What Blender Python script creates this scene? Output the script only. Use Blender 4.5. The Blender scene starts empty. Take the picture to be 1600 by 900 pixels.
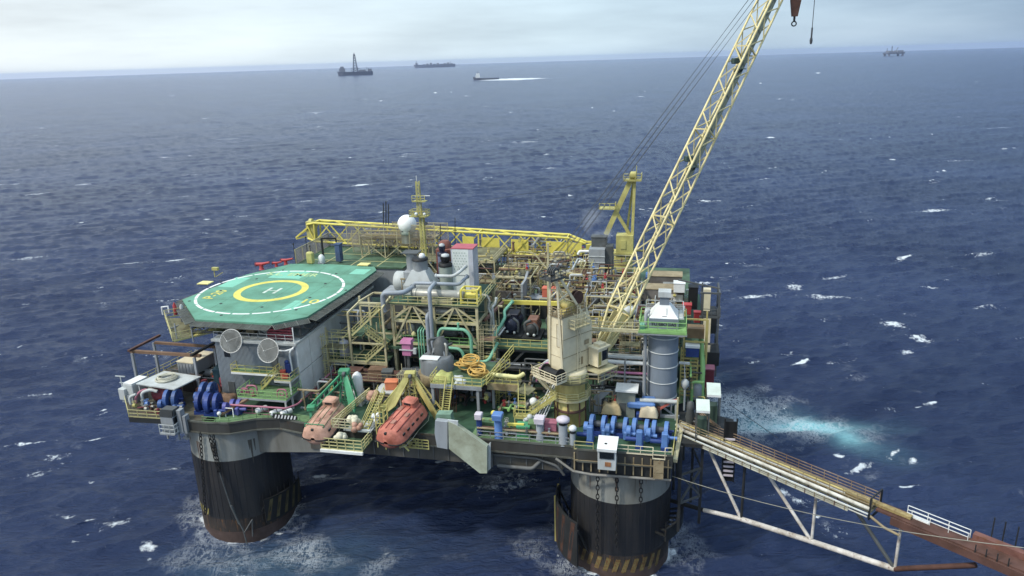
import bpy, math, random
import numpy as np
from mathutils import Vector, Matrix, noise as mnoise
R = math.radians
rnd = random.Random(7)
SC = bpy.context.scene
COL = SC.collection

# ------------------------------------------------------------------ camera
CAM_H = 64.0                                  # metres above the sea
FPX, PCX, PCY = 1155.0, 800.0, 450.0          # focal length and centre in photo pixels (1600 x 900)
ROLL = math.atan(0.0314)
PITCH = math.atan((PCY - 92.0) * math.cos(ROLL) / FPX)
cr, sr, cp, sp = math.cos(ROLL), math.sin(ROLL), math.cos(PITCH), math.sin(PITCH)
fwd = Vector((0, cp, -sp)); lvl_r = Vector((1, 0, 0)); lvl_u = Vector((0, sp, cp))
right = lvl_r * cr - lvl_u * sr
up = lvl_r * sr + lvl_u * cr
cam_d = bpy.data.cameras.new('camera'); cam = bpy.data.objects.new('camera', cam_d); COL.objects.link(cam)
m = Matrix.Identity(4)
for i, v in enumerate((right, up, -fwd)):
    for j in range(3): m[j][i] = v[j]
m.translation = (0, 0, CAM_H)
cam.matrix_world = m
cam_d.sensor_width = 36.0; cam_d.lens = FPX / 1600 * 36.0
cam_d.clip_start = 0.5; cam_d.clip_end = 90000
SC.camera = cam

# ------------------------------------------------------------------ sky, sun, exposure
SUN_EL, SUN_AZ = 50.0, -118.0                  # azimuth from +Y (camera heading), negative = to the left
SC.view_settings.view_transform = 'Standard'; SC.view_settings.look = 'None'
SC.view_settings.gamma = 1.0; SC.view_settings.use_curve_mapping = False
SC.view_settings.exposure = 0.32
world = bpy.data.worlds.new('World'); SC.world = world; world.use_nodes = True
nt = world.node_tree; nt.nodes.clear()
def nd(t, typ, **kw):
    n = t.nodes.new(typ)
    for k, v in kw.items(): setattr(n, k, v)
    return n
sky = nd(nt, 'ShaderNodeTexSky', sky_type='NISHITA', sun_disc=False)
sky.sun_elevation = R(SUN_EL); sky.sun_rotation = R(SUN_AZ); sky.altitude = 60
sky.air_density = 1.0; sky.dust_density = 1.0
tc = nd(nt, 'ShaderNodeTexCoord')
mp = nd(nt, 'ShaderNodeMapping'); mp.inputs['Scale'].default_value = (1.0, 1.0, 7.0)
nz = nd(nt, 'ShaderNodeTexNoise'); nz.inputs['Scale'].default_value = 2.6; nz.inputs['Detail'].default_value = 7; nz.inputs['Roughness'].default_value = 0.55
nt.links.new(tc.outputs['Generated'], mp.inputs['Vector']); nt.links.new(mp.outputs['Vector'], nz.inputs['Vector'])
sep = nd(nt, 'ShaderNodeSeparateXYZ'); nt.links.new(tc.outputs['Generated'], sep.inputs[0])
# the cloud deck is thin and bright to the left, thick and grey to the right
mrx = nd(nt, 'ShaderNodeMapRange'); mrx.inputs['From Min'].default_value = -0.55; mrx.inputs['From Max'].default_value = 0.6
nt.links.new(sep.outputs['X'], mrx.inputs['Value'])
cloud = nd(nt, 'ShaderNodeValToRGB')
cloud.color_ramp.elements[0].position = 0.0; cloud.color_ramp.elements[0].color = (7.2, 7.9, 8.3, 1)
cloud.color_ramp.elements[1].position = 1.0; cloud.color_ramp.elements[1].color = (2.25, 3.35, 4.9, 1)
e = cloud.color_ramp.elements.new(0.55); e.color = (5.4, 6.8, 7.8, 1)
nt.links.new(mrx.outputs[0], cloud.inputs[0])
cv = nd(nt, 'ShaderNodeMapRange'); cv.inputs['From Min'].default_value = 0.3; cv.inputs['From Max'].default_value = 0.7
cv.inputs['To Min'].default_value = 0.74; cv.inputs['To Max'].default_value = 1.16
nt.links.new(nz.outputs['Fac'], cv.inputs['Value'])
el = nd(nt, 'ShaderNodeMapRange'); el.inputs['From Min'].default_value = 0.12; el.inputs['From Max'].default_value = 0.9; el.inputs['To Min'].default_value = 1.0; el.inputs['To Max'].default_value = 2.0
nt.links.new(sep.outputs['Z'], el.inputs['Value'])                # an overcast sky is brightest overhead
ev = nd(nt, 'ShaderNodeMath', operation='MULTIPLY'); nt.links.new(el.outputs[0], ev.inputs[0]); nt.links.new(cv.outputs[0], ev.inputs[1])
cm = nd(nt, 'ShaderNodeVectorMath', operation='SCALE'); nt.links.new(cloud.outputs['Color'], cm.inputs[0]); nt.links.new(ev.outputs[0], cm.inputs['Scale'])
fc = nd(nt, 'ShaderNodeMapRange'); fc.inputs['From Min'].default_value = 0.25; fc.inputs['From Max'].default_value = 0.75
fc.inputs['To Min'].default_value = 0.98; fc.inputs['To Max'].default_value = 0.72
nt.links.new(nz.outputs['Fac'], fc.inputs['Value'])
gap = nd(nt, 'ShaderNodeValToRGB')                                # the cloud thins between the horizon bank and the overhead sheet
for i_, (p_, v_) in enumerate(((0.0, 1.0), (0.09, 1.0), (0.24, 0.42), (0.5, 0.5), (0.8, 0.95))):
    e_ = gap.color_ramp.elements[i_] if i_ < 2 else gap.color_ramp.elements.new(p_)
    e_.position = p_; e_.color = (v_, v_, v_, 1)
nt.links.new(sep.outputs['Z'], gap.inputs[0])
fg = nd(nt, 'ShaderNodeMath', operation='MULTIPLY'); nt.links.new(fc.outputs[0], fg.inputs[0]); nt.links.new(gap.outputs['Color'], fg.inputs[1])
mx = nd(nt, 'ShaderNodeMix', data_type='RGBA')
nt.links.new(fg.outputs[0], mx.inputs[0]); nt.links.new(sky.outputs['Color'], mx.inputs[6]); nt.links.new(cm.outputs[0], mx.inputs[7])
bg = nd(nt, 'ShaderNodeBackground'); bg.inputs['Strength'].default_value = 0.11
wo = nd(nt, 'ShaderNodeOutputWorld')
nt.links.new(mx.outputs[2], bg.inputs['Color']); nt.links.new(bg.outputs[0], wo.inputs['Surface'])
sun_d = bpy.data.lights.new('sun', 'SUN'); sun = bpy.data.objects.new('sun', sun_d); COL.objects.link(sun)
sun_d.energy = 2.3; sun_d.angle = R(6.0); sun_d.color = (1.0, 0.95, 0.86)
to_sun = Vector((math.sin(R(SUN_AZ)) * math.cos(R(SUN_EL)), math.cos(R(SUN_AZ)) * math.cos(R(SUN_EL)), math.sin(R(SUN_EL))))
sun.rotation_euler = to_sun.to_track_quat('Z', 'Y').to_euler(); sun.location = (0, 0, 400)
SC.cycles.volume_bounces = 0
SC.cycles.max_bounces = 6; SC.cycles.diffuse_bounces = 3; SC.cycles.glossy_bounces = 3
SC.cycles.transparent_max_bounces = 16

# ------------------------------------------------------------------ platform frame: a along the near side, b away from the camera, z up
TH = R(13.0)
ORG = Vector((-13.0, 90.9, 0.0))
EX = Vector((math.cos(TH), -math.sin(TH), 0)); EY = Vector((math.sin(TH), math.cos(TH), 0)); EZ = Vector((0, 0, 1))
def W(p): return ORG + EX * p[0] + EY * p[1] + EZ * p[2]
def ray(x, y):
    u = (x - PCX) / FPX; v = (PCY - y) / FPX
    return fwd + right * u + up * v
C0 = Vector((0, 0, CAM_H))
def L(w):
    d = Vector(w) - ORG
    return Vector((d.dot(EX), d.dot(EY), d.z))
def pz(x, y, z):
    d = ray(x, y); return L(C0 + d * ((z - CAM_H) / d.z))
def pb(x, y, b):
    d = ray(x, y); return L(C0 + d * ((ORG + EY * b - C0).dot(EY) / d.dot(EY)))
def pa(x, y, a):
    d = ray(x, y); return L(C0 + d * ((ORG + EX * a - C0).dot(EX) / d.dot(EX)))

# ------------------------------------------------------------------ materials
def lin(c):
    c = c / 255.0
    return c / 12.92 if c <= 0.04045 else ((c + 0.055) / 1.055) ** 2.4
MATS = {}
def M(name, rgb, rough=0.6, dirt=0.35, rust=0.0, metal=0.0, scale=0.5, streak=False, rustcol=(0.13, 0.05, 0.02), dirtcol=None, spec=0.4):
    """weathered paint: rgb is an sRGB 0-255 triple of the paint itself"""
    if name in MATS: return MATS[name]
    m = bpy.data.materials.new(name); m.use_nodes = True; t = m.node_tree; t.nodes.clear()
    c = tuple(lin(v) for v in rgb); g_ = 0.3 * c[0] + 0.6 * c[1] + 0.1 * c[2]; c = tuple(v + (g_ - v) * 0.2 for v in c)
    out = nd(t, 'ShaderNodeOutputMaterial'); b = nd(t, 'ShaderNodeBsdfPrincipled')
    b.inputs['Roughness'].default_value = rough; b.inputs['Metallic'].default_value = metal
    b.inputs['Specular IOR Level'].default_value = spec
    t.links.new(b.outputs[0], out.inputs[0])
    co = nd(t, 'ShaderNodeTexCoord'); mpp = nd(t, 'ShaderNodeMapping')
    mpp.inputs['Scale'].default_value = (1, 1, 0.22) if streak else (1, 1, 1)
    oi = nd(t, 'ShaderNodeObjectInfo'); ad = nd(t, 'ShaderNodeVectorMath', operation='ADD')
    sc_ = nd(t, 'ShaderNodeVectorMath', operation='SCALE'); sc_.inputs['Scale'].default_value = 1.0
    cmb = nd(t, 'ShaderNodeCombineXYZ'); mu = nd(t, 'ShaderNodeMath', operation='MULTIPLY'); mu.inputs[1].default_value = 57.0
    t.links.new(oi.outputs['Random'], mu.inputs[0])
    for i in range(3): t.links.new(mu.outputs[0], cmb.inputs[i])
    t.links.new(co.outputs['Object'], ad.inputs[0]); t.links.new(cmb.outputs[0], ad.inputs[1])
    t.links.new(ad.outputs[0], mpp.inputs['Vector'])
    n1 = nd(t, 'ShaderNodeTexNoise'); n1.inputs['Scale'].default_value = scale; n1.inputs['Detail'].default_value = 8; n1.inputs['Roughness'].default_value = 0.65
    t.links.new(mpp.outputs[0], n1.inputs['Vector'])
    r1 = nd(t, 'ShaderNodeMapRange'); r1.inputs['From Min'].default_value = 0.38; r1.inputs['From Max'].default_value = 0.72
    r1.inputs['To Min'].default_value = 0.0; r1.inputs['To Max'].default_value = min(1.0, dirt * 1.35)
    t.links.new(n1.outputs['Fac'], r1.inputs['Value'])
    dc = dirtcol or tuple(0.45 * v * w for v, w in zip(c, (0.8, 0.68, 0.52)))
    mx1 = nd(t, 'ShaderNodeMix', data_type='RGBA'); mx1.inputs[6].default_value = (*c, 1); mx1.inputs[7].default_value = (*dc, 1)
    t.links.new(r1.outputs[0], mx1.inputs[0])
    cur = mx1.outputs[2]
    if rust > 0:
        n2 = nd(t, 'ShaderNodeTexNoise'); n2.inputs['Scale'].default_value = scale * 3.1; n2.inputs['Detail'].default_value = 10; n2.inputs['Roughness'].default_value = 0.72
        t.links.new(mpp.outputs[0], n2.inputs['Vector'])
        r2 = nd(t, 'ShaderNodeMapRange'); r2.inputs['From Min'].default_value = 0.68 - 0.26 * rust; r2.inputs['From Max'].default_value = 0.78 - 0.2 * rust
        r2.inputs['To Max'].default_value = 0.85
        t.links.new(n2.outputs['Fac'], r2.inputs['Value'])
        mx2 = nd(t, 'ShaderNodeMix', data_type='RGBA'); t.links.new(cur, mx2.inputs[6]); mx2.inputs[7].default_value = (*rustcol, 1)
        t.links.new(r2.outputs[0], mx2.inputs[0]); cur = mx2.outputs[2]
    t.links.new(cur, b.inputs['Base Color'])
    MATS[name] = m
    return m

CREAM = M('cream_paint', (228, 214, 172), 0.5, 0.28, 0.1)
BOOMC = M('boom_yellow_cream', (230, 212, 138), 0.5, 0.4, 0.2)
OCHRE = M('ochre_paint', (196, 178, 84), 0.6, 0.6, 0.3, streak=True)
BEIGE = M('beige_steel', (194, 184, 136), 0.6, 0.5, 0.25)
TAN = M('tan_steel', (158, 140, 100), 0.65, 0.6, 0.4)
YEL = M('yellow_paint', (226, 210, 28), 0.5, 0.3, 0.06)
YRAIL = M('yellow_rail_paint', (196, 188, 116), 0.55, 0.4, 0.15)
YOLD = M('faded_yellow_paint', (194, 186, 88), 0.6, 0.5, 0.2)
GREY = M('grey_paint', (150, 156, 160), 0.55, 0.4, 0.1, streak=True)
LGREY = M('light_grey_paint', (188, 194, 192), 0.55, 0.4, 0.08, streak=True)
DGREY = M('dark_grey_paint', (84, 88, 88), 0.6, 0.5, 0.2)
STACK = M('stack_grey_paint', (122, 134, 146), 0.5, 0.3, 0.04, streak=True)
DARK = M('dark_steel', (44, 46, 46), 0.6, 0.5, 0.15)
BLACK = M('black_steel', (24, 25, 26), 0.6, 0.4, 0.1)
WHITE = M('white_paint', (226, 228, 224), 0.45, 0.25, 0.04)
GALV = M('galvanised_pipe', (166, 166, 156), 0.4, 0.4, 0.1, metal=0.25)
HULLG = M('hull_grey_paint', (150, 153, 146), 0.6, 0.6, 0.12, scale=0.22, streak=True)
HULLD = M('hull_dark_paint', (70, 69, 64), 0.65, 0.8, 0.25, scale=0.2, streak=True)
HULLB = M('hull_black_paint', (30, 33, 38), 0.5, 0.9, 0.22, scale=0.35, streak=True, dirtcol=(0.045, 0.04, 0.036), rustcol=(0.06, 0.032, 0.02))
HULLR = M('boot_top_red_brown', (88, 68, 60), 0.7, 0.8, 0.2, scale=0.4)
DKGRN = M('deck_green', (48, 88, 62), 0.75, 0.75, 0.16, scale=0.3)
LTGRN = M('light_deck_green', (104, 142, 88), 0.7, 0.6, 0.2, scale=0.5)
GRTG = M('green_grating', (74, 108, 78), 0.75, 0.7, 0.2)
GRTY = M('yellowed_grating', (120, 118, 82), 0.75, 0.7, 0.3)
HELI = M('helideck_green', (90, 158, 128), 0.75, 0.42, 0.22, scale=0.3, rustcol=(0.075, 0.2, 0.145))
HELI2 = M('helideck_touch_up_green', (112, 196, 164), 0.75, 0.15, 0.0, scale=0.4)
PWHITE = M('white_deck_marking', (232, 236, 226), 0.7, 0.25, 0.0, scale=0.7)
PYEL = M('yellow_deck_marking', (222, 210, 40), 0.7, 0.3, 0.0, scale=0.7)
PWORN = M('worn_white_marking', (206, 222, 204), 0.75, 0.6, 0.45, scale=0.9, rustcol=(0.13, 0.33, 0.24))
PFADE = M('faded_yellow_lettering', (190, 214, 130), 0.7, 0.35, 0.0, scale=0.7)
NET = M('safety_net', (104, 108, 100), 0.8, 0.5, 0.2)
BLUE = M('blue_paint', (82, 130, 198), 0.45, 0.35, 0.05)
BLUED = M('deep_blue_paint', (34, 66, 140), 0.5, 0.4, 0.08)
NAVY = M('navy_machine_paint', (34, 40, 66), 0.4, 0.4, 0.05)
MINT = M('mint_green_pipe', (112, 186, 150), 0.5, 0.3, 0.06)
GREEN = M('green_paint', (46, 150, 100), 0.5, 0.4, 0.06)
GRNB = M('bright_green_paint', (134, 190, 96), 0.55, 0.4, 0.08)
PINK = M('pink_firemain', (178, 100, 122), 0.55, 0.4, 0.12)
PINK2 = M('magenta_pink_paint', (196, 110, 158), 0.5, 0.3, 0.05)
MAROON = M('maroon_paint', (128, 42, 58), 0.6, 0.5, 0.1)
RED = M('red_paint', (186, 44, 46), 0.5, 0.3, 0.06)
ORANGE = M('lifeboat_orange', (202, 108, 82), 0.65, 0.75, 0.0, scale=0.7)
ORFADE = M('faded_lifeboat_pink', (200, 148, 120), 0.7, 0.7, 0.0, scale=0.7)
ORBR = M('bright_orange', (226, 122, 62), 0.55, 0.3, 0.0)
RUST = M('rusted_steel', (98, 64, 52), 0.8, 0.7, 0.4)
BROWN = M('brown_timber', (132, 100, 72), 0.8, 0.6, 0.0)
HOSE = M('yellow_hose', (206, 160, 36), 0.55, 0.4, 0.0)
ROPE = M('pale_rope', (196, 194, 172), 0.9, 0.4, 0.0)
WIRE = M('steel_wire', (70, 74, 80), 0.5, 0.2, 0.0)
CANVAS = M('tan_canvas', (196, 172, 118), 0.9, 0.4, 0.0)
GLASS = M('dark_window', (26, 32, 36), 0.12, 0.1, 0.0, spec=0.6)
RADOME = M('white_radome', (238, 238, 232), 0.45, 0.12, 0.0)
DISHM = M('dish_mesh_grey', (150, 152, 146), 0.6, 0.3, 0.0)
DISHR = M('dish_rib_pale', (208, 206, 196), 0.6, 0.3, 0.0)
CORR = M('corrugated_blue_grey', (148, 156, 162), 0.6, 0.45, 0.08, streak=True)
CHEM = M('pale_green_panel', (200, 214, 202), 0.6, 0.25, 0.0)
SHIPD = M('ship_hull_hazed', (92, 98, 112), 0.7, 0.3, 0.0)  # hull colour lightened to stand for the haze of distance
SHIPG = M('ship_grey_hazed', (124, 128, 138), 0.7, 0.3, 0.0)  # distance haze mixed into this grey as well

# ------------------------------------------------------------------ mesh builder
class MB:
    def __init__(s, off=(0, 0, 0)):
        s.v = []; s.f = []; s.smooth = []; s.off = Vector(off); s.x = None
    def _add(s, vs, fs, sm=False):
        o = len(s.v)
        for p in vs:
            p = Vector(p)
            if s.x is not None: p = s.x @ p
            s.v.append(p - s.off)
        for f in fs: s.f.append(tuple(i + o for i in f)); s.smooth.append(sm)
        return s
    def box(s, lo, hi):
        x0, y0, z0 = lo; x1, y1, z1 = hi
        return s._add([(x0, y0, z0), (x1, y0, z0), (x1, y1, z0), (x0, y1, z0), (x0, y0, z1), (x1, y0, z1), (x1, y1, z1), (x0, y1, z1)],
                      [(3, 2, 1, 0), (4, 5, 6, 7), (0, 1, 5, 4), (1, 2, 6, 5), (2, 3, 7, 6), (3, 0, 4, 7)])
    def cbox(s, c, d, rz=0.0, bev=0.0):
        c = Vector(c); hx, hy, hz = d[0] / 2, d[1] / 2, d[2] / 2
        ca, sa = math.cos(rz), math.sin(rz)
        def T(x, y, z): return (c.x + x * ca - y * sa, c.y + x * sa + y * ca, c.z + z)
        if bev <= 0:
            vs = [T(x, y, z) for z in (-hz, hz) for x, y in ((-hx, -hy), (hx, -hy), (hx, hy), (-hx, hy))]
            return s._add(vs, [(3, 2, 1, 0), (4, 5, 6, 7), (0, 1, 5, 4), (1, 2, 6, 5), (2, 3, 7, 6), (3, 0, 4, 7)])
        b = bev; rings = []
        for z, k in ((-hz, b), (-hz + b, 0), (hz - b, 0), (hz, b)):
            X, Y = hx - k, hy - k
            rings.append([T(x, y, z) for x, y in ((-X + b, -Y), (X - b, -Y), (X, -Y + b), (X, Y - b), (X - b, Y), (-X + b, Y), (-X, Y - b), (-X, -Y + b))])
        vs = [p for r in rings for p in r]; fs = [tuple(range(7, -1, -1)), tuple(range(24, 32))]
        for i in range(3):
            for j in range(8): fs.append((i * 8 + j, i * 8 + (j + 1) % 8, (i + 1) * 8 + (j + 1) % 8, (i + 1) * 8 + j))
        return s._add(vs, fs)
    def bar(s, p, q, w=0.1, h=None):
        h = h or w; p = Vector(p); q = Vector(q); d = q - p
        if d.length < 1e-6: return s
        d.normalize()
        ref = Vector((0, 0, 1)) if abs(d.z) < 0.95 else Vector((0, 1, 0))
        u = d.cross(ref).normalized(); v = u.cross(d)
        vs = [e + u * a * w / 2 + v * b * h / 2 for e in (p, q) for a, b in ((-1, -1), (1, -1), (1, 1), (-1, 1))]
        return s._add(vs, [(3, 2, 1, 0), (4, 5, 6, 7), (0, 1, 5, 4), (1, 2, 6, 5), (2, 3, 7, 6), (3, 0, 4, 7)])
    def tube(s, pts, r, n=8, closed=False, bend=0.0):
        P = [Vector(p) for p in pts]
        if bend > 0 and len(P) > 2:
            Q = [P[0]]
            for i in range(1, len(P) - 1):
                a, b, c = P[i - 1], P[i], P[i + 1]
                k = min(bend, (a - b).length * 0.45, (c - b).length * 0.45)
                s0 = b + (a - b).normalized() * k; s1 = b + (c - b).normalized() * k
                for t in (0, 0.25, 0.5, 0.75, 1): Q.append(s0 * (1 - t) ** 2 + b * 2 * t * (1 - t) + s1 * t * t)
            Q.append(P[-1]); P = Q
        N = len(P); vs = []; fs = []
        d0 = (P[1] - P[0]).normalized(); ref = Vector((0, 0, 1)) if abs(d0.z) < 0.9 else Vector((1, 0, 0))
        u = d0.cross(ref).normalized()
        for i in range(N):
            if closed: d = (P[(i + 1) % N] - P[i - 1])
            elif i == 0: d = P[1] - P[0]
            elif i == N - 1: d = P[-1] - P[-2]
            else: d = (P[i + 1] - P[i]).normalized() + (P[i] - P[i - 1]).normalized()
            if d.length < 1e-9: d = d0
            d = d.normalized(); u = (u - d * u.dot(d)).normalized(); v = d.cross(u)
            rr = r[i] if isinstance(r, (list, tuple)) else r
            for k in range(n):
                t = 2 * math.pi * k / n
                vs.append(P[i] + u * rr * math.cos(t) + v * rr * math.sin(t))
        for i in range(N if closed else N - 1):
            j = (i + 1) % N
            for k in range(n): fs.append((i * n + k, i * n + (k + 1) % n, j * n + (k + 1) % n, j * n + k))
        s._add(vs, fs, True)
        if not closed:
            s._add([vs[k] for k in range(n)], [tuple(range(n - 1, -1, -1))]); s._add([vs[(N - 1) * n + k] for k in range(n)], [tuple(range(n))])
        return s
    def lathe(s, prof, c=(0, 0, 0), n=24, axis='z', smooth=True):
        c = Vector(c); vs = []; fs = []
        for r, z in prof:
            for k in range(n):
                t = 2 * math.pi * k / n; x, y = r * math.cos(t), r * math.sin(t)
                vs.append(c + (Vector((x, y, z)) if axis == 'z' else Vector((z, x, y)) if axis == 'x' else Vector((y, z, x))))
        for i in range(len(prof) - 1):
            for k in range(n): fs.append((i * n + k, i * n + (k + 1) % n, (i + 1) * n + (k + 1) % n, (i + 1) * n + k))
        s._add(vs, fs, smooth)
        if prof[0][0] > 1e-4: s._add(vs[:n], [tuple(range(n - 1, -1, -1))])
        if prof[-1][0] > 1e-4: s._add(vs[-n:], [tuple(range(n))])
        return s
    def cyl(s, p, q, r, n=16): return s.tube([p, q], r, n)
    def drum(s, c, r, length, n=20, axis='x'): return s.lathe([(r, -length / 2), (r, length / 2)], c, n, axis)
    def vessel(s, p, q, r, n=16):
        p = Vector(p); q = Vector(q); d = (q - p).normalized(); pts = []; rr = []
        for t in (0.0, 0.35, 0.7, 1.0): pts.append(p + d * r * 0.6 * t); rr.append(r * max(0.05, math.sin(t * math.pi / 2)))
        for t in (1.0, 0.7, 0.35, 0.0): pts.append(q - d * r * 0.6 * t); rr.append(r * max(0.05, math.sin(t * math.pi / 2)))
        return s.tube(pts, rr, n)
    def sphere(s, c, r, n=20, m=12, sz=1.0):
        return s.lathe([(max(1e-4, r * math.sin(math.pi * i / m)), -r * sz * math.cos(math.pi * i / m)) for i in range(m + 1)], c, n)
    def torus(s, c, Rr, r, n=24, k=8, axis='z'):
        c = Vector(c); P = []
        for i in range(n):
            t = 2 * math.pi * i / n; x, y = Rr * math.cos(t), Rr * math.sin(t)
            P.append(c + (Vector((x, y, 0)) if axis == 'z' else Vector((0, x, y)) if axis == 'x' else Vector((y, 0, x))))
        return s.tube(P, r, k, closed=True)
    def prism(s, pts, z0, z1):
        n = len(pts); vs = [(p[0], p[1], z0) for p in pts] + [(p[0], p[1], z1) for p in pts]
        ar = sum(pts[i][0] * pts[(i + 1) % n][1] - pts[(i + 1) % n][0] * pts[i][1] for i in range(n))
        o = list(range(n)) if ar > 0 else list(range(n - 1, -1, -1))
        fs = [tuple(reversed(o)), tuple(i + n for i in o)]
        for i in range(n):
            a, b = o[i], o[(i + 1) % n]; fs.append((a, b, b + n, a + n))
        return s._add(vs, fs)
    def plate(s, pts, t):
        """a flat polygon in any plane given a thickness"""
        P = [Vector(p) for p in pts]; n = len(P); nn = (P[1] - P[0]).cross(P[2] - P[0]).normalized() * t
        vs = P + [p - nn for p in P]; fs = [tuple(range(n)), tuple(range(2 * n - 1, n - 1, -1))]
        for i in range(n): fs.append(((i + 1) % n, i, i + n, (i + 1) % n + n))
        return s._add(vs, fs)
    def frustum(s, lo0, hi0, z0, lo1, hi1, z1):
        vs = [(lo0[0], lo0[1], z0), (hi0[0], lo0[1], z0), (hi0[0], hi0[1], z0), (lo0[0], hi0[1], z0), (lo1[0], lo1[1], z1), (hi1[0], lo1[1], z1), (hi1[0], hi1[1], z1), (lo1[0], hi1[1], z1)]
        return s._add(vs, [(3, 2, 1, 0), (4, 5, 6, 7), (0, 1, 5, 4), (1, 2, 6, 5), (2, 3, 7, 6), (3, 0, 4, 7)])
    def ring(s, c, r0, r1, h, n=64, a0=0.0, a1=2 * math.pi):
        """flat annulus (or an arc of one), top at c.z + h"""
        vs = []; fs = []; full = abs(a1 - a0 - 2 * math.pi) < 1e-6; N = n if full else n + 1
        for i in range(N):
            t = a0 + (a1 - a0) * i / n
            for r in (r0, r1): vs.append((c[0] + r * math.cos(t), c[1] + r * math.sin(t), c[2] + h))
        for i in range(n):
            j = (i + 1) % N; fs.append((i * 2, i * 2 + 1, j * 2 + 1, j * 2))
        return s._add(vs, fs)
    def rail(s, pts, h=1.1, w=0.07, step=1.6, closed=False, mids=2, toe=True):
        P = [Vector(p) for p in pts]
        if closed: P.append(P[0])
        for i in range(len(P) - 1):
            a, b = P[i], P[i + 1]; n = max(1, round((b - a).length / step))
            for k in range(n + (1 if (i == len(P) - 2 and not closed) else 0)):
                p = a.lerp(b, k / n); s.bar(p, p + Vector((0, 0, h)), w)
            for k in range(mids): 
                o = Vector((0, 0, h * (1 - k / (mids + 0.15)))); s.bar(a + o, b + o, w)
            if toe: s.bar(a + Vector((0, 0, 0.08)), b + Vector((0, 0, 0.08)), 0.03, 0.16)
        return s
    def ladder(s, p, q, w=0.5, step=0.35, side=(1, 0, 0), t=0.07, up=0.0):
        p = Vector(p); q = Vector(q); d = q - p; sd = Vector(side).normalized() * w / 2
        s.bar(p - sd, q - sd + Vector((0, 0, up)), t); s.bar(p + sd, q + sd + Vector((0, 0, up)), t)
        n = max(2, int(d.length / step))
        for k in range(1, n): c = p + d * k / n; s.bar(c - sd, c + sd, t * 0.7)
        return s
    def stair(s, p, q, w=0.9, side=(1, 0, 0), rail=True):
        p = Vector(p); q = Vector(q); d = q - p; sd = Vector(side).normalized() * w / 2; h = Vector((0, 0, 1.0))
        for k in (-1, 1):
            s.bar(p + sd * k, q + sd * k, 0.08, 0.26)
            if rail:
                s.bar(p + sd * k + h, q + sd * k + h, 0.07); s.bar(p + sd * k + h * 0.55, q + sd * k + h * 0.55, 0.06)
                for t in (0.05, 0.35, 0.65, 0.95): c = p + d * t + sd * k; s.bar(c, c + h, 0.07)
        n = max(3, int(abs(d.z) / 0.25)); run = Vector((d.x, d.y, 0)).normalized() * 0.24
        for k in range(n):
            c = p + d * (k + 0.5) / n; s._add([c - sd - run / 2, c + sd - run / 2, c + sd + run / 2, c - sd + run / 2], [(0, 1, 2, 3)])
        return s
    def mesh(s, name, mat):
        me = bpy.data.meshes.new(name); me.from_pydata([tuple(v) for v in s.v], [], s.f); me.materials.append(mat)
        me.polygons.foreach_set('use_smooth', s.smooth); me.update()
        return me

def thing(name, label, cat, org, group=None, rz=0.0, size=1.0):
    o = bpy.data.objects.new(name, None); COL.objects.link(o)
    o.location = W(org); o.rotation_euler = (0, 0, -TH + rz); o.empty_display_size = 0.5
    o['label'] = label; o['category'] = cat
    if group: o['group'] = group
    return o
def B(t):
    """builder whose coordinates are platform coordinates, for a part of thing t (not turned)"""
    return MB(L(t.location))
def part(name, mb, mat, t, label=None):
    o = bpy.data.objects.new(name, mb.mesh(name, mat)); COL.objects.link(o); o.parent = t
    if label: o['label'] = label
    return o
def solo(name, label, cat, mb, mat, org, group=None, rz=0.0):
    """a thing that is one mesh; mb coordinates are platform coordinates unless turned"""
    if rz == 0.0 and mb.off.length == 0:
        for v in mb.v: v -= Vector(org)
    o = bpy.data.objects.new(name, mb.mesh(name, mat)); COL.objects.link(o)
    o.location = W(org); o.rotation_euler = (0, 0, -TH + rz); o['label'] = label; o['category'] = cat
    if group: o['group'] = group
    return o
def kids(o): return [c for c in bpy.data.objects if c.parent == o]
def copy_tree(o, org=None, label=None, drz=0.0):
    def cp_(q, par):
        c = q.copy(); COL.objects.link(c); c.parent = par
        for k in kids(q): cp_(k, c)
        return c
    r = o.copy(); COL.objects.link(r)
    for k in kids(o): cp_(k, r)
    if org is not None: r.location = W(org)
    r.rotation_euler.z += drz
    if label: r['label'] = label
    return r
def lettering(name, txt, size, mat, t, loc, rot, bold=0.0, thick=0.01, sx=1.0):
    """flat lettering; rot is an Euler in the platform frame of thing t"""
    cu = bpy.data.curves.new(name, 'FONT'); cu.body = txt; cu.size = size; cu.align_x = 'CENTER'; cu.align_y = 'CENTER'; cu.extrude = thick; cu.offset = bold
    tmp = bpy.data.objects.new(name, cu); COL.objects.link(tmp)
    dg = bpy.context.evaluated_depsgraph_get(); me = bpy.data.meshes.new_from_object(tmp.evaluated_get(dg))
    bpy.data.objects.remove(tmp); me.name = name; me.materials.clear(); me.materials.append(mat)
    o = bpy.data.objects.new(name, me); COL.objects.link(o); o.parent = t
    o.location = Vector(loc) - L(t.location); o.rotation_euler = rot; o.scale = (sx, 1, 1)
    return o
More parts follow.
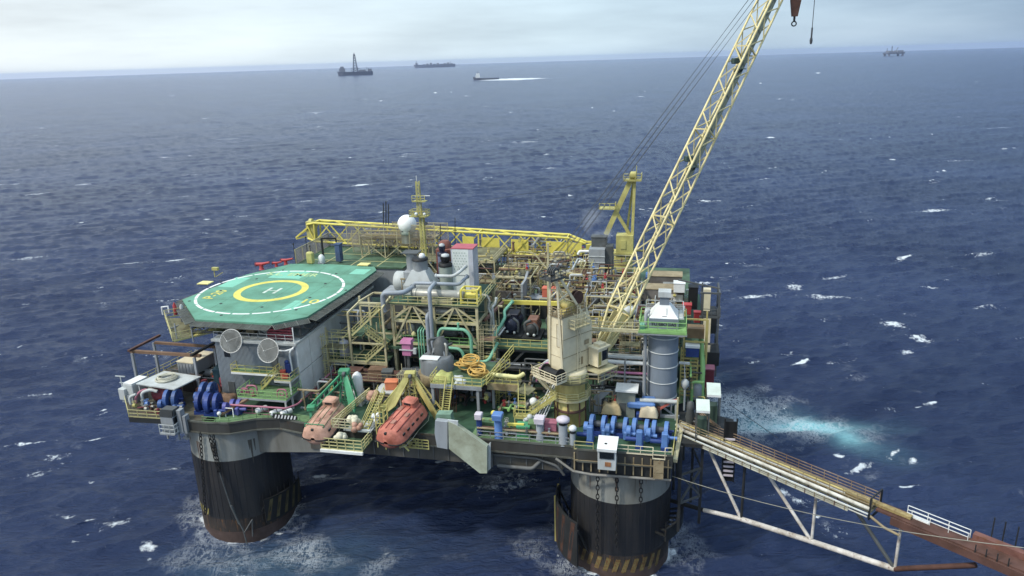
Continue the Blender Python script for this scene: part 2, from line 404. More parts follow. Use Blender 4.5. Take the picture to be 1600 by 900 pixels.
# ------------------------------------------------------------------ the sea: one wave-displaced sheet, curved like the earth
def sea():
    rng = np.random.default_rng(3)
    dense = np.radians(np.arange(-47, 47.01, 0.085)); co = np.radians(np.arange(50, 311, 3.0))
    th = np.concatenate([dense, co]); NT = len(th)
    ang = np.linspace(math.atan(CAM_H / 18.0), math.atan(CAM_H / 33000.0), 300)
    r1 = CAM_H / np.tan(np.linspace(math.atan(CAM_H / 60.0), math.atan(CAM_H / 3000.0), 820))
    r0 = np.linspace(14, 58, 40); r2 = np.geomspace(3060, 20500, 60)
    rr = np.concatenate([r0, r1, r2]); NR = len(rr)
    dr = np.gradient(rr)
    Rg, Tg = np.meshgrid(rr, th, indexing='ij'); DR = np.repeat(dr[:, None], NT, 1)
    x = Rg * np.sin(Tg); y = Rg * np.cos(Tg)
    z = np.zeros_like(x); dx = np.zeros_like(x); dy = np.zeros_like(x); sx = np.zeros_like(x); sy = np.zeros_like(x); jac = np.ones_like(x)
    wind = R(-16.0)                              # where the sea runs to, from the camera heading
    lam = np.geomspace(1.1, 44.0, 90)
    for i, l in enumerate(lam):
        k = 2 * math.pi / l
        a = 0.0115 * l ** 0.86 if l < 6 else 0.0115 * 6 ** 0.86 * (6 / l) ** 0.2
        a *= rng.uniform(0.6, 1.25)
        d = wind + rng.normal(0, 0.3 if l < 9 else 0.24); ph = rng.uniform(0, 2 * math.pi)
        kx, ky = k * math.sin(d), k * math.cos(d)
        att = np.clip((l / (DR * 2.4) - 0.7), 0.85, 1)
        p = kx * x + ky * y + ph
        s, c = np.sin(p) * att, np.cos(p) * att
        z += a * c; q = 0.95 if l < 16 else 0.6
        dx -= q * a * math.sin(d) * s; dy -= q * a * math.cos(d) * s
        jac -= q * a * k * c * 0.9
    # quiet water in the lee of nothing: keep it as it is; crests that fold break into white water
    def fbm(px_, py_, s0, seed, octs=4):
        r = np.random.default_rng(seed); out = np.zeros_like(px_); amp = 1.0; tot = 0
        for o in range(octs):
            for _ in range(5):
                t = r.uniform(0, 2 * math.pi); k = s0 * 2 ** o * r.uniform(0.7, 1.4)
                out += amp * np.sin(k * (px_ * math.cos(t) + py_ * math.sin(t)) + r.uniform(0, 6.28)) / 2.2
            tot += amp; amp *= 0.6
        return out / tot
    gust = fbm(x, y, 0.006, 11, 3) * 0.5 + fbm(x, y, 0.03, 12, 3) * 0.5
    far = np.clip(1 - Rg / 2500, 0, 1)
    foam = np.clip((0.36 - jac) * 2.2 + (gust - 0.46) * 0.55, 0, 1) * np.clip((gust + 0.25) * 1.6, 0, 1)
    foam = np.where(Rg < 2800, foam, 0)
    turq = np.zeros_like(x); lace = np.zeros_like(x)
    def at_px(px_, py_):
        d = ray(px_, py_); t = -CAM_H / d.z; return d.x * t, d.y * t
    def blob(px_, py_, w, h, ang_, amt, tgt):
        cx, cy = at_px(px_, py_); c_, s_ = math.cos(R(ang_)), math.sin(R(ang_))
        stamp(cx, cy, w, h, ang_, amt, tgt)
    def stamp(cx, cy, w, h, ang_, amt, tgt):
        r_ = math.hypot(cx, cy); a_ = math.atan2(cx, cy); m_ = 3.2 * max(w, h); c_, s_ = math.cos(R(ang_)), math.sin(R(ang_))
        i0, i1 = np.searchsorted(rr, r_ - m_), np.searchsorted(rr, r_ + m_) + 1; da = m_ / max(r_ - m_, 5)
        j0, j1 = np.searchsorted(dense, a_ - da), np.searchsorted(dense, a_ + da)
        if i1 <= i0 or j1 <= j0: return
        X, Y = x[i0:i1, j0:j1], y[i0:i1, j0:j1]
        u = (X - cx) * c_ + (Y - cy) * s_; v = -(X - cx) * s_ + (Y - cy) * c_
        wob = fbm(X, Y, 1.2 / max(w, h), int(abs(cx * 7 + cy * 3)) % 9973, 3) * 0.6
        tgt[i0:i1, j0:j1] += amt * np.exp(-np.clip(((u / w) ** 2 + (v / h) ** 2) * (1 + wob), 0, 30))
    # breaking crests that stand out in the photograph
    for (bx, by, w, h, an, am) in ((350, 217, 13, 5, 10, .95), (210, 411, 5.5, 2.2, 5, 1.0), (48, 402, 8, 2.0, 20, .75), (1395, 505, 2.5, 3.2, 40, 1.0), (1438, 531, 1.6, 2.6, 60, 1.0), (1417, 549, 2.2, 0.9, 20, 1.0),
            (1180, 462, 6, 2.4, 5, .9), (1290, 464, 7, 1.6, -8, .8), (1240, 446, 3, 3, 30, .8), (1535, 398, 6, 2.2, 10, .7), (1312, 713, .7, 1.0, 80, 1.0), (130, 288, 8, 3, 20, .8), (60, 303, 10, 2.5, 20, .8), (295, 273, 7, 2.5, 15, .6),
            (1100, 442, 3, 1.8, 20, .9), (860, 262, 6, 3, 10, .8), (1462, 328, 8, 2.4, 10, .9), (1500, 250, 14, 3, 5, .6), (1560, 200, 16, 4, 5, .6), (230, 855, 1.2, 1.6, 60, .9), (180, 820, 3, 1.6, 30, .7), (90, 715, 2.4, 1.4, 20, .7), (60, 740, 3, 1.4, 20, .6),
            (640, 240, 9, 3, 12, .8), (480, 315, 7, 2, 12, .7), (560, 290, 6, 2, 14, .7), (1535, 480, 4, 1.4, 10, .6), (1390, 640, 2, 1, 20, .6), (800, 755, 6, 3.5, 12, .62), (730, 725, 5, 1.6, 30, .45), (1300, 830, 2.6, 2.2, 60, .4), (1230, 770, 1.6, 4, 20, .5)):
        blob(bx, by, w, h, an, am, foam)
    q = random.Random(19)
    for _ in range(640):                         # small whitecaps all over, thinner with distance
        d_ = 75 * (2600 / 75) ** (q.random() ** .8); a_ = R(q.uniform(-40, 40)); w = q.uniform(.18, .62) * (1 + d_ / 190); 
        X0, Y0 = d_ * math.sin(a_), d_ * math.cos(a_); an = 16 + q.uniform(-20, 20); k = q.choice((1, 1, 2, 3)); am = q.uniform(.4, .85)
        for j in range(k):
            o = q.uniform(-2.5, 2.5) * w * (j > 0); stamp(X0 + o * math.cos(R(an)) * 1.6, Y0 + o * math.sin(R(an)) * 1.6 + q.uniform(-.6, .6) * w * (j > 0), w * q.uniform(1.2, 3.2), w * q.uniform(.3, .6), an, am * (1 if j == 0 else .75), foam)
        if w > .5: stamp(X0 + w * 1.0, Y0 - w * 2.0, w * 3.2, w * 1.6, an, .22, lace)
    # white water round the two near columns, and the churned pale water off the right side
    for (bx, by, w, h, an, am) in ((390, 874, 9, 3, 5, .4), (300, 850, 3, 4, 20, .3), (470, 850, 5, 3, 0, .3), (560, 880, 12, 4, 10, .25), (300, 800, 3, 5, 20, .35), (860, 880, 6, 5, 0, .25), (1060, 820, 3, 5, 0, .35), (1110, 880, 7, 5, 10, .22), (700, 700, 3, 5, 20, .2),
            (1175, 655, 9, 7, -8, .62), (1235, 668, 12, 4, -8, .42), (1150, 640, 6, 7, 0, .4), (1330, 685, 8, 3, -20, .3), (1180, 620, 10, 7, 0, .3)):
        blob(bx, by, w, h, an, am, lace)
    for (bx, by, w, h, an, am) in ((1268, 668, 8, 2.0, -4, 1.2), (1325, 684, 3.6, 2.8, -40, .6), (1225, 662, 6, 3.6, -6, .35), (1180, 655, 8, 6, 0, .18), (1360, 700, 7, 3, -30, .15), (430, 880, 14, 6, 0, .10)):
        blob(bx, by, w, h, an, am, turq)
    # ship wake, a long pale streak
    wx0, wy0 = at_px(742, 123.5); 
    for (bx, by, w, h, am) in ((795, 124.0, 70, 95, 1.7), (825, 122.8, 60, 50, .8), (860, 121.4, 90, 40, .4)):
        blob(bx, by, w, h, 0, am, foam)
    for cx_, cy_, r_ in ((-27.7, -.7, 6.6), (27.0, .9, 6.5)):           # water surging up the two columns
        w_ = W((cx_, cy_, 0)); dd = np.hypot(x - w_.x, y - w_.y) - r_; nn = fbm(x, y, 0.9, 77, 3)
        foam += np.where((dd > -.6) & (dd < 6), np.exp(-np.clip(dd - nn * .7, 0, 9) / .55) * .95, 0); lace += np.where(dd < 9, np.exp(-np.clip(dd, 0, 9) / 2.6) * .4 * (1 + nn), 0)
    z -= Rg ** 2 / (2 * 6371000.0)
    co_ = np.stack([x + dx, y + dy, z], -1).reshape(-1, 3).astype(np.float32)
    ii = np.arange(NR - 1)[:, None] * NT; jj = np.arange(NT)[None, :]; j2 = (jj + 1) % NT
    F = np.stack([ii + jj, ii + j2, ii + NT + j2, ii + NT + jj], -1).reshape(-1, 4)[:, ::-1].astype(np.int32)
    me = bpy.data.meshes.new('sea'); nv, nf = len(co_), len(F)
    me.vertices.add(nv); me.vertices.foreach_set('co', co_.ravel())
    me.loops.add(nf * 4); me.loops.foreach_set('vertex_index', F.ravel())
    me.polygons.add(nf); me.polygons.foreach_set('loop_start', np.arange(nf, dtype=np.int32) * 4); me.polygons.foreach_set('loop_total', np.full(nf, 4, np.int32))
    me.polygons.foreach_set('use_smooth', np.ones(nf, bool))
    me.update(calc_edges=True)
    for nm, arr in (('foam', foam), ('lace', lace), ('churn', turq)):
        at = me.attributes.new(nm, 'FLOAT', 'POINT'); at.data.foreach_set('value', np.clip(arr, 0, 1.5).ravel().astype(np.float32))
    m = bpy.data.materials.new('sea_water'); m.use_nodes = True; t = m.node_tree; t.nodes.clear()
    out = nd(t, 'ShaderNodeOutputMaterial'); b = nd(t, 'ShaderNodeBsdfPrincipled')
    b.inputs['IOR'].default_value = 1.33; b.inputs['Specular IOR Level'].default_value = 0.3; b.inputs['Roughness'].default_value = 0.16
    geo = nd(t, 'ShaderNodeNewGeometry')
    def noise(scale, det=6, rg=0.6, sc=(1, 1, 0.3), rot=-28):
        mpn = nd(t, 'ShaderNodeMapping'); mpn.inputs['Scale'].default_value = sc; mpn.inputs['Rotation'].default_value = (0, 0, R(rot))
        n = nd(t, 'ShaderNodeTexNoise'); n.inputs['Scale'].default_value = scale; n.inputs['Detail'].default_value = det; n.inputs['Roughness'].default_value = rg
        t.links.new(geo.outputs['Position'], mpn.inputs[0]); t.links.new(mpn.outputs[0], n.inputs['Vector']); return n.outputs['Fac']
    def mrange(src, a0, a1, b0=0.0, b1=1.0):
        q = nd(t, 'ShaderNodeMapRange'); q.inputs['From Min'].default_value = a0; q.inputs['From Max'].default_value = a1; q.inputs['To Min'].default_value = b0; q.inputs['To Max'].default_value = b1
        t.links.new(src, q.inputs['Value']); return q.outputs[0]
    def mathn(op, a, b_):
        q = nd(t, 'ShaderNodeMath', operation=op); q.use_clamp = False
        for i, v in enumerate((a, b_)):
            if isinstance(v, (int, float)): q.inputs[i].default_value = v
            else: t.links.new(v, q.inputs[i])
        return q.outputs[0]
    def attr(n):
        a = nd(t, 'ShaderNodeAttribute', attribute_name=n); return a.outputs['Fac']
    fn = noise(0.9, 9, 0.72, (1, 1, 0.2)); ln = noise(0.8, 10, 0.75, (1.5, 0.7, 0.2)); patch = noise(0.012, 3, 0.5)
    # whitecap: attribute eaten away by fine noise
    f1 = mrange(mathn('ADD', attr('foam'), mathn('MULTIPLY', mathn('SUBTRACT', fn, 0.5), 3.0)), 0.5, 0.95)
    # lacy foam: thin veins where the noise crosses its middle
    vein = mrange(mathn('ABSOLUTE', mathn('SUBTRACT', ln, 0.5), 0), 0.0, 0.045, 1.0, 0.0)
    vein2 = mrange(mathn('ABSOLUTE', mathn('SUBTRACT', noise(0.22, 9, 0.7), 0.5), 0), 0.0, 0.028, 1.0, 0.0)
    vv = mathn('MAXIMUM', vein, vein2)
    l1 = mathn('MULTIPLY', mrange(mathn('ADD', attr('lace'), mathn('MULTIPLY', mathn('SUBTRACT', noise(0.16, 5, 0.6), 0.5), 1.4)), 0.2, 0.85), mathn('ADD', mathn('MULTIPLY', vv, 0.72), 0.035))
    ft = mathn('MINIMUM', mathn('MAXIMUM', f1, l1), 1.0)
    mxc = nd(t, 'ShaderNodeMix', data_type='RGBA'); mxc.inputs[6].default_value = (0.017, 0.029, 0.072, 1); mxc.inputs[7].default_value = (0.028, 0.045, 0.104, 1)
    t.links.new(mrange(patch, 0.35, 0.65), mxc.inputs[0])
    mxt = nd(t, 'ShaderNodeMix', data_type='RGBA'); mxt.inputs[7].default_value = (0.28, 0.60, 0.64, 1)
    tq = mathn('MULTIPLY', attr('churn'), mrange(noise(0.2, 6, 0.6), 0.3, 0.6, 0.55, 1.0))
    t.links.new(tq, mxt.inputs[0]); t.links.new(mxc.outputs[2], mxt.inputs[6])
    mxf = nd(t, 'ShaderNodeMix', data_type='RGBA'); mxf.inputs[7].default_value = (0.74, 0.78, 0.8, 1)
    t.links.new(ft, mxf.inputs[0]); t.links.new(mxt.outputs[2], mxf.inputs[6])
    t.links.new(mxf.outputs[2], b.inputs['Base Color'])
    t.links.new(mrange(ft, 0, 1, 0.2, 0.8), b.inputs['Roughness'])
    bp = nd(t, 'ShaderNodeBump'); bp.inputs['Strength'].default_value = 0.9; bp.inputs['Distance'].default_value = 1.1
    def ridge(n_): return mathn('SUBTRACT', 1.0, mathn('MULTIPLY', mathn('ABSOLUTE', mathn('SUBTRACT', n_, 0.5), 0), 2.0))
    h = mathn('ADD', mathn('MULTIPLY', ridge(noise(0.5, 7, 0.6, (0.34, 1.3, 0.2), 24)), 0.8), mathn('MULTIPLY', ridge(noise(1.5, 6, 0.62, (0.4, 1.3, 0.2), 14)), 0.34))
    t.links.new(h, bp.inputs['Height']); t.links.new(bp.outputs[0], b.inputs['Normal'])
    t.links.new(b.outputs[0], out.inputs[0])
    me.materials.append(m)
    o = bpy.data.objects.new('sea', me); COL.objects.link(o); o['kind'] = 'structure'
    return o
SEA = sea()

# ------------------------------------------------------------------ hazy air over the sea
def haze():
    mb = MB(); mb.box((-21000, -21000, -40), (21000, 21000, 88))
    m = bpy.data.materials.new('sea_haze'); m.use_nodes = True; t = m.node_tree; t.nodes.clear()
    out = nd(t, 'ShaderNodeOutputMaterial'); v = nd(t, 'ShaderNodeVolumePrincipled')
    v.inputs['Color'].default_value = (0.58, 0.70, 1.0, 1); v.inputs['Density'].default_value = HAZE_D; v.inputs['Anisotropy'].default_value = 0.2
    t.links.new(v.outputs[0], out.inputs['Volume'])
    o = bpy.data.objects.new('haze', mb.mesh('haze', m)); COL.objects.link(o); o['kind'] = 'stuff'
HAZE_D = 4e-5
haze()

# ------------------------------------------------------------------ ships near the horizon
def sea_point(x, y):
    d = ray(x, y); t = -CAM_H / d.z; p = C0 + d * t; r2 = p.x ** 2 + p.y ** 2
    for _ in range(6):                           # meet the curved sea
        t = (-CAM_H - r2 / 12742000.0) / d.z; p = C0 + d * t; r2 = p.x ** 2 + p.y ** 2
    return p
def ship_root(name, label, cat, x, y, rz):
    o = bpy.data.objects.new(name, None); COL.objects.link(o); o.location = sea_point(x, y); o.rotation_euler = (0, 0, rz); o['label'] = label; o['category'] = cat
    return o, o.location.length / FPX            # metres per pixel there
def hull(mb, Ln, bm, h, bow=0.14, sheer=0.2):
    n = 14; vs = []; fs = []
    for i in range(n + 1):
        u = i / n; x = (u - 0.5) * Ln; w = bm / 2 * (1 if u > bow else math.sqrt(max(0.02, u / bow))) * (1 if u < 0.94 else 0.85); top = h * (1 + sheer * max(0, 1 - u / 0.3) ** 2)
        vs += [(x, -w * 0.8, -2), (x, w * 0.8, -2), (x + (-(0.03 * Ln) if i == 0 else 0), w, top), (x + (-(0.03 * Ln) if i == 0 else 0), -w, top)]
    for i in range(n):
        for k in range(4): fs.append((i * 4 + k, i * 4 + (k + 1) % 4, i * 4 + 4 + (k + 1) % 4, i * 4 + 4 + k))
    fs += [(3, 2, 1, 0), (n * 4, n * 4 + 1, n * 4 + 2, n * 4 + 3)]
    mb._add(vs, fs)
def ships():
    t, k = ship_root('drillship', 'grey drillship with one tall derrick, left of the tanker below the horizon', 'ship', 556, 117.5, R(6))
    L_ = 50 * k; mb = MB(); hull(mb, L_, L_ * 0.16, 5 * k); part('hull', mb, SHIPD, t)
    mb = MB(); mb.box((-L_ * .46, -L_ * .06, 5 * k), (-L_ * .3, L_ * .06, 10 * k)); mb.box((-L_ * .43, -L_ * .05, 10 * k), (-L_ * .33, L_ * .05, 12.5 * k)); part('bridge', mb, SHIPG, t)
    mb = MB()
    b0, b1, hb, ht = 3.4 * k, 0.9 * k, 5 * k, 29 * k
    for sx_ in (-1, 1):
        for sy_ in (-1, 1): mb.bar((sx_ * b0, sy_ * b0, hb), (sx_ * b1, sy_ * b1, ht), 0.8 * k)
    for i in range(7):
        f0 = i / 7; f1 = (i + 1) / 7; q0 = b0 + (b1 - b0) * f0; q1 = b0 + (b1 - b0) * f1; z0 = hb + (ht - hb) * f0; z1 = hb + (ht - hb) * f1
        for sy_ in (-1, 1):
            mb.bar((-q0, sy_ * q0, z0), (q1, sy_ * q1, z1), 0.5 * k); mb.bar((q0, sy_ * q0, z0), (-q1, sy_ * q1, z1), 0.5 * k); mb.bar((sy_ * q0, -q0, z0), (sy_ * q1, q1, z1), 0.5 * k)
    mb.box((-.9 * k, -.9 * k, ht), (.9 * k, .9 * k, ht + 1.2 * k)); mb.bar((0, 0, ht), (0, 0, ht + 3 * k), 0.4 * k)
    part('derrick', mb, SHIPD, t)
    mb = MB(); mb.box((L_ * .1, -L_ * .06, 5 * k), (L_ * .3, L_ * .06, 7.5 * k)); mb.box((L_ * .36, -L_ * .05, 5 * k), (L_ * .47, L_ * .05, 8.5 * k)); part('deckhouse', mb, SHIPG, t)
    mb = MB()
    for x0 in (.08, -.12, .33): mb.bar((L_ * x0, 0, 5 * k), (L_ * x0, 0, 11 * k), .5 * k); mb.bar((L_ * x0, 0, 10 * k), (L_ * (x0 + .1), 0, 8 * k), .4 * k)
    part('deck_crane', mb, SHIPG, t)
    t, k = ship_root('tanker', 'long low grey tanker on the horizon, between the drillship and the crane', 'ship', 680, 105.2, R(4))
    L_ = 60 * k; mb = MB(); hull(mb, L_, L_ * .16, 4.2 * k, .1, .1); part('hull', mb, SHIPG, t)
    mb = MB(); mb.box((-L_ * .48, -L_ * .07, 4 * k), (-L_ * .43, L_ * .07, 7 * k)); mb.bar((-L_ * .46, 0, 7 * k), (-L_ * .46, 0, 10 * k), .7 * k); part('bridge', mb, SHIPG, t)
    mb = MB()
    for i in range(9): x0 = -L_ * .3 + i * L_ * .085; mb.box((x0, -L_ * .04, 4 * k), (x0 + L_ * .06, L_ * .04, (4.9 + (i * 7 % 5) * .35) * k))
    mb.bar((L_ * .38, 0, 4 * k), (L_ * .38, 0, 7.5 * k), .6 * k); mb.bar((-L_ * .1, 0, 4 * k), (-L_ * .1, 0, 7 * k), .5 * k); part('deck_module', mb, SHIPG, t)
    t, k = ship_root('supply_vessel', 'small dark supply vessel with white bridge, trailing a white wake', 'ship', 760, 124.6, R(5))
    L_ = 38 * k; mb = MB(); hull(mb, L_, L_ * .2, 2.6 * k, .2, .9); part('hull', mb, SHIPD, t)
    mb = MB(); mb.box((-L_ * .42, -L_ * .08, 3 * k), (-L_ * .26, L_ * .08, 6.8 * k)); mb.box((-L_ * .39, -L_ * .07, 6.8 * k), (-L_ * .27, L_ * .07, 9.6 * k)); part('bridge', mb, WHITE, t)
    mb = MB(); mb.bar((-L_ * .33, 0, 9.6 * k), (-L_ * .33, 0, 12.6 * k), .5 * k); mb.bar((-L_ * .36, 0, 11 * k), (-L_ * .3, 0, 11 * k), .4 * k); part('mast', mb, SHIPG, t)
    t, k = ship_root('distant_oil_rig', 'tiny hazy oil rig on the horizon at the far right', 'oil rig', 1396, 87.4, R(0))
    mb = MB()
    for x0 in (-9, 9):
        for y0 in (-6, 6): mb.cyl((x0 * k, y0 * k, -2), (x0 * k, y0 * k, 3.2 * k), 1.5 * k, 8)
    k *= .85; part('column', mb, SHIPG, t)
    mb = MB(); mb.box((-13 * k, -9 * k, 3 * k), (13 * k, 9 * k, 5.4 * k)); part('deck', mb, SHIPD, t)
    mb = MB(); mb.box((-10 * k, -6 * k, 5.4 * k), (-4 * k, 6 * k, 8 * k)); mb.box((3 * k, -6 * k, 5.4 * k), (12 * k, 6 * k, 8.2 * k)); mb.box((-1 * k, -3 * k, 5.4 * k), (2 * k, 3 * k, 7 * k)); part('deckhouse', mb, SHIPG, t)
    mb = MB(); mb.bar((-3.5 * k, 0, 5 * k), (-3.5 * k, 0, 15 * k), .9 * k); mb.bar((2 * k, 0, 5 * k), (6 * k, 0, 13 * k), .6 * k); mb.bar((-11 * k, 0, 8 * k), (-11 * k, 0, 12 * k), .6 * k); part('derrick', mb, SHIPD, t)
ships()
# ------------------------------------------------------------------ the oil platform: hull, columns, main deck
D = 18.5                                       # main deck level
U = 24.0                                       # process deck level
plat = thing('oil_platform', 'big floating oil platform on thick black and grey columns, filling the middle of the picture', 'oil platform', (0, 25, 0))
def column(cx, cy, r, zb, label=None):
    mb = B(plat); mb.lathe([(r, zb), (r, 16.95)], (cx, cy, 0), 56); c = part('column', mb, HULLG, plat, label)
    def sub(nm, prof, mat):
        q = B(plat); q.lathe(prof, (cx, cy, 0), 56); o = part(nm, q, mat, c)
    sub('black_paint_band', [(r + .02, 1.4), (r + .02, zb)], HULLB)
    sub('tide_band', [(r + .035, 1.4), (r + .035, 2.2), (r + .03, 3.4)], M('tide_band_rust', (60, 52, 47), .75, .8, .5, scale=.7, streak=True, rustcol=(0.16, 0.075, 0.025)))
    sub('waterline_band', [(r + .03, -14), (r + .03, 1.4)], HULLR)
    return c
c1 = column(-27.7, -.7, 6.6, 12.6, 'grey and black column under the blue winches, hazard stripes near the water')
c2 = column(27.0, .9, 6.5, 11.0, 'grey and black column at the right corner with rust at its foot')
column(-24.6, 52, 7.1, 12.4); column(27.0, 52, 6.5, 12)
def seams(c, cx, cy, r, zt, zb, seed):
    q = random.Random(seed); mb = B(plat)
    for z in (zb + (zt - zb) * k / 5 for k in range(1, 5)): mb.lathe([(r, z - .05), (r + .045, z), (r, z + .05)], (cx, cy, 0), 56)
    for k in range(26): a = R(180 + k * 7.2 + q.uniform(-1, 1)); mb.bar((cx + (r + .01) * math.cos(a), cy + (r + .01) * math.sin(a), zt), (cx + (r + .01) * math.cos(a), cy + (r + .01) * math.sin(a), zb + q.uniform(0, 2)), .06)
    part('weld_seam', mb, HULLB, c)
    for k in range(16):                          # rust and dirt runs below the deck edge
        a = R(q.uniform(188, 352)); w = R(q.uniform(.4, 1.8)); h = q.uniform(.8, 4.5) * q.random() + .6; mb = B(plat); vs = []
        for zz, ww in ((15.3, w), (15.3 - h * .5, w * .7), (15.3 - h, w * .2)):
            for s in (-1, 1): vs.append((cx + (r + .03) * math.cos(a + s * ww), cy + (r + .03) * math.sin(a + s * ww), zz))
        mb._add(vs, [(0, 1, 3, 2), (2, 3, 5, 4)]); part('dirt_run', mb, DIRTRUN if k % 3 else RUSTRUN, c)
DIRTRUN = M('dirt_run', (92, 88, 78), .8, .5); RUSTRUN = M('rust_run', (132, 92, 66), .8, .6)
seams(c1, -27.7, -.7, 6.6, 12.6, 2.0, 1); seams(c2, 27.0, .9, 6.5, 11.0, 2.0, 2)
def stripes(c, cx, cy, r, a0, a1, n, z0, z1, lean, mat=YOLD):
    for i in range(n):
        mb = B(plat); t0 = R(a0 + (a1 - a0) * i / n); w = R((a1 - a0) / n * 0.5); q = 4
        vs = []
        for zz, sh in ((z0, 0.0), (z1, lean)):
            for k in range(q + 1):
                t = t0 + w * k / q + sh; vs.append((cx + r * math.cos(t), cy + r * math.sin(t), zz + rnd.uniform(-.1, .1)))
        fs = [(k, k + 1, q + 2 + k, q + 1 + k) for k in range(q)]
        mb._add(vs, fs); part('hazard_stripe', mb, mat, c)
stripes(c1, -27.7, -.7, 6.68, 200, 250, 9, 3.6, 4.7, R(4), M('dull_stripe', (150, 140, 60), .8, .9, .5))
stripes(c2, 27.0, .9, 6.58, 214, 328, 11, 1.0, 3.0, R(5), M('worn_stripe', (128, 112, 52), .8, .95, .9, scale=1.2))
# guards (bulwarked work floats) wrapped round the feet of the columns
def guard(c, cx, cy, r, a0, a1, z0, z1, mat, smat, nst, label=None):
    n = 18; mb = B(plat); vs = []; fs = []
    for i in range(n + 1):
        t = R(a0 + (a1 - a0) * i / n)
        for rr_, zz in ((r, z0), (r, z1), (r - .25, z1), (r - .25, z0)): vs.append((cx + rr_ * math.cos(t), cy + rr_ * math.sin(t), zz))
    for i in range(n):
        for k in range(4): fs.append((i * 4 + k, (i + 1) * 4 + k, (i + 1) * 4 + (k + 1) % 4, i * 4 + (k + 1) % 4))
    fs += [(3, 2, 1, 0), (n * 4, n * 4 + 1, n * 4 + 2, n * 4 + 3)]
    mb._add(vs, fs)
    for i in range(0, n + 1, 3):
        t = R(a0 + (a1 - a0) * i / n); p = Vector((cx + (r - .1) * math.cos(t), cy + (r - .1) * math.sin(t), z1)); mb.bar(p, p + Vector((0, 0, 1.1)), .09)
        q = Vector((cx + 6.0 * math.cos(t), cy + 6.0 * math.sin(t), z0 + .4)); mb.bar(p - Vector((0, 0, 1)), q, .22)
    g = part('fender_guard', mb, mat, c, label)
    for i in range(nst):
        t0 = a0 + (a1 - a0) * (i + .05) / nst; mb = B(plat); vs = []
        for zz, sh in ((z0 + .3, 0), (z1 - .2, 5.5)):
            for k in range(2): t = R(t0 + k * (a1 - a0) / nst * .36 + sh); vs.append((cx + (r + .02) * math.cos(t), cy + (r + .02) * math.sin(t), zz))
        mb._add(vs, [(0, 1, 3, 2)]); part('hazard_stripe', mb, smat, g)
guard(c1, -27.7, -.7, 8.2, 318, 366, 2.8, 6.4, BLACK, M('dim_stripe', (92, 84, 44), .85, .9, .5), 5, 'dark bulwark with dull yellow stripes')
guard(c2, 27.0, .9, 8.6, 170, 236, 1.5, 8.0, DARK, M('dark_rust', (84, 56, 44), .85, .9, .6), 5, 'dark rusty bulwark')
guard(c2, 27.0, .9, 8.3, 318, 368, 5.6, 7.4, DARK, DARK, 3)
# yellow frayed edge of the right guard, hull box, main deck
mb = B(plat)
for t in (171, 190): 
    q = Vector((27 + 8.65 * math.cos(R(t)), .9 + 8.65 * math.sin(R(t)), 0)); mb.bar(q + Vector((0, 0, 1)), q + Vector((0, 0, 8.1)), .22)
part('guard_edge_post', mb, OCHRE, c2)
hull_pts = [(-34.6, -7.0), (-27.5, -7.5), (-24.5, -7.1), (-21.5, -5.4), (-18.5, -4.6), (-13, -5.7), (21.6, -5.7), (22.4, -6.3), (33.6, -6.0), (34.2, 9), (38, 11), (38, 58), (-34, 58)]
mb = B(plat); mb.prism(hull_pts, 16.9, D - .12)
part('hull_box', mb, HULLD, plat)
inner = [(-31, 7), (-18.2, 7), (-18.0, -1), (-14, -4.9), (20.2, -4.9), (20.6, 6), (33.5, 6), (33.5, 57), (-32, 57)]
mb = B(plat); mb.prism(inner, 14.5, 16.9); part('hull_bottom_box', mb, M('hull_grey_brown', (98, 96, 88), .65, .8, .25, scale=.2, streak=True), plat)
mb = B(plat)                                    # tapering bracket between the left column and the hull
mb._add([(-22.6, -4.4, 12.9), (-9, -4.85, 14.4), (-9, -4.85, 16.88), (-22.6, -4.4, 16.88), (-22.6, 1, 12.9), (-9, 1, 14.4), (-9, 1, 16.88), (-22.6, 1, 16.88)], [(0, 1, 2, 3), (7, 6, 5, 4), (0, 4, 5, 1), (3, 2, 6, 7), (1, 5, 6, 2), (4, 0, 3, 7)]); part('corner_bracket', mb, M('bracket_grey', (120, 120, 112), .65, .9, .25, scale=.25, streak=True), plat)
mb = B(plat)                                    # stiffeners, hull plating seams and service pipes on the near face
for i in range(16): x = -11 + i * 2.05; mb.bar((x, -4.96, 14.6), (x, -4.96, 16.85), .14, .1)
for x in (-31.5, 33.9): 
    for i in range(9): mb.bar((x, -4 + i * 1.4, 15.4), (x, -4 + i * 1.4, 18.3), .14)
mb.tube([(9, -5.2, 16.2), (17, -5.2, 16.2), (19.6, -5.2, 15.4), (20.4, -4.9, 14)], .18, 8, bend=.5); mb.tube([(12, -5.4, 14.8), (16.5, -5.4, 14.8), (17.5, -5, 15.8)], .26, 8, bend=.4)
mb.box((10.6, -5.6, 14.6), (11.4, -5.2, 16.8)); mb.bar((10.4, -5.4, 13.6), (10.4, -5.4, 16.9), .1)
part('hull_piping', mb, M('hull_pipe_grey', (104, 106, 104), .6, .5, .2), plat)  # mid grey for the stiffeners and pipes of the near face
mb = B(plat); mb.prism([(p[0] * .999, p[1] + (.06 if p[1] < 0 else 0)) for p in hull_pts], D - .12, D); part('main_deck', mb, DKGRN, plat)
mb = B(plat)                                    # a lip and a rubbing bar along the deck edge
for i in range(8): mb.bar((*hull_pts[i], D + .06), (*hull_pts[i + 1], D + .06), .14, .26); mb.bar((hull_pts[i][0], hull_pts[i][1] - .05, 17.0), (hull_pts[i + 1][0], hull_pts[i + 1][1] - .05, 17.0), .2, .2)
part('deck_edge', mb, M('deck_edge_paint', (96, 98, 88), .7, .7, .3), plat)
mb = B(plat)                                    # pale bulkhead under the right winch deck
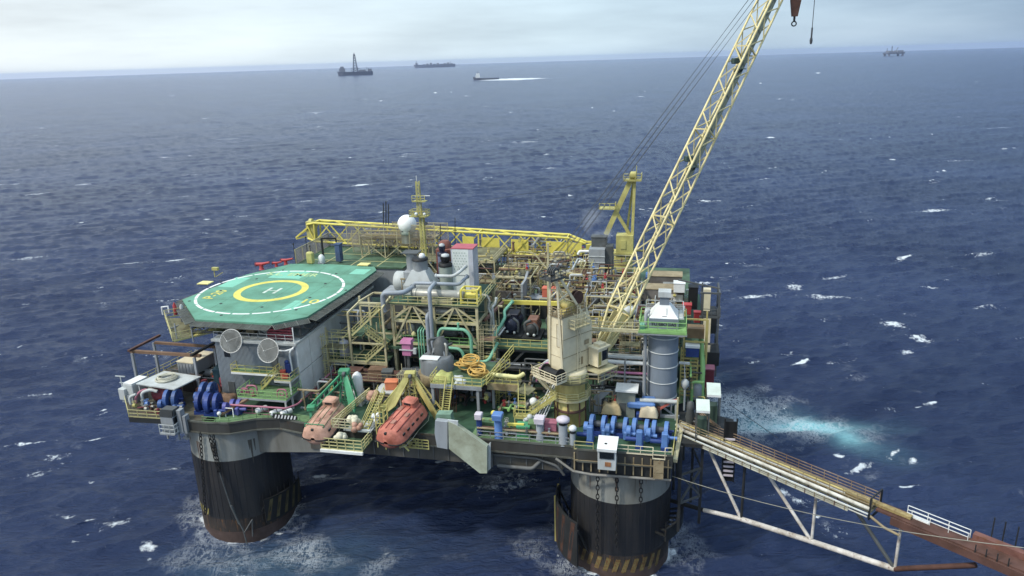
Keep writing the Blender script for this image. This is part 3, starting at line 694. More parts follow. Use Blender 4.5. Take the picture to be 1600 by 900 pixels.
mb.tube([(19.6, -6.2, 17.0), (21.8, -6.6, 15.7), (24, -6.7, 15.5), (33.5, -6.2, 15.4)], .17, 8); part('bumper_pipe', mb, M('bumper_grey', (140, 138, 130), .6, .6, .2), plat)
# left winch platform, cantilevered out
sp_pts = [(-27, -6.9), (-39.6, -7.6), (-44.3, -2.6), (-46, 3), (-44.3, 13.5), (-31, 14)]
mb = B(plat); mb.prism(sp_pts, D - .75, D - .06); part('winch_platform', mb, DARK, plat)
mb = B(plat); mb.prism([(p[0] * .998, p[1] * .99) for p in sp_pts], D - .06, D + .05); part('winch_platform_deck', mb, M('dirty_brown_deck', (88, 84, 66), .8, .8, .5), plat)
mb = B(plat)
for x, y in ((-42, 0), (-43, 8), (-38, -5), (-34, 10)): mb.bar((x, y, D - .75), (-30, y * .4, 15.5), .35)
part('platform_brace', mb, DARK, plat)
# green walkway strip round the top of the left column
mb = B(plat); mb.prism([(-28.5, -7.3), (-27, -7.4), (-24.5, -7.0), (-21.4, -5.35), (-18.4, -4.6), (-13, -5.7), (-13, -3.6), (-18.6, -2.6), (-22, -3.6), (-28.5, -4.2)], D + .01, D + .05); part('side_walkway', mb, LTGRN, plat)
mb = B(plat); mb.prism([(21.8, -6.1), (33.3, -5.9), (33.9, 2.6), (21.8, 4.5)], D + .01, D + .05); part('winch_deck', mb, DKGRN, plat)
mb = B(plat); mb.prism([(8.6, -5.6), (21.5, -5.6), (21.5, -2.2), (8.6, -2.2)], D + .01, D + .045); part('side_deck', mb, LTGRN, plat)
mb = B(plat); mb.prism([(34.1, 8), (37.8, 11.2), (37.8, 40), (34.6, 40)], D + .01, D + .05); part('side_deck', mb, LTGRN, plat)
# process deck on its legs
mb = B(plat); mb.prism([(6.2, 11.8), (35.8, 11.8), (35.8, 57), (-16.5, 57), (-16.5, 12.5), (-9, 12.5), (-9, 9.5), (6.2, 9.5)], U - .35, U - .05); pd = part('process_deck', mb, GRTG, plat)
mb = B(plat)
for x in (-16, -8.5, 0, 8, 16, 24, 30, 35):
    for y in (12.6, 24, 38, 56): mb.bar((x, y, D), (x, y, U - .35), .55)
for x in (8, 16, 24, 30, 35): mb.bar((x, 12.2, U - .6), (x, 56, U - .6), .3, .5)
for y in (12.4, 24, 38): mb.bar((-16, y, U - .6), (35.5, y, U - .6), .3, .55)
mb.bar((6.2, 12.0, U - .3), (35.6, 12.0, U - .3), .12, .5); mb.bar((8, 12.4, D + .3), (12, 12.4, U - .8), .28); mb.bar((16, 12.4, U - .8), (20, 12.4, D + .3), .28); mb.bar((30, 12.6, D + .3), (35, 12.6, U - .8), .28)
part('deck_leg', mb, DGREY, plat)
# under the deck: braces, risers
mb = B(plat)
for p, q, r_ in (((-18, 0, 1), (20, 2, 1), .9), ((-18, 52, 1), (20, 52, 1), .9), ((-24.6, 7, 1), (-24.6, 46, 1), .9), ((27, 8, 1), (27, 46, 1), .9)): mb.cyl((p[0], p[1], -3), (q[0], q[1], -3), r_, 16)
part('brace', mb, HULLR, plat)
mb = B(plat)
for i in range(7): mb.cyl((-6 + i * 2.4, 26, 15.2), (-6.5 + i * 2.6, 27, -2), .18, 8)
for i in range(5): mb.cyl((33 + i * .5, 14 + 3 * i, 16), (33.6 + i * .5, 14 + 3 * i, -2), .2, 8)
part('riser', mb, DARK, plat)
mb = B(plat)                                    # the black caisson and the grey pipe on the left column
mb.cyl((-34.9, -1.2, 17.6), (-34.9, -1.2, -4), .55, 14); mb.box((-35.6, -2.2, 14.4), (-34.2, -.8, 15.6)); part('caisson', mb, BLACK, plat)
mb = B(plat); mb.cyl((-35.0, -2.5, 18), (-35.0, -2.5, 12.8), .3, 10)
for z in (13, 15.2): mb.box((-35.5, -2.9, z), (-34.4, -2.0, z + .25))
part('drain_pipe', mb, GREY, plat)
mb = B(plat); mb.tube([pb(342, 735, -7.7), pb(361, 792, -7.7), pb(380, 828, -7.9), pb(386, 850, -8.2)], .1, 8)
mb.tube([pb(361, 790, -7.8), pb(374, 818, -7.8)], .17, 8); mb.bar(pb(382, 832, -8.0), pb(394, 812, -6.6), .12); mb.bar(pb(394, 812, -6.6), pb(395, 838, -6.6), .16)
part('hose_pipe', mb, DGREY, plat)
# mooring chains hanging down the column faces
def chain(p, q, label, r=.16):
    p = Vector(p); q = Vector(q); d = (q - p); n = int(d.length / .62); d = d.normalized(); u = d.cross(Vector((0, 1, 0))).normalized(); v = d.cross(u); mb = MB()
    for i in range(n):
        c = d * (i * .62 + .3); w = u if i % 2 else v; P = []
        for k in range(8):
            t = 2 * math.pi * k / 8; P.append(c + d * .4 * math.cos(t) + w * .19 * math.sin(t))
        mb.tube(P, .065, 5, closed=True)
    o = bpy.data.objects.new('mooring_chain', mb.mesh('mooring_chain', BLACK)); COL.objects.link(o); o.location = W(p); o.rotation_euler = (0, 0, -TH)
    o['label'] = label; o['category'] = 'chain'; o['group'] = 'mooring chains down the two near columns'
def chain_px(x0, y0, x1, y1, bb, label): 
    a = pb(x0, y0, bb); b = pb(x1, y1, bb); chain((a.x, bb, a.z), (b.x, bb, b.z), label)
chain_px(313, 676, 321, 806, -7.55, 'dark mooring chain down the left column, leftmost on it')
chain_px(327, 680, 342, 740, -7.6, 'dark mooring chain slanting down the middle of the left column top')
chain_px(333, 680, 345, 748, -7.7, 'short dark mooring chain on the left column, next to the long hose pipe')
chain_px(934, 738, 933, 872, -5.9, 'long dark mooring chain hanging down the left side of the right column')
chain_px(964, 740, 963, 862, -6.1, 'dark mooring chain down the middle of the right column')
chain_px(1002, 742, 1001, 792, -5.9, 'short dark mooring chain on the right column, rightmost of the three there')
mb = MB()
for x0, z0 in ((25.6, 12.9), (27.2, 13.8), (26.2, 12.2)): pass
# railings of the main deck, each run a thing of its own
RAILM = {'y': YRAIL, 'g': GRNB, 'w': LGREY}
def railing(pts, label, mat=YRAIL, h=1.1, w=.07, group='railings round the platform decks', step=1.6, mids=2):
    o = Vector(pts[0]); mb = MB(o); mb.rail(pts, h, w, step, mids=mids)
    return solo('railing', label, 'railing', mb, mat, o, group)
railing([(-46, 3, D), (-44.3, -2.6, D), (-39.6, -7.5, D), (-33.9, -7.3, D)], 'yellowed railing round the left corner of the winch platform with the maroon tank')
railing([(-28.4, -7.2, D), (-24.5, -7.0, D), (-21.4, -5.3, D), (-18.4, -4.5, D), (-13.4, -5.6, D)], 'low pale green railing along the curved green walkway over the left column', LTGRN, .8)
railing([(-44.3, 13.4, D), (-46, 3, D)], 'yellowed railing along the outer edge of the winch platform beside the brown gantry')
railing([(9.6, -5.6, D), (21.2, -5.6, D)], 'thin dark railing along the deck edge in front of the blue vent post', GREY)
railing([(21.9, -6.2, D), (24.2, -6.2, D)], 'short yellow railing just left of the white control cabin')
railing([(26.9, -6.2, D), (31.3, -6.2, D), (31.3, -7.0, D), (32.7, -7.0, D), (32.7, -6.1, D), (33.5, -6.0, D)], 'pale yellow railing with a square bay, right of the white control cabin', CREAM)
railing([(33.6, -6.0, D), (34.0, 1.0, D)], 'greenish yellow railing down the right side of the blue winch deck', YOLD)
railing([(37.8, 11.2, D), (37.9, 26, D), (38, 40, D)], 'dull yellow railing along the right side deck, beside the open sea', YOLD)
railing([(6.3, 11.9, U), (16.4, 11.9, U)], 'yellow railing in front of the black compressors', YOLD, 1.2)
railing([(16.6, 11.9, U), (21.5, 11.9, U)], 'yellow railing of the process deck, just behind the cream crane house', YOLD, 1.2)
railing([(23.5, 11.9, U), (29.0, 11.9, U)], 'grey railing of the process deck between the cream crane and the grey stack', GREY, 1.2)
# low bays beneath the right winch deck
mb = B(plat)
for i in range(12): x = 21.9 + i * 1.02; mb.bar((x, -6.1, 15.6), (x, -6.1, D - .5), .16)
mb.box((31.4, -7.0, 15.9), (32.6, -6.15, 16.6)); mb.box((31.4, -7.0, 16.7), (32.6, -6.95, 18.3)); mb.bar((22, -6.3, 17.1), (33.4, -6.2, 17.1), .1)
part('bulwark_frame', mb, TAN, plat)
mb = B(plat); mb.box((21.6, -5.9, 15.3), (33.4, -5.7, 16.92)); part('bulwark_plate', mb, DARK, plat)
# ------------------------------------------------------------------ helideck
HZ = 30.0
hd = thing('helideck', 'green many-sided helideck with white circle and yellow ring on top of the living quarters', 'helideck', (-29.5, 15.3, HZ - 1))
hp = [pz(x, y, HZ) for x, y in ((285, 468), (305, 499), (425, 505.5), (480, 495), (548, 451), (588, 422), (585, 417), (520, 413), (455, 412), (385, 429))]
hp = [(p.x, p.y) for p in hp]
mb = B(hd); mb.prism(hp, HZ - .3, HZ); part('deck_plate', mb, HELI, hd)
hc = (-29.4, 15.3, HZ)
mb = B(hd)
for k in range(24): mb.ring(hc, 11.0, 11.45, .008, 6, 2 * math.pi * (k + .06) / 24, 2 * math.pi * (k + .94) / 24)
part('landing_circle', mb, PWHITE, hd)
mb = B(hd); mb.ring(hc, 4.65, 5.75, .008, 64); part('aiming_ring', mb, PYEL, hd)
mb = B(hd)
def flat(mb, x0, y0, x1, y1, h): mb._add([(x0, y0, HZ + h), (x1, y0, HZ + h), (x1, y1, HZ + h), (x0, y1, HZ + h)], [(0, 1, 2, 3)])
q0 = pz(414, 455, HZ); q1 = pz(438, 453, HZ)
ca = (q0.x + q1.x) / 2; cb = (q0.y + q1.y) / 2
flat(mb, ca - 1.08, cb - 1.4, ca - .62, cb + 1.4, .009); flat(mb, ca + .62, cb - 1.4, ca + 1.08, cb + 1.4, .009)
flat(mb, ca - .58, cb - .1, ca + .58, cb + .1, .009); part('landing_letter', mb, PWORN, hd)
for (x0, y0, x1, y1) in ((340, 448, 392, 434), (440, 483, 478, 470), (418, 434, 487, 424), (545, 428, 580, 421)):
    p = pz(x0, y0, HZ); q = pz(x1, y1, HZ); mb = B(hd); flat(mb, min(p.x, q.x), min(p.y, q.y), max(p.x, q.x), max(p.y, q.y), .004); part('touch_up_patch', mb, HELI2, hd)
p = pz(337, 460, HZ + .01); lettering('platform_number', 'P-20', 2.5, PYEL, hd, (p.x, p.y, HZ + .016), (0, 0, R(90)), .03, .003)
p = pz(483, 471, HZ + .01); lettering('weight_limit_number', '10', 2.5, PYEL, hd, (p.x, p.y, HZ + .016), (0, 0, 0), .03, .003, 1.25)
p = pz(457, 429, HZ + .01); lettering('faded_lettering', 'S.L. EMER', 2.3, PFADE, hd, (p.x, p.y, HZ + .016), (0, 0, 0), .02, .003, 1.0)
for k in range(14):
    t = 2 * math.pi * (k + .3) / 14; r_ = 8.4 if k % 2 else 12.1
    x, y = hc[0] + r_ * math.cos(t), hc[1] + r_ * math.sin(t)
    mb = B(hd); mb.lathe([(.24, 0), (.2, .05)], (x, y, HZ), 10); part('tie_down', mb, DARK, hd)
for i in range(12):                              # plating seams
    pass
mb = B(hd)
for y in (5.2, 10.0, 20.3, 25.4): mb.box((-38 if y > 8 else -35, y, HZ + .002), (-17.9, y + .05, HZ + .006))
for x in (-34, -27, -22): mb.box((x, 3, HZ + .002), (x + .05, 29, HZ + .006))
part('deck_seam', mb, GRTG, hd)
# safety net sloping out from the edge, each side a part
def inset(p, q, d): 
    v = Vector((q[0] - p[0], q[1] - p[1])); n = Vector((v.y, -v.x)).normalized(); return n * d
n = len(hp); 
for i in (0, 1, 2, 3, 4, 8, 9):
    p, q = hp[i], hp[(i + 1) % n]; o = inset(p, q, 1.4); mb = B(hd)
    a0 = Vector((*p, HZ - .25)); b0 = Vector((*q, HZ - .25)); a1 = a0 + Vector((o.x, o.y, .0)) + Vector((0, 0, -.25)); b1 = b0 + Vector((o.x, o.y, -.25))
    mb.bar(a1, b1, .08); k = max(2, int((b0 - a0).length / 1.5))
    for j in range(k + 1): mb.bar(a0.lerp(b0, j / k), a1.lerp(b1, j / k), .09)
    for j in range(1, 9): mb.bar(a0.lerp(a1, j / 9), b0.lerp(b1, j / 9), .055)
    k2 = int((b0 - a0).length / .22)
    for j in range(k2): mb.bar(a0.lerp(b0, j / k2), a1.lerp(b1, j / k2), .04)
    part('safety_net', mb, NET, hd)
mb = B(hd)                                       # truss underneath
for y in (3, 9, 15, 21, 27): mb.bar((-37, y, HZ - .9), (-17.5, y, HZ - .9), .3, .6); mb.bar((-37, y, HZ - 2.6), (-18, y, HZ - 2.6), .22, .3)
for x in (-36, -31, -26, -21.5, -18): mb.bar((x, 2.6, HZ - .7), (x, 29, HZ - .7), .3, .5); mb.bar((x, 2.6, HZ - 2.6), (x, 28, HZ - 2.6), .22, .3)
for x in (-18, -21.5, -26, -31): 
    for y in (3, 9, 15, 21): mb.bar((x, y, HZ - .9), (x, y + 3, HZ - 2.6), .16); mb.bar((x, y + 3, HZ - 2.6), (x, y + 6, HZ - .9), .16)
for y in (3, 9, 15):
    for x in (-36, -31, -26): mb.bar((x, y, HZ - .9), (x + 2.4, y, HZ - 2.6), .14); mb.bar((x + 2.4, y, HZ - 2.6), (x + 5, y, HZ - .9), .14)
part('support_truss', mb, DGREY, hd)
for x, y in ((-30, 3.2), (-24.5, 3.2), (-18.3, 3.2), (-18.3, 12), (-18.3, 21)):
    mb = B(hd); mb.bar((x, y, 27.05), (x, y, HZ - .9), .26); part('support_leg', mb, DGREY, hd)
mb = B(hd); mb.bar((-34.6, 9, HZ - 2.6), (-30.6, 6, 19), .3); mb.bar((-38, 12, HZ - 1), (-31, 10, 21), .3); mb.bar((-38, 6.4, HZ - 1), (-36, 6.4, HZ - 3.5), .18); part('raking_leg', mb, DGREY, hd)
# access tower and walkway hanging off the left corner
tw = thing('access_platform', 'weathered grating platform and walkway hanging off the left corner of the helideck', 'walkway', (-38, 6, 27.4))
A1, A2, A3, A4 = pz(258, 497, 28.6), pz(282, 531, 27.4), pz(345, 516, 27.4), pz(300, 497, 28.6)
mb = B(tw); mb.plate([A1 + Vector((0, 0, .0)), pz(270, 533, 27.0), pz(300, 526, 27.0), A4], .12); part('landing', mb, GRTY, tw)
mb = B(tw); mb.plate([pz(272, 533, 27.0), pz(350, 515, 27.0), pz(350, 508, 27.0), pz(280, 524, 27.0)], .14); part('walkway_deck', mb, YOLD, tw)
mb = B(tw); mb.rail([A1, pz(270, 533, 27.0), pz(350, 517, 27.0)], 1.2, .07, 1.2); mb.rail([pz(258, 497, 28.6), pz(300, 490, 28.6)], 1.2, .07, 1.2); part('railing', mb, YRAIL, tw)
mb = B(tw)
for x, y in ((262, 500), (275, 520), (290, 505), (300, 520)):
    p = pz(x, y, 28); mb.bar((p.x, p.y, 26.6), (p.x, p.y, 29.4), .14)
mb.bar(pz(262, 500, 28), pz(290, 520, 26.8), .12); mb.bar(pz(262, 515, 28), pz(300, 500, 28), .12); part('frame', mb, GREY, tw)
p = pz(262, 492, 28.7); mb = MB(p); mb.tube([p + Vector((-.8, 0, 0)), p + Vector((-.8, 0, 1.2)), p + Vector((.3, 0, 1.4)), p + Vector((.3, 0, .2))], .13, 8); solo('white_hoop', 'white bent pipe hoop at the outer left tip of the helideck walkway', 'pipe hoop', mb, WHITE, p)
p = pz(264, 491, 28.7) + Vector((1.2, 0, 0)); mb = MB(p); mb.lathe([(.24, 0), (.26, .1), (.26, 1.5), (.1, 1.75), (.1, 1.9)], p, 12); solo('fire_extinguisher', 'tall red extinguisher standing by the left corner of the helideck', 'fire extinguisher', mb, RED, p)
p = p + Vector((1.0, .2, 0)); mb = MB(p); mb.lathe([(.28, 0), (.28, 1.3), (.12, 1.6)], p, 12); solo('gas_bottle', 'pale grey bottle standing beside the red extinguisher at the helideck corner', 'gas bottle', mb, LGREY, p)
p = p + Vector((1.9, .6, -.2)); mb = MB(p); mb.cbox(p + Vector((0, 0, .55)), (1.7, 1.2, 1.1)); mb.cbox(p + Vector((0, 0, 1.15)), (1.9, 1.4, .1)); mb.bar(p + Vector((-.85, -.62, .2)), p + Vector((.85, -.62, .9)), .08); solo('equipment_crate', 'rusty brown crate between the helideck edge and the pale bottle', 'crate', mb, RUST, p)
def yellow_hatch(x, y, label):
    p = pz(x, y, HZ); t = thing('access_hatch', label, 'hatch', p, 'yellow hatches at the helideck edge')
    mb = B(t); mb.cbox(p + Vector((0, 0, .12)), (2.0, 1.7, .16)); part('lid', mb, PFADE if False else M('pale_yellow_panel', (226, 216, 120), .6, .2), t)
    mb = B(t); mb.bar(p + Vector((-.8, -.87, .15)), p + Vector((.8, -.87, .15)), .1); part('hinge_bar', mb, OCHRE, t)
yellow_hatch(321, 443, 'pale yellow hatch on the far left edge of the helideck'); yellow_hatch(569, 414, 'pale yellow hatch at the right far corner of the helideck')
p = pz(336, 433, HZ - .2); mb = MB(p); mb.bar(p, p + Vector((0, 0, 1.4)), .12); mb.cbox(p + Vector((.3, 0, 1.5)), (1.1, .5, .5)); mb.bar(p + Vector((.2, 0, .1)), p + Vector((1.6, 0, .9)), .1); solo('flood_light', 'yellow floodlight bracket beyond the helideck, near the left hatch', 'floodlight', mb, YOLD, p)
def foam_monitor(x, y, s, label):
    p = pz(x, y, HZ - .1); t = thing('foam_monitor', label, 'foam cannon', p, 'red foam cannons along the far helideck edge')
    mb = B(t); mb.lathe([(.45 * s, 0), (.3 * s, .2), (.3 * s, .7 * s)], p, 12); part('base', mb, RED, t)
    mb = B(t); mb.tube([p + Vector((-.9 * s, .1, .8 * s)), p + Vector((.2 * s, 0, .9 * s)), p + Vector((1.6 * s, -.1, 1.25 * s))], [.3 * s, .26 * s, .16 * s], 10); part('barrel', mb, RED, t)
    mb = B(t); mb.torus(p + Vector((-1.0 * s, .1, .8 * s)), .34 * s, .06, 14, 6, 'x'); part('hand_wheel', mb, MAROON, t)
foam_monitor(409, 421, 1.1, 'large red foam cannon on the far helideck edge, leftmost'); foam_monitor(432, 416.5, .75, 'small red foam cannon in the middle of the far helideck edge'); foam_monitor(447, 413.5, .95, 'red foam cannon nearest the yellow flag board on the far edge')
p = pz(486, 412, HZ); mb = MB(p); mb.cbox(p + Vector((0, 0, 1.1)), (1.3, .9, 2.2), 0, .2); mb.lathe([(.35, -.5), (.35, .5)], p + Vector((0, -.1, 1.2)), 12, 'x'); solo('yellow_locker', 'yellow upright locker on the far edge of the helideck', 'locker', mb, YOLD, p)
p = pz(503, 410, HZ); mb = MB(p); mb.lathe([(.55, 0), (.6, .3), (.6, 1.0), (.3, 1.4), (.1, 1.5)], p, 14); mb.cbox(p + Vector((-.1, 0, -.1)), (1.0, .8, .3)); solo('white_dome', 'small white dome behind the helideck, under the dark pipe gallows', 'dome', mb, WHITE, p)
p = pz(506, 408, HZ); mb = MB(p); mb.bar(p, p + Vector((0, 0, 4.2)), .28); mb.bar(p + Vector((-.1, 0, 4.2)), p + Vector((2.8, 0, 4.3)), .28); mb.bar(p + Vector((2.8, 0, 4.3)), p + Vector((2.8, 0, 3.6)), .2); solo('pipe_gallows', 'dark angled gallows post at the back of the helideck', 'gallows', mb, BLACK, p)
p = pz(531, 408, HZ); mb = MB(p); mb.cbox(p + Vector((0, 0, 1.6)), (1.0, 1.2, 3.2), 0, .1); mb.cbox(p + Vector((0, 0, 3.25)), (1.2, 1.4, .16)); solo('blue_cabinet', 'tall blue cabinet at the edge of the green roof deck', 'cabinet', mb, M('slate_blue_cabinet', (66, 88, 128), .6, .4), p)
for x, y, h in ((462, 411, 3.4), (482, 411, 4.6), (487, 411, 3.0)):
    p = pz(x, y, HZ - .2); mb = MB(p); mb.bar(p, p + Vector((0, 0, h)), .09); mb.lathe([(.12, 0), (.12, .3)], p + Vector((0, 0, h)), 8)
    solo('marker_pole', {462: 'thin dark marker pole on the far helideck edge, left of the yellow locker', 482: 'tall thin marker pole rising behind the yellow locker', 487: 'short thin marker pole right behind the yellow locker'}[x], 'pole', mb, DARK, p)

# ------------------------------------------------------------------ living quarters under the helideck
lq = thing('living_quarters', 'grey corrugated living quarters under the helideck with pink piped balconies', 'building', (-24.5, 12, D))
mb = B(lq); mb.box((-30.6, 1.0, D), (-18.1, 28, 27.0))
part('wall', mb, CORR, lq)
mb = B(lq)                                       # corrugation of the near face, panel joints of the long side
for i in range(62): x = -30.5 + i * .2; mb.bar((x, .98, D + .2), (x, .98, 26.6), .08)
part('corrugation', mb, CORR, lq)
for (y0, y1, z0, z1, mt) in ((1.1, 4.6, 18.7, 22.6, WHITE), (1.1, 4.6, 22.75, 26.9, WHITE), (4.75, 9.6, 18.9, 22.6, WHITE), (4.75, 9.6, 22.75, 26.9, WHITE), (9.75, 15, 18.9, 22.6, LGREY), (9.75, 15, 22.75, 26.9, LGREY), (15.2, 22, 18.9, 26.9, GREY)):
    mb = B(lq); mb.box((-18.1, y0, z0), (-17.86, y1, z1)); part('cladding_panel', mb, mt, lq)
mb = B(lq); mb.box((-30.9, .6, 26.98), (-17.7, 28.3, 27.3)); part('roof_slab', mb, LGREY, lq)
mb = B(lq); mb.tube([(-22.0, .5, 26.3), (-19.2, .2, 26.3), (-18.1, .6, 26.6)], .14, 8, bend=.4); mb.tube([(-18.0, .9, 26.9), (-18.6, .2, 26.2), (-18.5, .2, 23.4)], .14, 8, bend=.5); mb.bar((-18.0, .8, 27.2), (-18.0, .8, 29.6), .12); part('white_pipe', mb, WHITE, lq)
mb = B(lq)                                       # maroon louvres and dark items between roof and helideck
for k in range(5): mb.box((-22.4, 1.4, 27.5 + k * .42), (-18.6, 1.7, 27.75 + k * .42))
part('louvre_bank', mb, MAROON, lq)
mb = B(lq); mb.rail([(-30.5, .9, 27.3), (-18, .9, 27.3)], 1.1, .06, 1.4); part('roof_railing', mb, LGREY, lq)
for x in (-28.6, -26.2, -24.2): 
    mb = B(lq); mb.cbox((x, 3.6, 28.1), (1.2, 1.0, 1.6), .1); part('roof_unit', mb, LGREY if x > -25 else TAN, lq)
def balcony(x0, x1, z, y0, mat_slab, mat_rail, nm='balcony'):
    mb = B(lq); mb.box((x0, y0, z - .28), (x1, .95, z)); b = part(nm, mb, mat_slab, lq)
    mb = B(lq); mb.box((x0 + .05, y0 + .05, z + .002), (x1 - .05, .94, z + .03)); part('balcony_floor', mb, LTGRN, b)
    mb = B(lq); mb.rail([(x0, .9, z), (x0 + .04, y0 + .06, z), (x1 - .04, y0 + .06, z), (x1, .9, z)], 1.1, .06, 1.1); part('balcony_railing', mb, mat_rail, b)
balcony(-27.6, -20.8, 23.0, -.6, WHITE, YOLD); balcony(-20.4, -17.9, 22.6, -1.6, LGREY, YRAIL); balcony(-25.2, -17.8, 20.6, -3.4, GREY, GRNB)
mb = B(lq)
for x, y, z in ((-18.0, -1.5, 22.3), (-18.0, -3.3, 20.3)): mb.bar((x, y, D), (x, y, z), .22)
mb.bar((-25.1, -3.3, D), (-25.1, -3.3, 20.3), .2); part('balcony_post', mb, LGREY, lq)
mb = B(lq); mb.stair((-23.2, -.2, 20.6), (-20.9, -.2, 22.9), .8, (0, 1, 0)); part('stair', mb, YOLD, lq)
mb = B(lq); mb.rail([(-25.2, -4.0, D + .05), (-17.8, -4.0, D + .05)], 1.1, .06, 1.3); part('pink_railing', mb, PINK, lq)
for (x, y, z, r_) in ((-23.6, -2.2, 20.6, .8), (-24.6, -2.4, 20.6, .55), (-18.9, -2.4, 20.6, .7)):
    mb = B(lq); mb.tube([(x - r_, y, z), (x - r_, y, z + 1.6 * r_), (x + r_, y, z + 1.7 * r_), (x + r_, y, z)], .12, 8, bend=.5); mb.torus((x, y - .1, z + .5), .3, .08, 14, 6, 'y'); part('pink_pipe', mb, PINK, lq)
mb = B(lq); mb.tube([(-25.6, -4.6, D + 1.5), (-17.2, -4.6, D + 1.6), (-16.4, -3, D + 1.5), (-16.2, 8, D + 1.9)], .14, 8, bend=.5); part('pink_pipe', mb, PINK, lq)
mb = B(lq)
for (x, z) in ((-29.3, 24.6), (-22.0, 20.9)): mb.box((x, .9, z), (x + .9, .99, z + .8))
part('window', mb, GLASS, lq)
mb = B(lq); mb.box((-29.4, .85, D + .1), (-28.4, .98, D + 2.2)); mb.box((-21.9, .85, 23.0), (-21.0, .98, 25.0)); part('door', mb, DGREY, lq)
p = Vector((-19.4, -.7, 22.63)); mb = MB(p); mb.cbox(p + Vector((0, 0, .55)), (.62, .5, 1.1), .2, .06); mb.cbox(p + Vector((0, 0, 1.15)), (.7, .58, .12), .2); mb.cbox(p + Vector((.4, .1, .35)), (.5, .5, .7), .2, .05)
solo('orange_locker', 'bright orange equipment locker on the small landing under the right dish', 'locker', mb, M('safety_orange', (222, 78, 40), .5, .2), p)
p = Vector((-18.9, -.1, 22.63)); mb = MB(p); mb.cbox(p + Vector((0, 0, 1.0)), (.7, .5, 2.0), 0, .05); mb.sphere(p + Vector((-.1, 0, 2.2)), .32, 10, 6); solo('blue_instrument_post', 'dark blue instrument post with pale cap, behind the orange locker', 'instrument post', mb, BLUED, p)
# satellite dishes on the front
def dish(x, y, label, rz):
    c = pb(x, y, -1.6); t = thing('mesh_dish', label, 'dish antenna', c, 'mesh dishes on the front of the living quarters', rz)
    Rr = 1.62; nrm = Vector((.05, -.94, .34)).normalized(); q = nrm.to_track_quat('Z', 'Y').to_matrix().to_4x4()
    mb = MB(); mb.x = q; mb.lathe([(.05, -.34), (.5, -.31), (1.0, -.2), (1.35, -.09), (Rr, .0)], (0, 0, 0), 36); mb.lathe([(Rr, .0), (1.35, -.11), (1.0, -.22), (.5, -.33), (.05, -.36)], (0, 0, 0), 36); part('reflector', mb, DISHM, t)
    mb = MB(); mb.x = q; mb.torus((0, 0, .02), Rr, .055, 36, 6)
    for k in range(26):
        a = 2 * math.pi * k / 26; P = [(r_ * math.cos(a), r_ * math.sin(a), .035 - .34 * (1 - (r_ / Rr) ** 2)) for r_ in (.12, .6, 1.1, Rr)]; mb.tube(P, .026, 4)
    part('rib', mb, DISHR, t)
    mb = MB(); mb.x = q
    for k in range(3): a = 2 * math.pi * k / 3 + .5; mb.tube([(Rr * .9 * math.cos(a), Rr * .9 * math.sin(a), 0), (0, 0, 1.05)], .02, 4)
    mb.sphere((0, 0, 1.05), .1, 8, 6); part('feed', mb, DISHR, t)
    mb = MB(); mb.bar((0, .25, -.1), (0, 1.6, -.6), .18); mb.bar((0, 1.5, -.6), (0, 2.4, -.6), .2); mb.x = None; part('mount', mb, DGREY, t)
dish(361, 533, 'round grey mesh dish at the left corner of the living quarters', 0.0); dish(419, 548, 'round grey mesh dish right of and lower than its twin, beside the white pipe', -.12)
# ------------------------------------------------------------------ winches
V = Vector
def winch(c, label, mat, dark, rz=0.0, dia=1.5, wl=2.4, group='blue mooring winches on the left platform', gears=(1, 1)):
    """one mooring winch: bed, drum with two big rimmed flanges, gear case and brake case; axle along local x"""
    t = thing('mooring_winch', label, 'winch', c, group, rz)
    mb = MB(); mb.cbox((0, 0, .15), (wl + 1.2, 2.1, .3)); mb.cbox((0, -.85, .38), (wl + 1.2, .25, .3)); mb.cbox((0, .85, .38), (wl + 1.2, .25, .3))
    for s in (-1, 1): mb.prism([(s * wl / 2 - .12, -.6), (s * wl / 2 + .12, -.6), (s * wl / 2 + .12, .6), (s * wl / 2 - .12, .6)], .3, 1.2)
    part('bed', mb, dark, t)
    mb = MB(); mb.lathe([(.42, -wl / 2), (.42, wl / 2)], (0, 0, dia * .82), 20, 'x'); part('drum', mb, WIRE, t)
    for s in (-1, 1):
        mb = MB(); x0 = s * wl / 2
        mb.lathe([(.3, x0 - .24), (dia * .8, x0 - .24), (dia * .8, x0 + .24), (.3, x0 + .24)], (0, 0, dia * .82), 28, 'x', False)
        f = part('flange', mb, mat, t)
        mb = MB()
        for k in range(8): a = math.pi * k / 4; mb.bar((x0 + s * .26, .25 * math.cos(a), dia * .82 + .25 * math.sin(a)), (x0 + s * .26, dia * .72 * math.cos(a), dia * .82 + dia * .72 * math.sin(a)), .1)
        part('spoke', mb, dark, f)
    mb = MB(); mb.lathe([(.14, -wl / 2 - .9), (.14, wl / 2 + .9)], (0, 0, dia * .82), 12, 'x'); part('axle', mb, dark, t)
    if gears[0]:
        mb = MB(); mb.cbox((-wl / 2 - .55, -1.15, .85), (.62, .95, 1.3), 0, .12); mb.lathe([(.62, -wl / 2 - .8), (.62, -wl / 2 - .3)], (0, -1.15, 1.25), 18, 'x'); part('gear_case', mb, mat, t)
    if gears[1]:
        mb = MB(); mb.cbox((wl / 2 + .2, -1.3, .7), (.5, .8, 1.1), 0, .1); mb.lathe([(.2, -.5), (.25, .5)], (wl / 2 + .9, -1.2, .9), 12, 'x'); part('motor', mb, mat, t)
    return t
BLUEL = M('darker_winch_blue', (52, 92, 156), .5, .45)  # a darker blue for winches of the left platform
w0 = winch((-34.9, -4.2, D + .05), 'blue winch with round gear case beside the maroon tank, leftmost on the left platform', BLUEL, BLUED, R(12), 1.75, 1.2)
copy_tree(w0, (-31.3, -1.2, D + .05), 'blue winch set back between the two nearer winches of the left platform', R(-4))
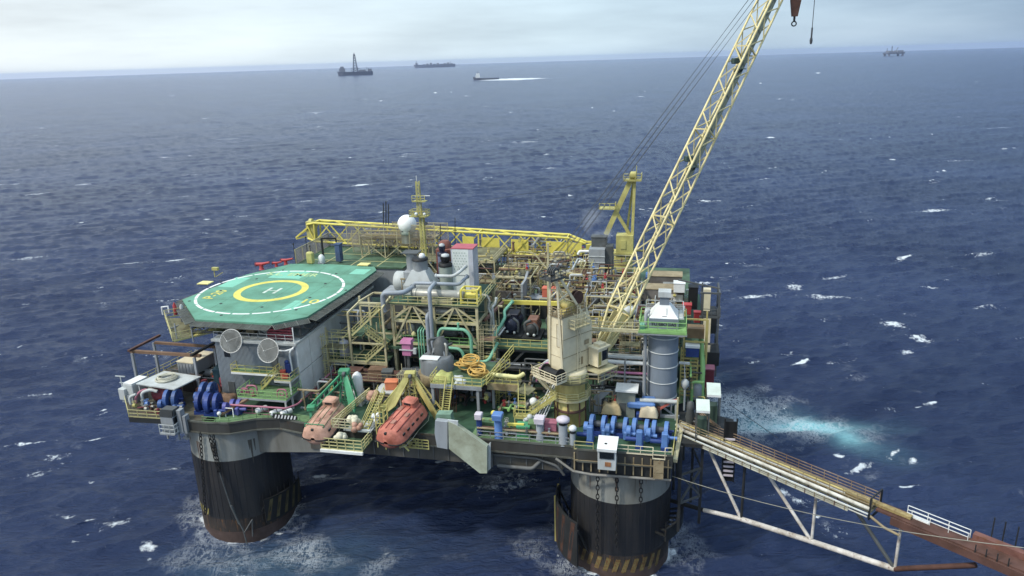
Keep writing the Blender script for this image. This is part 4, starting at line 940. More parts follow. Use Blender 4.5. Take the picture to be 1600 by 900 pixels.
w1 = winch((-29.9, -4.3, D + .05), 'blue winch right of the small grey control cabin on the left platform', BLUED, BLUED, R(14), 1.8, 1.1, gears=(0, 1))
copy_tree(w1, (-28.2, -4.6, D + .05), 'blue winch with a sloping motor case, beside the curved green walkway', R(0))
w2 = winch((-25.4, -3.6, D + .05), 'small violet-blue winch with pink trim left of the brown timber beam', M('violet_blue_paint', (84, 88, 168), .5, .4), BLUED, R(10), 1.1, .9)
# control cabin on the corner
t = thing('control_cabin', 'small grey control cabin on legs over the left column, with dark window', 'cabin', (-33.0, -7.6, D - 1.6))
mb = MB(); mb.cbox((0, 0, 1.4), (2.0, 1.5, 2.3), 0, .08); mb.cbox((0, -.1, .1), (2.3, 2.0, .2)); part('body', mb, GREY, t)
mb = MB(); mb.plate([(-.95, -.78, 2.5), (.95, -.78, 2.5), (.95, -.5, 3.5), (-.95, -.5, 3.5)], .06); mb.plate([(1.02, -.7, 1.5), (1.02, .6, 1.5), (1.02, .6, 2.4), (1.02, -.7, 2.4)], .03); part('window', mb, GLASS, t)
mb = MB(); mb.cbox((.1, .1, 3.0), (1.8, 1.2, 1.0)); mb.cbox((-.9, .2, 2.6), (.9, 1.2, .1)); part('hood', mb, DGREY, t)
mb = MB(); mb.rail([(-1.1, -1.05, .2), (1.2, -1.05, .2), (1.2, .9, .2)], 1.3, .08, .7); part('railing', mb, LGREY, t)
mb = MB(); mb.bar((-.9, 0, -1.2), (-.9, 0, 0), .2); mb.bar((.9, 0, -1.2), (.9, 0, 0), .2); mb.cbox((1.5, .3, 1.6), (.6, .9, 3.4)); mb.cbox((2.2, .3, 1.2), (.4, .9, 2.6)); part('leg', mb, GREY, t)
# flat pale shelter roof with coiled rope on it, maroon tank under
t = thing('flat_shelter', 'flat pale grey shelter roof on thin posts at the left corner', 'shelter', (-37.4, -2.2, D))
mb = B(t); mb.plate([(-40.9, -3.7, 21.7), (-34.2, -4.4, 21.6), (-33.2, 0.2, 21.6), (-39.8, 1.0, 21.7)], .16); part('roof', mb, LGREY, t)
for p in ((-40.6, -3.5), (-34.5, -4.2), (-33.6, 0), (-39.6, .8)): mb = B(t); mb.bar((*p, D), (*p, 21.55), .14); part('post', mb, LGREY, t)
for dx_, dy_, r_, z_ in ((0, 0, 1.35, 0),):
    p = V((-37.4, -1.6, 21.72)); mb = MB(p)
    for i in range(6): mb.torus(p + V((rnd.uniform(-.15, .15), rnd.uniform(-.15, .15), .1 + i * .07)), 1.35 - i * .06 + rnd.uniform(-.1, .1), .1, 28, 6)
    mb.tube([p + V((-1.3, -.3, .5)), p + V((.9, .5, .6)), p + V((1.4, .8, .3))], .1, 6); solo('rope_coil', 'coil of pale rope lying on the flat grey shelter roof', 'rope coil', mb, ROPE, p)
t = thing('maroon_tank', 'maroon drum tank under the flat grey shelter roof', 'tank', (-38.0, -3.2, D))
mb = B(t); mb.lathe([(1.35, -1.5), (1.45, -1.4), (1.45, 1.4), (1.35, 1.5)], (-37.3, -2.2, D + 1.55), 26, 'x'); part('drum', mb, MAROON, t)
mb = B(t); mb.box((-38.9, -3.6, D), (-35.7, -.9, D + .35)); part('saddle', mb, DARK, t)
mb = B(t); mb.tube([(-39.8, -4.2, D), (-39.8, -4.2, D + 2.1), (-38.4, -4.0, D + 2.6), (-37.4, -3.9, D + 2.3)], .24, 10, bend=.6); mb.tube([(-41.2, -5, D + .6), (-41.2, -5, D + 1.7), (-40.2, -4.8, D + 2.1)], .2, 8, bend=.4); part('suction_pipe', mb, LGREY, t)
mb = B(t); mb.tube([(-40.6, -4.8, D + .1), (-40.8, -4.4, D + 1.3), (-40.2, -4.0, D + 2.2), (-39.3, -3.6, D + 2.4)], .18, 8, bend=.5); part('pink_hose', mb, PINK, t)
# white winch house boxes at the outer edge
t = thing('white_box', 'pale white boxy housing with flat lid at the outer left edge', 'equipment box', (-42.3, -2.4, D))
mb = B(t); mb.cbox((-42.4, -2.2, D + 2.0), (1.9, 2.6, 1.6), R(-10), .06); mb.cbox((-43.4, -2.9, D + 1.3), (1.2, 1.8, 1.7), R(-10), .05); part('body', mb, LGREY, t)
mb = B(t); mb.cbox((-42.3, -2.1, D + 2.9), (1.6, 2.8, .18), R(-10)); part('lid', mb, WHITE, t)
mb = B(t); mb.cbox((-42.6, -2.4, D + .6), (2.2, 2.6, 1.2), R(-10)); part('base', mb, GREY, t)
p = V((-44.3, -2.6, D)); mb = MB(p); mb.bar(p, p + V((0, 0, 3.6)), .09); mb.bar(p + V((-.8, 0, 3.6)), p + V((.8, 0, 3.6)), .12); mb.bar(p + V((-.3, 0, 2.6)), p + V((.5, 0, 2.6)), .1); solo('marker_post', 'thin T-shaped post at the outermost left edge beside the white box', 'post', mb, LGREY, p)
# brown timber gantry
t = thing('timber_gantry', 'gantry frame of grey posts with brown timber beams on top', 'gantry', (-40, 4, D))
zz = 23.9
for i, (x, y) in enumerate(((-45.3, 1.6), (-45.0, 6.0), (-34.7, 1.4), (-34.2, 5.6))): mb = B(t); mb.bar((x, y, D - .3), (x, y, zz), .34); part('post', mb, GREY, t)
mb = B(t); mb.bar((-45.7, 1.9, zz + .2), (-33.8, 1.7, zz + .25), .5, .4); part('beam', mb, BROWN, t)
mb = B(t); mb.bar((-44.4, 5.6, zz + .2), (-33.6, 5.2, zz + .25), .4, .35); part('beam', mb, BROWN, t)
mb = B(t); mb.bar((-45.3, 1, zz + .6), (-45, 7.6, zz + .6), .4, .3); part('cross_beam', mb, RUST, t)
mb = B(t); mb.bar((-34.7, .8, zz + .6), (-34.2, 6.6, zz + .6), .4, .3); part('cross_beam', mb, DARK, t)
def cargo(nm, cat, label, c, d, mat, lid=None, rz=0.0, ribs=0):
    t = thing(nm, label, cat, c, None, rz)
    mb = MB(); mb.cbox((0, 0, d[2] / 2), d, 0, .05)
    for i in range(ribs): x = -d[0] / 2 + d[0] * (i + .5) / ribs; mb.cbox((x, -d[1] / 2 - .03, d[2] / 2), (.12, .06, d[2] * .92))
    part('body', mb, mat, t)
    mb = MB(); mb.cbox((0, 0, d[2] + .06), (d[0] + .12, d[1] + .12, .14)); part('lid', mb, lid or mat, t)
    return t
cargo('store_box', 'equipment box', 'grey box with a cream lid under the brown timber gantry', (-38.2, 6.2, D + 1.4), (3.0, 4.6, 1.9), GREY, CREAM, R(-6), 5)
mb = MB(); tt = thing('dark_rack', 'dark rack of stores under the cream lidded box', 'rack', (-37.8, 6.0, D)); mb = B(tt); mb.box((-39.6, 3.8, D), (-36.4, 8.6, D + .3)); mb.box((-39.5, 3.9, D + 1.2), (-36.5, 8.5, D + 1.38))
part('shelf', mb, DARK, tt)
mb = B(tt)
for x in (-39.4, -36.6):
    for y in (4, 8.4): mb.bar((x, y, D), (x, y, D + 1.4), .2)
part('frame', mb, DGREY, tt)
def barrel(c, label, mat, r=.42, h=1.1, grp=None):
    t = thing('oil_drum', label, 'drum', c, grp)
    mb = MB(); mb.lathe([(r * .96, 0), (r, .04), (r, h * .32), (r * 1.05, h * .34), (r, h * .36), (r, h * .64), (r * 1.05, h * .66), (r, h * .68), (r, h - .04), (r * .96, h)], (0, 0, 0), 18); part('body', mb, mat, t)
    mb = MB(); mb.lathe([(r * .8, h), (r * .8, h + .03)], (0, 0, 0), 16); part('lid', mb, mat, t)
    return t
barrel((-42.0, 8.5, D), 'dark blue drum at the back of the left platform, outermost of the blue ones', BLUED, .6, 1.6)
barrel((-40.6, 9.0, D), 'blue drum right of the outermost blue drum, left of the cream lidded box', BLUE, .6, 1.7)
barrel((-39.6, 10.4, D), 'dark blue drum behind the cream lidded box', BLUED, .7, 2.1)
barrel((-33.0, 11.0, D), 'large red drum standing left of the living quarters wall', RED, 1.0, 2.3)
barrel((-31.6, 3.0, D), 'dark red drum close to the living quarters wall, behind the orange canvas', MAROON, .6, 1.8)
barrel((-34.4, 2.3, D), 'small dark red drum next to the right gantry post', MAROON, .45, 1.5)
cargo('teal_container', 'container', 'dark teal container beside the gantry post, in front of the living quarters', (-32.8, 4.6, D), (1.9, 2.2, 2.6), M('teal_paint', (40, 84, 96), .6, .4), None, .2)
cargo('brown_container', 'container', 'dark brown container between the shelter and the gantry posts', (-36.2, 2.0, D), (2.2, 2.0, 1.9), M('dark_brown_paint', (74, 62, 54), .7, .5), None, -.15)
for i, (x, y, sx_, h, mt, lb) in enumerate(((-35.0, 8.4, 1.1, 1.4, GREY, 'grey bin behind the right gantry posts'), (-33.4, 7.8, .9, 1.7, DGREY, 'dark bin between the teal container and the large red drum'), (-31.7, 6.2, .8, 1.2, WHITE, 'small white bin against the living quarters side'))):
    cargo('waste_bin', 'bin', lb, (x, y, D), (sx_, sx_, h), mt, None, .3 * i)
def tarp(nm, cat, label, c, d, mat, seed):
    """a heap under cloth: lumpy top, sides falling to the deck"""
    n = 11; vs = []; fs = []; r = random.Random(seed)
    for j in range(n):
        for i in range(n):
            u, v = i / (n - 1) * 2 - 1, j / (n - 1) * 2 - 1; e = max(abs(u), abs(v))
            h = d[2] * (1 if e < .72 else max(0, 1 - (e - .72) / .28) ** .6) * (.82 + .3 * mnoise.noise((u * 1.7 + seed, v * 1.7, seed * .3)))
            k = 1.0 + .12 * mnoise.noise((u * 2, v * 2, seed + 5)); vs.append((u * d[0] / 2 * k, v * d[1] / 2 * k, h))
    for j in range(n - 1):
        for i in range(n - 1): a = j * n + i; fs.append((a, a + 1, a + n + 1, a + n))
    mb = MB(); mb._add(vs, fs, True); o = bpy.data.objects.new(nm, mb.mesh(nm, mat)); COL.objects.link(o); o.location = W(c); o.rotation_euler = (0, 0, -TH); o['label'] = label; o['category'] = cat
    return o
tarp('canvas_heap', 'covered heap', 'orange canvas heap behind the blue winches of the left platform', (-33.1, 1.1, D + .05), (3.0, 2.4, 1.7), ORBR, 3)
tarp('canvas_heap', 'covered heap', 'brownish heap of sacks between the winches and the living quarters wall', (-28.6, -.9, D + .05), (2.8, 1.6, 1.2), BROWN, 9)
p = V((-25.0, -4.0, D)); mb = MB(p); mb.bar(p + V((-1.6, -1.6, .5)), p + V((2.0, 1.5, 2.2)), .7, .3); solo('timber_beam', 'brown timber plank leaning up to the lower balcony', 'beam', mb, BROWN, p)
p = V((-26.0, -5.4, D)); mb = MB(p); mb.tube([p, p + V((0, 0, 1.4)), p + V((1.2, 0, 1.4)), p + V((1.2, 0, 0))], .08, 6); solo('pipe_hoop', 'small white tube hoop on the green walkway over the left column', 'frame', mb, WHITE, p)
p = V((-26.6, -5.9, D)); mb = MB(p); mb.bar(p, p + V((0, 0, .6)), .12); mb.sphere(p + V((0, 0, .75)), .3, 14, 10); solo('lamp_globe', 'white round lamp globe left of the small white tube hoop', 'lamp', mb, WHITE, p)
def liferaft(c, label, rz):
    t = thing('liferaft_canister', label, 'liferaft', c, 'white liferaft canisters on the deck edge', rz)
    mb = MB(); mb.lathe([(.1, -.85), (.34, -.8), (.38, -.7), (.38, -.04)], (0, 0, .6), 18, 'y'); mb.lathe([(.38, .04), (.38, .7), (.34, .8), (.1, .85)], (0, 0, .6), 18, 'y'); part('shell', mb, WHITE, t)
    mb = MB(); mb.lathe([(.4, -.05), (.4, .05)], (0, 0, .6), 18, 'y'); part('band', mb, DGREY, t)
    mb = MB(); mb.cbox((0, -.5, .15), (.8, .14, .3)); mb.cbox((0, .5, .15), (.8, .14, .3)); part('cradle', mb, DGREY, t)
    return t
l0 = liferaft((-21.6, -3.6, D + .05), 'white liferaft canister left of the pair, below the lower balcony', R(-30))
copy_tree(l0, (-19.2, -4.0, D + .05), 'white liferaft canister, middle one of the three along the deck edge'); copy_tree(l0, (-17.7, -3.9, D + .05), 'white liferaft canister nearest the green davit, rightmost of three')
mb = MB((-17.8, -5.2, D)); mb.box((-18.9, -5.3, D + .3), (-15.4, -4.9, D + .9))
t = thing('striped_barrier', 'black and white slanted barrier rail between the liferafts and the pale lifeboat', 'barrier', (-17.2, -5.1, D + .3))
mb = MB(); mb.cbox((0, 0, .3), (3.5, .14, .6)); part('rail', mb, BLACK, t)
for k in range(7): mb = MB(); mb.plate([(-1.6 + k * .47, -.09, .05), (-1.38 + k * .47, -.09, .05), (-1.18 + k * .47, -.09, .56), (-1.4 + k * .47, -.09, .56)], .02); part('stripe', mb, WHITE, t)
# ------------------------------------------------------------------ lifeboats on their inclined cradles
def lifeboat(bow, stern, label, mat, beam=3.7):
    bow = V(bow); stern = V(stern); d = stern - bow; Ln = d.length; f = d.normalized(); sd = f.cross(V((0, 0, 1))).normalized(); u = sd.cross(f)
    t = thing('lifeboat', label, 'lifeboat', bow, 'enclosed lifeboats on the near deck edge')
    X = Matrix(((f.x, sd.x, u.x, 0), (f.y, sd.y, u.y, 0), (f.z, sd.z, u.z, 0), (0, 0, 0, 1)))
    def half(s0): return beam / 2 * s0
    st = [(0.0, .16, .2), (.006, .4, .45), (.025, .68, .68), (.06, .86, .84), (.13, .98, .93), (.22, 1.03, .98), (.32, 1.0, 1.0), (.55, .98, 1.04), (.85, .97, .98), (.95, .86, .9), (1.0, .62, .7)]
    prof = [(-1.0, .12), (-.8, .36), (-.45, .62), (0, .64)]
    def ringpts(k, w, h, top):
        x = k * Ln; hw = half(w); P = []
        keel = -1.15 * h
        if not top:
            for a in range(9): q = -1 + a / 4; P.append((x, q * hw, keel * (1 - abs(q) ** 2.2)))
        else:
            for a in range(9): q = -1 + a / 4; P.append((x, q * hw * .985, 1.75 * h * (1 - abs(q) ** 2.4) ** .5 + .02))
        return P
    for nm, top in (('hull', False), ('canopy', True)):
        mb = MB(); mb.x = X; vs = []; fs = []
        for k, w, h in st: vs += ringpts(k, w, h, top)
        for i in range(len(st) - 1):
            for a in range(8): q = (i * 9 + a, i * 9 + a + 1, i * 9 + 10 + a, i * 9 + 9 + a); fs.append(q if top else q[::-1])
        fs.append(tuple(range(9))); fs.append(tuple(range((len(st) - 1) * 9 + 8, (len(st) - 1) * 9 - 1, -1)))
        mb._add(vs, fs, True); part(nm, mb, mat, t)
    mb = MB(); mb.x = X                           # rubbing strake
    for s in (-1, 1): mb.tube([(k * Ln, s * half(w) * 1.01, 0) for k, w, h in st], .1, 6)
    part('fender', mb, BLACK, t)
    mb = MB(); mb.x = X                           # long ribs on the canopy and grab rails
    for q in (-.55, -.18, .2, .58):
        mb.tube([(k * Ln, q * half(w), 1.75 * h * (1 - abs(q) ** 2.4) ** .5 + .04) for k, w, h in st[4:11]], .07, 5)
    part('canopy_rib', mb, M('dark_orange_rib', (150, 58, 46), .6, .3) if mat == ORANGE else TAN, t)
    mb = MB(); mb.x = X; mb.cbox((Ln * .84, 0, 2.0), (1.5, 1.9, 1.1), 0, .2); tw_ = part('conning_tower', mb, mat, t)
    mb = MB(); mb.x = X; mb.cbox((Ln * .84 - .77, 0, 2.2), (.03, 1.0, .34)); mb.cbox((Ln * .84, -.97, 2.2), (.8, .03, .34)); part('tower_window', mb, GLASS, tw_)
    for k in (.2, .34, .48, .62, .76):
        for q in (-.88, .88): mb = MB(); mb.x = X; yy = q * half(1); z_ = 1.75 * (1 - abs(q) ** 2.4) ** .5; mb.cbox((Ln * k, yy, z_ * .98), (.5, .12, .26)); part('side_window', mb, GLASS, t)
    for k, q in ((.3, .0), (.55, .35), (.68, -.35)): mb = MB(); mb.x = X; z_ = 1.75 * 1.03 * (1 - abs(q) ** 2.4) ** .5; mb.cbox((Ln * k, q * half(1), z_), (.75, .6, .14), 0, .05); part('hatch', mb, M('hatch_grey_orange', (176, 118, 96), .6, .6), t)
    mb = MB(); mb.x = X
    for s in (-1, 1): mb.tube([(k * Ln, s * half(w) * 1.04, -.35 - .18 * (i % 2)) for i, (k, w, h) in enumerate(st[3:11])], .03, 4)
    part('grab_line', mb, ROPE, t)
    for k in (.3, .45, .6): 
        mb = MB(); mb.x = X; mb.cbox((Ln * k, -half(1) * .93, .5), (.6, .1, .3), 0); part('porthole', mb, GLASS, t)
    mb = MB(); mb.x = X; mb.cbox((.55, 0, 1.25), (.7, .3, .5)); part('bow_hook', mb, DARK, t)
    mb = MB(); mb.x = X
    for k in (.4, .56, .7):
        q = .8; mb._add([(Ln * k, -half(1) * .9, .86), (Ln * k + .5, -half(1) * .9, .86), (Ln * k + .5, -half(1) * .8, 1.02), (Ln * k, -half(1) * .8, 1.02)], [(0, 1, 2, 3)])
    part('reflective_tape', mb, LGREY, t)
    return t
lifeboat(pb(603, 694, -9.4), pb(653, 640, -2.2), 'bright orange-red enclosed lifeboat under the yellow davit', ORANGE, 4.3)
lifeboat(pb(489, 688, -9.2), pb(527, 640, -2.4), 'faded salmon-pink enclosed lifeboat under the green davit', ORFADE, 4.1)
def davit(x0, y0, label, mat, flip=1):
    """A pair of plate arms leaning outboard from a lattice head"""
    t = thing('lifeboat_davit', label, 'davit', (x0, y0, D), 'davits over the two lifeboats')
    hd_ = V((x0, y0 + .4, 23.9)); fx = flip
    for s, lab in ((-1, 'lattice'), (1, 'plate')):
        mb = B(t)
        if s == 1: mb.plate([hd_ + V((fx * .1, -.1, .3)), hd_ + V((fx * .8, -.5, -.2)), hd_ + V((fx * 2.6, -2.6, -3.0)), hd_ + V((fx * 2.5, -3.0, -4.2)), hd_ + V((fx * 1.4, -2.4, -3.4)), hd_ + V((fx * .1, -.5, -.6))][::fx], .28)
        else:
            a = hd_ + V((-.4, 0, 0)); b = hd_ + V((-3.6, -3.6, -3.3)) if fx > 0 else hd_ + V((-3.4, -2.0, -3.6)); mb.bar(a, b, .26); mb.bar(a + V((.3, 0, -.7)), b + V((.6, 0, -.4)), .18)
            for k in range(7): mb.bar(a.lerp(b, k / 7), (a + V((.3, 0, -.7))).lerp(b + V((.6, 0, -.4)), (k + .6) / 7), .1)
            mb.cbox(b + V((.2, -.2, -.2)), (1.1, 1.0, .7), .3, .1); mb.bar(b, b + V((.6, -1.6, -3)), .3)
        part('arm', mb, mat, t)
    mb = B(t)
    for dx_, dy_ in ((-.7, -.5), (.7, -.5), (.7, .7), (-.7, .7)): mb.bar(hd_ + V((dx_ * .5, dy_ * .5, .5)), (hd_.x + dx_ * 1.5, hd_.y + dy_ * 1.6 + .4, D), .2)
    for k in range(4):
        z = -1 - k * 1.3; mb.bar(hd_ + V((-.9, -.5, z)), hd_ + V((.9, -.5, z - 1.2)), .1); mb.bar(hd_ + V((.9, .7, z)), hd_ + V((-.9, .7, z - 1.2)), .1); mb.bar(hd_ + V((-.9, -.5, z)), hd_ + V((.9, -.5, z)), .1)
    part('tower', mb, mat, t)
    mb = B(t); mb.cbox(hd_ + V((0, 0, .3)), (1.5, 1.1, .7), .2, .1); part('head', mb, mat, t)
    mb = B(t); mb.lathe([(.3, -.2), (.36, 0), (.3, .2)], hd_ + V((.2, -.6, .2)), 14, 'x'); part('sheave', mb, DGREY, t)
    for dx_, dy_, dz_ in ((.5, -4.0, -5.0), (.2, -1.0, -4.6)): mb = B(t); mb.bar(hd_ + V((.2, -.6, .2)), hd_ + V((dx_, dy_, dz_)), .05); part('fall_wire', mb, WIRE, t)
    return t
davit(-10.2, -1.0, 'green lifeboat davit with a lattice arm, above the faded pink lifeboat', GREEN, 1); davit(-1.0, -.4, 'yellow lifeboat davit with broad plate arm, above the orange lifeboat', YOLD, -1)
p = V((-.8, .2, 23.8)); mb = MB(p); mb.bar(p, p + V((4.6, -2.6, -5.6)), .32, .8); mb.bar(p + V((0, .5, .1)), p + V((5.0, -1.2, -5.0)), .2); 
for k in range(8): mb.bar(p.lerp(p + V((4.6, -2.6, -5.6)), k / 8), (p + V((0, .5, .1))).lerp(p + V((5.0, -1.2, -5.0)), (k + .5) / 8), .1)
solo('davit_stay', 'dull yellow lattice stay running down right from the yellow davit head', 'davit stay', mb, OCHRE, p)
# muster platform between the boats
t = thing('muster_platform', 'hanging platform between the two lifeboats, yellow rails and a white front sill', 'platform', (-7, -6, 17.0))
mb = B(t); mb.box((-10.2, -9.0, 17.0), (-4.6, -4.0, 17.18)); part('floor', mb, GRTG, t)
mb = B(t); mb.box((-10.3, -9.3, 16.85), (-4.5, -9.0, 17.2)); part('sill', mb, WHITE, t)
mb = B(t); mb.rail([(-10.2, -4, 17.2), (-10.2, -9, 17.2), (-4.6, -9, 17.2), (-4.6, -4, 17.2)], 1.5, .1, 1.1, mids=3); part('railing', mb, YRAIL, t)
mb = B(t); mb.rail([(-8.0, -6.6, 18.7), (-4.4, -6.6, 18.7)], .2, .16, 1.5); mb.box((-7.8, -6.6, 18.6), (-4.4, -3.8, 18.75)); part('upper_floor', mb, LGREY, t)
mb = B(t); mb.stair((-5.4, -6.0, 18.7), (-4.6, -1.5, 22.0), .9, (1, 0, 0)); part('stair', mb, YOLD, t)
mb = B(t); mb.rail([(-9.4, -7.2, 19.3), (-6.6, -1.0, 21.2)], 1.0, .1, .9, mids=3); part('slanted_railing', mb, YRAIL, t)
def bundle(c, label, mat, n, r, seed):
    c = V(c); q = random.Random(seed); mb = MB(c)
    for i in range(n): mb.sphere(c + V((q.uniform(-.5, .5), q.uniform(-.4, .4), q.uniform(0, .6))), r * q.uniform(.7, 1.2), 10, 7)
    return solo('buoy_bundle', label, 'buoys', mb, mat, c, 'bundles between the lifeboats')
BUOY = M('cream_buoy', (228, 222, 190), .7, .4)
bundle((-7.3, -5.2, 19.2), 'large heap of cream buoys between the lifeboats, beside the slanted rail', BUOY, 12, .42, 1); bundle((-8.1, -7.6, 18.0), 'cream bag on the hanging platform, next to the pink lifeboat bow', BUOY, 7, .45, 2)
bundle((-4.4, -4.6, 19.6), 'small pile of white buoys by the orange lifeboat flank', WHITE, 8, .3, 3); bundle((-6.2, -6.4, 18.9), 'reddish bag at the front of the cream buoy heap', ORFADE, 5, .42, 4)
bundle((-5.8, -1.4, 21.0), 'pale pink bundle behind the stair between the boats', ORFADE, 8, .5, 5)
cargo('orange_crate', 'crate', 'orange crate on the deck behind the lifeboats, left of the yellow davit', (-4.6, 2.0, D + 2.4), (1.7, 1.3, 1.1), ORBR, None, .2)
p = V((-4.6, 2.0, D)); mb = MB(p)
for dx_ in (-1.6, 1.6):
    for dy_ in (-1.2, 1.2): mb.bar(p + V((dx_, dy_, 0)), p + V((dx_, dy_, 2.2)), .2)
mb.cbox(p + V((0, 0, 2.3)), (4.2, 3.0, .2)); solo('steel_table', 'pale steel platform table carrying the orange crate', 'platform', mb, LGREY, p)
p = V((-9.6, 2.4, D)); mb = MB(p); mb.lathe([(.7, 0), (.7, 2.0), (.55, 2.4), (.2, 2.7)], p + V((.3, -1.2, 2.2)), 16); mb.cbox(p + V((.3, -1.2, 1.1)), (1.2, 1.2, 2.2)); solo('white_capped_unit', 'white domed unit just behind the green davit', 'deck unit', mb, WHITE, p)
# XX sign and the folded-out plate
t = thing('mark_board', 'yellow board with two black letters X hanging beside the orange lifeboat', 'sign', pb(640, 692, -5.9))
c = V((0, 0, 0)); mb = MB(); mb.cbox((0, 0, 0), (2.5, .1, 1.5)); part('board', mb, M('board_yellow', (188, 176, 96), .7, .5), t)
mb = MB(); mb.bar((-1.35, 0, -.9), (-1.35, 0, 1.4), .12); part('post', mb, YOLD, t)
lc = L(t.location)
lettering('board_letters', 'X X', 1.25, BLACK, t, (lc.x, lc.y - .065, lc.z), (R(90), 0, 0), .05, .008, 1.0)
t = thing('guard_wing', 'big pale grey plate wing with yellowish stains standing out from the deck edge', 'plate guard', (7.5, -5.5, 18))
def pl(pts, b0): return [pb(x, y, b0) for x, y in pts]
mb = B(t); mb.plate(pl(((703, 655), (716, 661), (763, 694), (763, 735), (752, 735), (704, 697)), -7.2), .7); part('wing_plate', mb, M('stained_grey_green', (176, 184, 156), .6, .6, .05, scale=.35), t)
mb = B(t); mb.plate(pl(((683, 653), (702, 655), (702, 697), (686, 694), (682, 672)), -6.6), .8); part('inner_plate', mb, GREY, t)
mb = B(t); mb.plate(pl(((686, 641), (708, 641), (710, 655), (684, 653)), -5.0), 1.2); part('top_box', mb, M('sea_green_box', (112, 150, 126), .6, .4), t)
mb = B(t); mb.plate([q + V((0, 0, 0)) for q in pl(((763, 694), (767, 690), (767, 731), (763, 735)), -7.0)], .2); mb.plate(pl(((700, 655), (716, 657), (716, 664), (702, 662)), -7.6), .2); part('edge_strip', mb, LGREY, t)
# ------------------------------------------------------------------ process equipment
def pipe(t, pts, r, mat, n=8, bend=None, label=None, flanges=True):
    mb = MB(L(t.location)) if t.rotation_euler.z == -TH or abs(t.rotation_euler.z + TH) < 1e-6 else MB()
    mb.tube(pts, r, n, bend=r * 2.2 if bend is None else bend)
    if flanges and r > .09:
        for a, b in ((pts[0], pts[1]), (pts[-1], pts[-2])):
            a = V(a); d = (V(b) - a).normalized(); mb.cyl(a + d * .1, a + d * .22, r * 1.4, n)
    return part('pipe', mb, mat, t, label)
def frame_mod(t, x0, x1, y0, y1, zs, mat, nx=2, ny=2, w=.3, diag=True, z0=None):
    """steel frame: columns on a grid, beams at each level, diagonals on the near face"""
    X = [x0 + (x1 - x0) * i / (nx) for i in range(nx + 1)]; Y = [y0 + (y1 - y0) * i / ny for i in range(ny + 1)]
    mb = B(t); zb = z0 if z0 is not None else D
    for x in X:
        for y in Y: mb.bar((x, y, zb), (x, y, zs[-1]), w)
    for z in zs:
        for y in Y: mb.bar((x0, y, z - .15), (x1, y, z - .15), w * .7, w)
        for x in X: mb.bar((x, y0, z - .16), (x, y1, z - .16), w * .7, w * .95)
    if diag:
        lv = [zb] + list(zs)
        for i in range(nx):
            za, zc = lv[-2], lv[-1]
            mb.bar((X[i], y0 - .02, za), ((X[i] + X[i + 1]) / 2, y0 - .02, zc - .2), w * .7); mb.bar((X[i + 1], y0 - .02, za), ((X[i] + X[i + 1]) / 2, y0 - .02, zc - .2), w * .7)
    part('frame', mb, mat, t)
def grating(t, x0, x1, y0, y1, z, mat, nm='floor'):
    mb = B(t); mb.box((x0, y0, z - .1), (x1, y1, z)); return part(nm, mb, mat, t)
def rails(t, pts, mat, h=1.1, w=.07):
    mb = B(t); mb.rail(pts, h, w, 1.5); return part('railing', mb, mat, t)
PIPEM = [GALV, GREY, TAN, BEIGE, OCHRE, BEIGE, OCHRE, DGREY, RUST, MINT]
def clutter(t, x0, x1, y0, y1, z0, z1, n, seed, mats=None, rmax=.22, vess=1, small=10):
    """pipes of many runs, valves and a few vessels inside a module"""
    q = random.Random(seed); mats = mats or PIPEM
    for i in range(n):
        k = q.random(); r = q.choice((.07, .09, .12, .16, rmax)); mt = q.choice(mats)
        xa, xb = sorted((q.uniform(x0, x1), q.uniform(x0, x1))); ya, yb = q.uniform(y0, y1), q.uniform(y0, y1); za, zc = q.uniform(z0, z1), q.uniform(z0, z1)
        if xb - xa < 1.5: xb = min(x1, xa + 2)
        if k < .38: P = [(xa, ya, z0), (xa, ya, za), (xb, ya, za), (xb, ya, z0 if q.random() < .5 else zc)]
        elif k < .6: P = [(xa, y0, za), (xa, ya, za), (xa, ya, zc), (xb, ya, zc)]
        elif k < .8: P = [(x0, ya, za), (xb, ya, za), (xb, yb, za), (xb, yb, zc)]
        else: P = [(xa, ya, z0), (xa, ya, z1)]
        Q = [P[0]]
        for p in P[1:]:
            if (V(p) - V(Q[-1])).length > .5: Q.append(p)
        if len(Q) < 2: continue
        pipe(t, Q, r, mt, 7)
    for i in range(vess):
        xa, ya, za = q.uniform(x0 + 1, x1 - 1), q.uniform(y0 + .6, y1 - .6), z0 + .3; r = q.uniform(.45, .8); mb = B(t)
        if q.random() < .5: h = min(z1 - z0 - r, q.uniform(1.6, 3)); mb.vessel((xa, ya, za), (xa, ya, za + h), r)
        else: mb.vessel((xa - 1.5, ya, za + r), (xa + 1.5, ya, za + r), r); mb.box((xa - 1, ya - .3, z0), (xa - .7, ya + .3, za + r)); mb.box((xa + .7, ya - .3, z0), (xa + 1, ya + .3, za + r))
        part('vessel', mb, q.choice((GREY, LGREY, GALV, TAN, DGREY)), t)
    for i in range(small):
        xa, ya, za = q.uniform(x0, x1), q.uniform(y0, y1), q.uniform(z0 + .5, z1); mb = B(t); r = q.uniform(.14, .3); ax = q.choice('xyz')
        mb.lathe([(r, -.2), (r, .2)], (xa, ya, za), 10, ax); mb.cyl((xa, ya, za), (xa, ya, za + .55), .06, 6); mb.torus((xa, ya, za + .55), r * .9, .035, 12, 5)
        part('valve', mb, q.choice((RED, DGREY, GREY, OCHRE, YOLD, BLUE, GALV)), t)

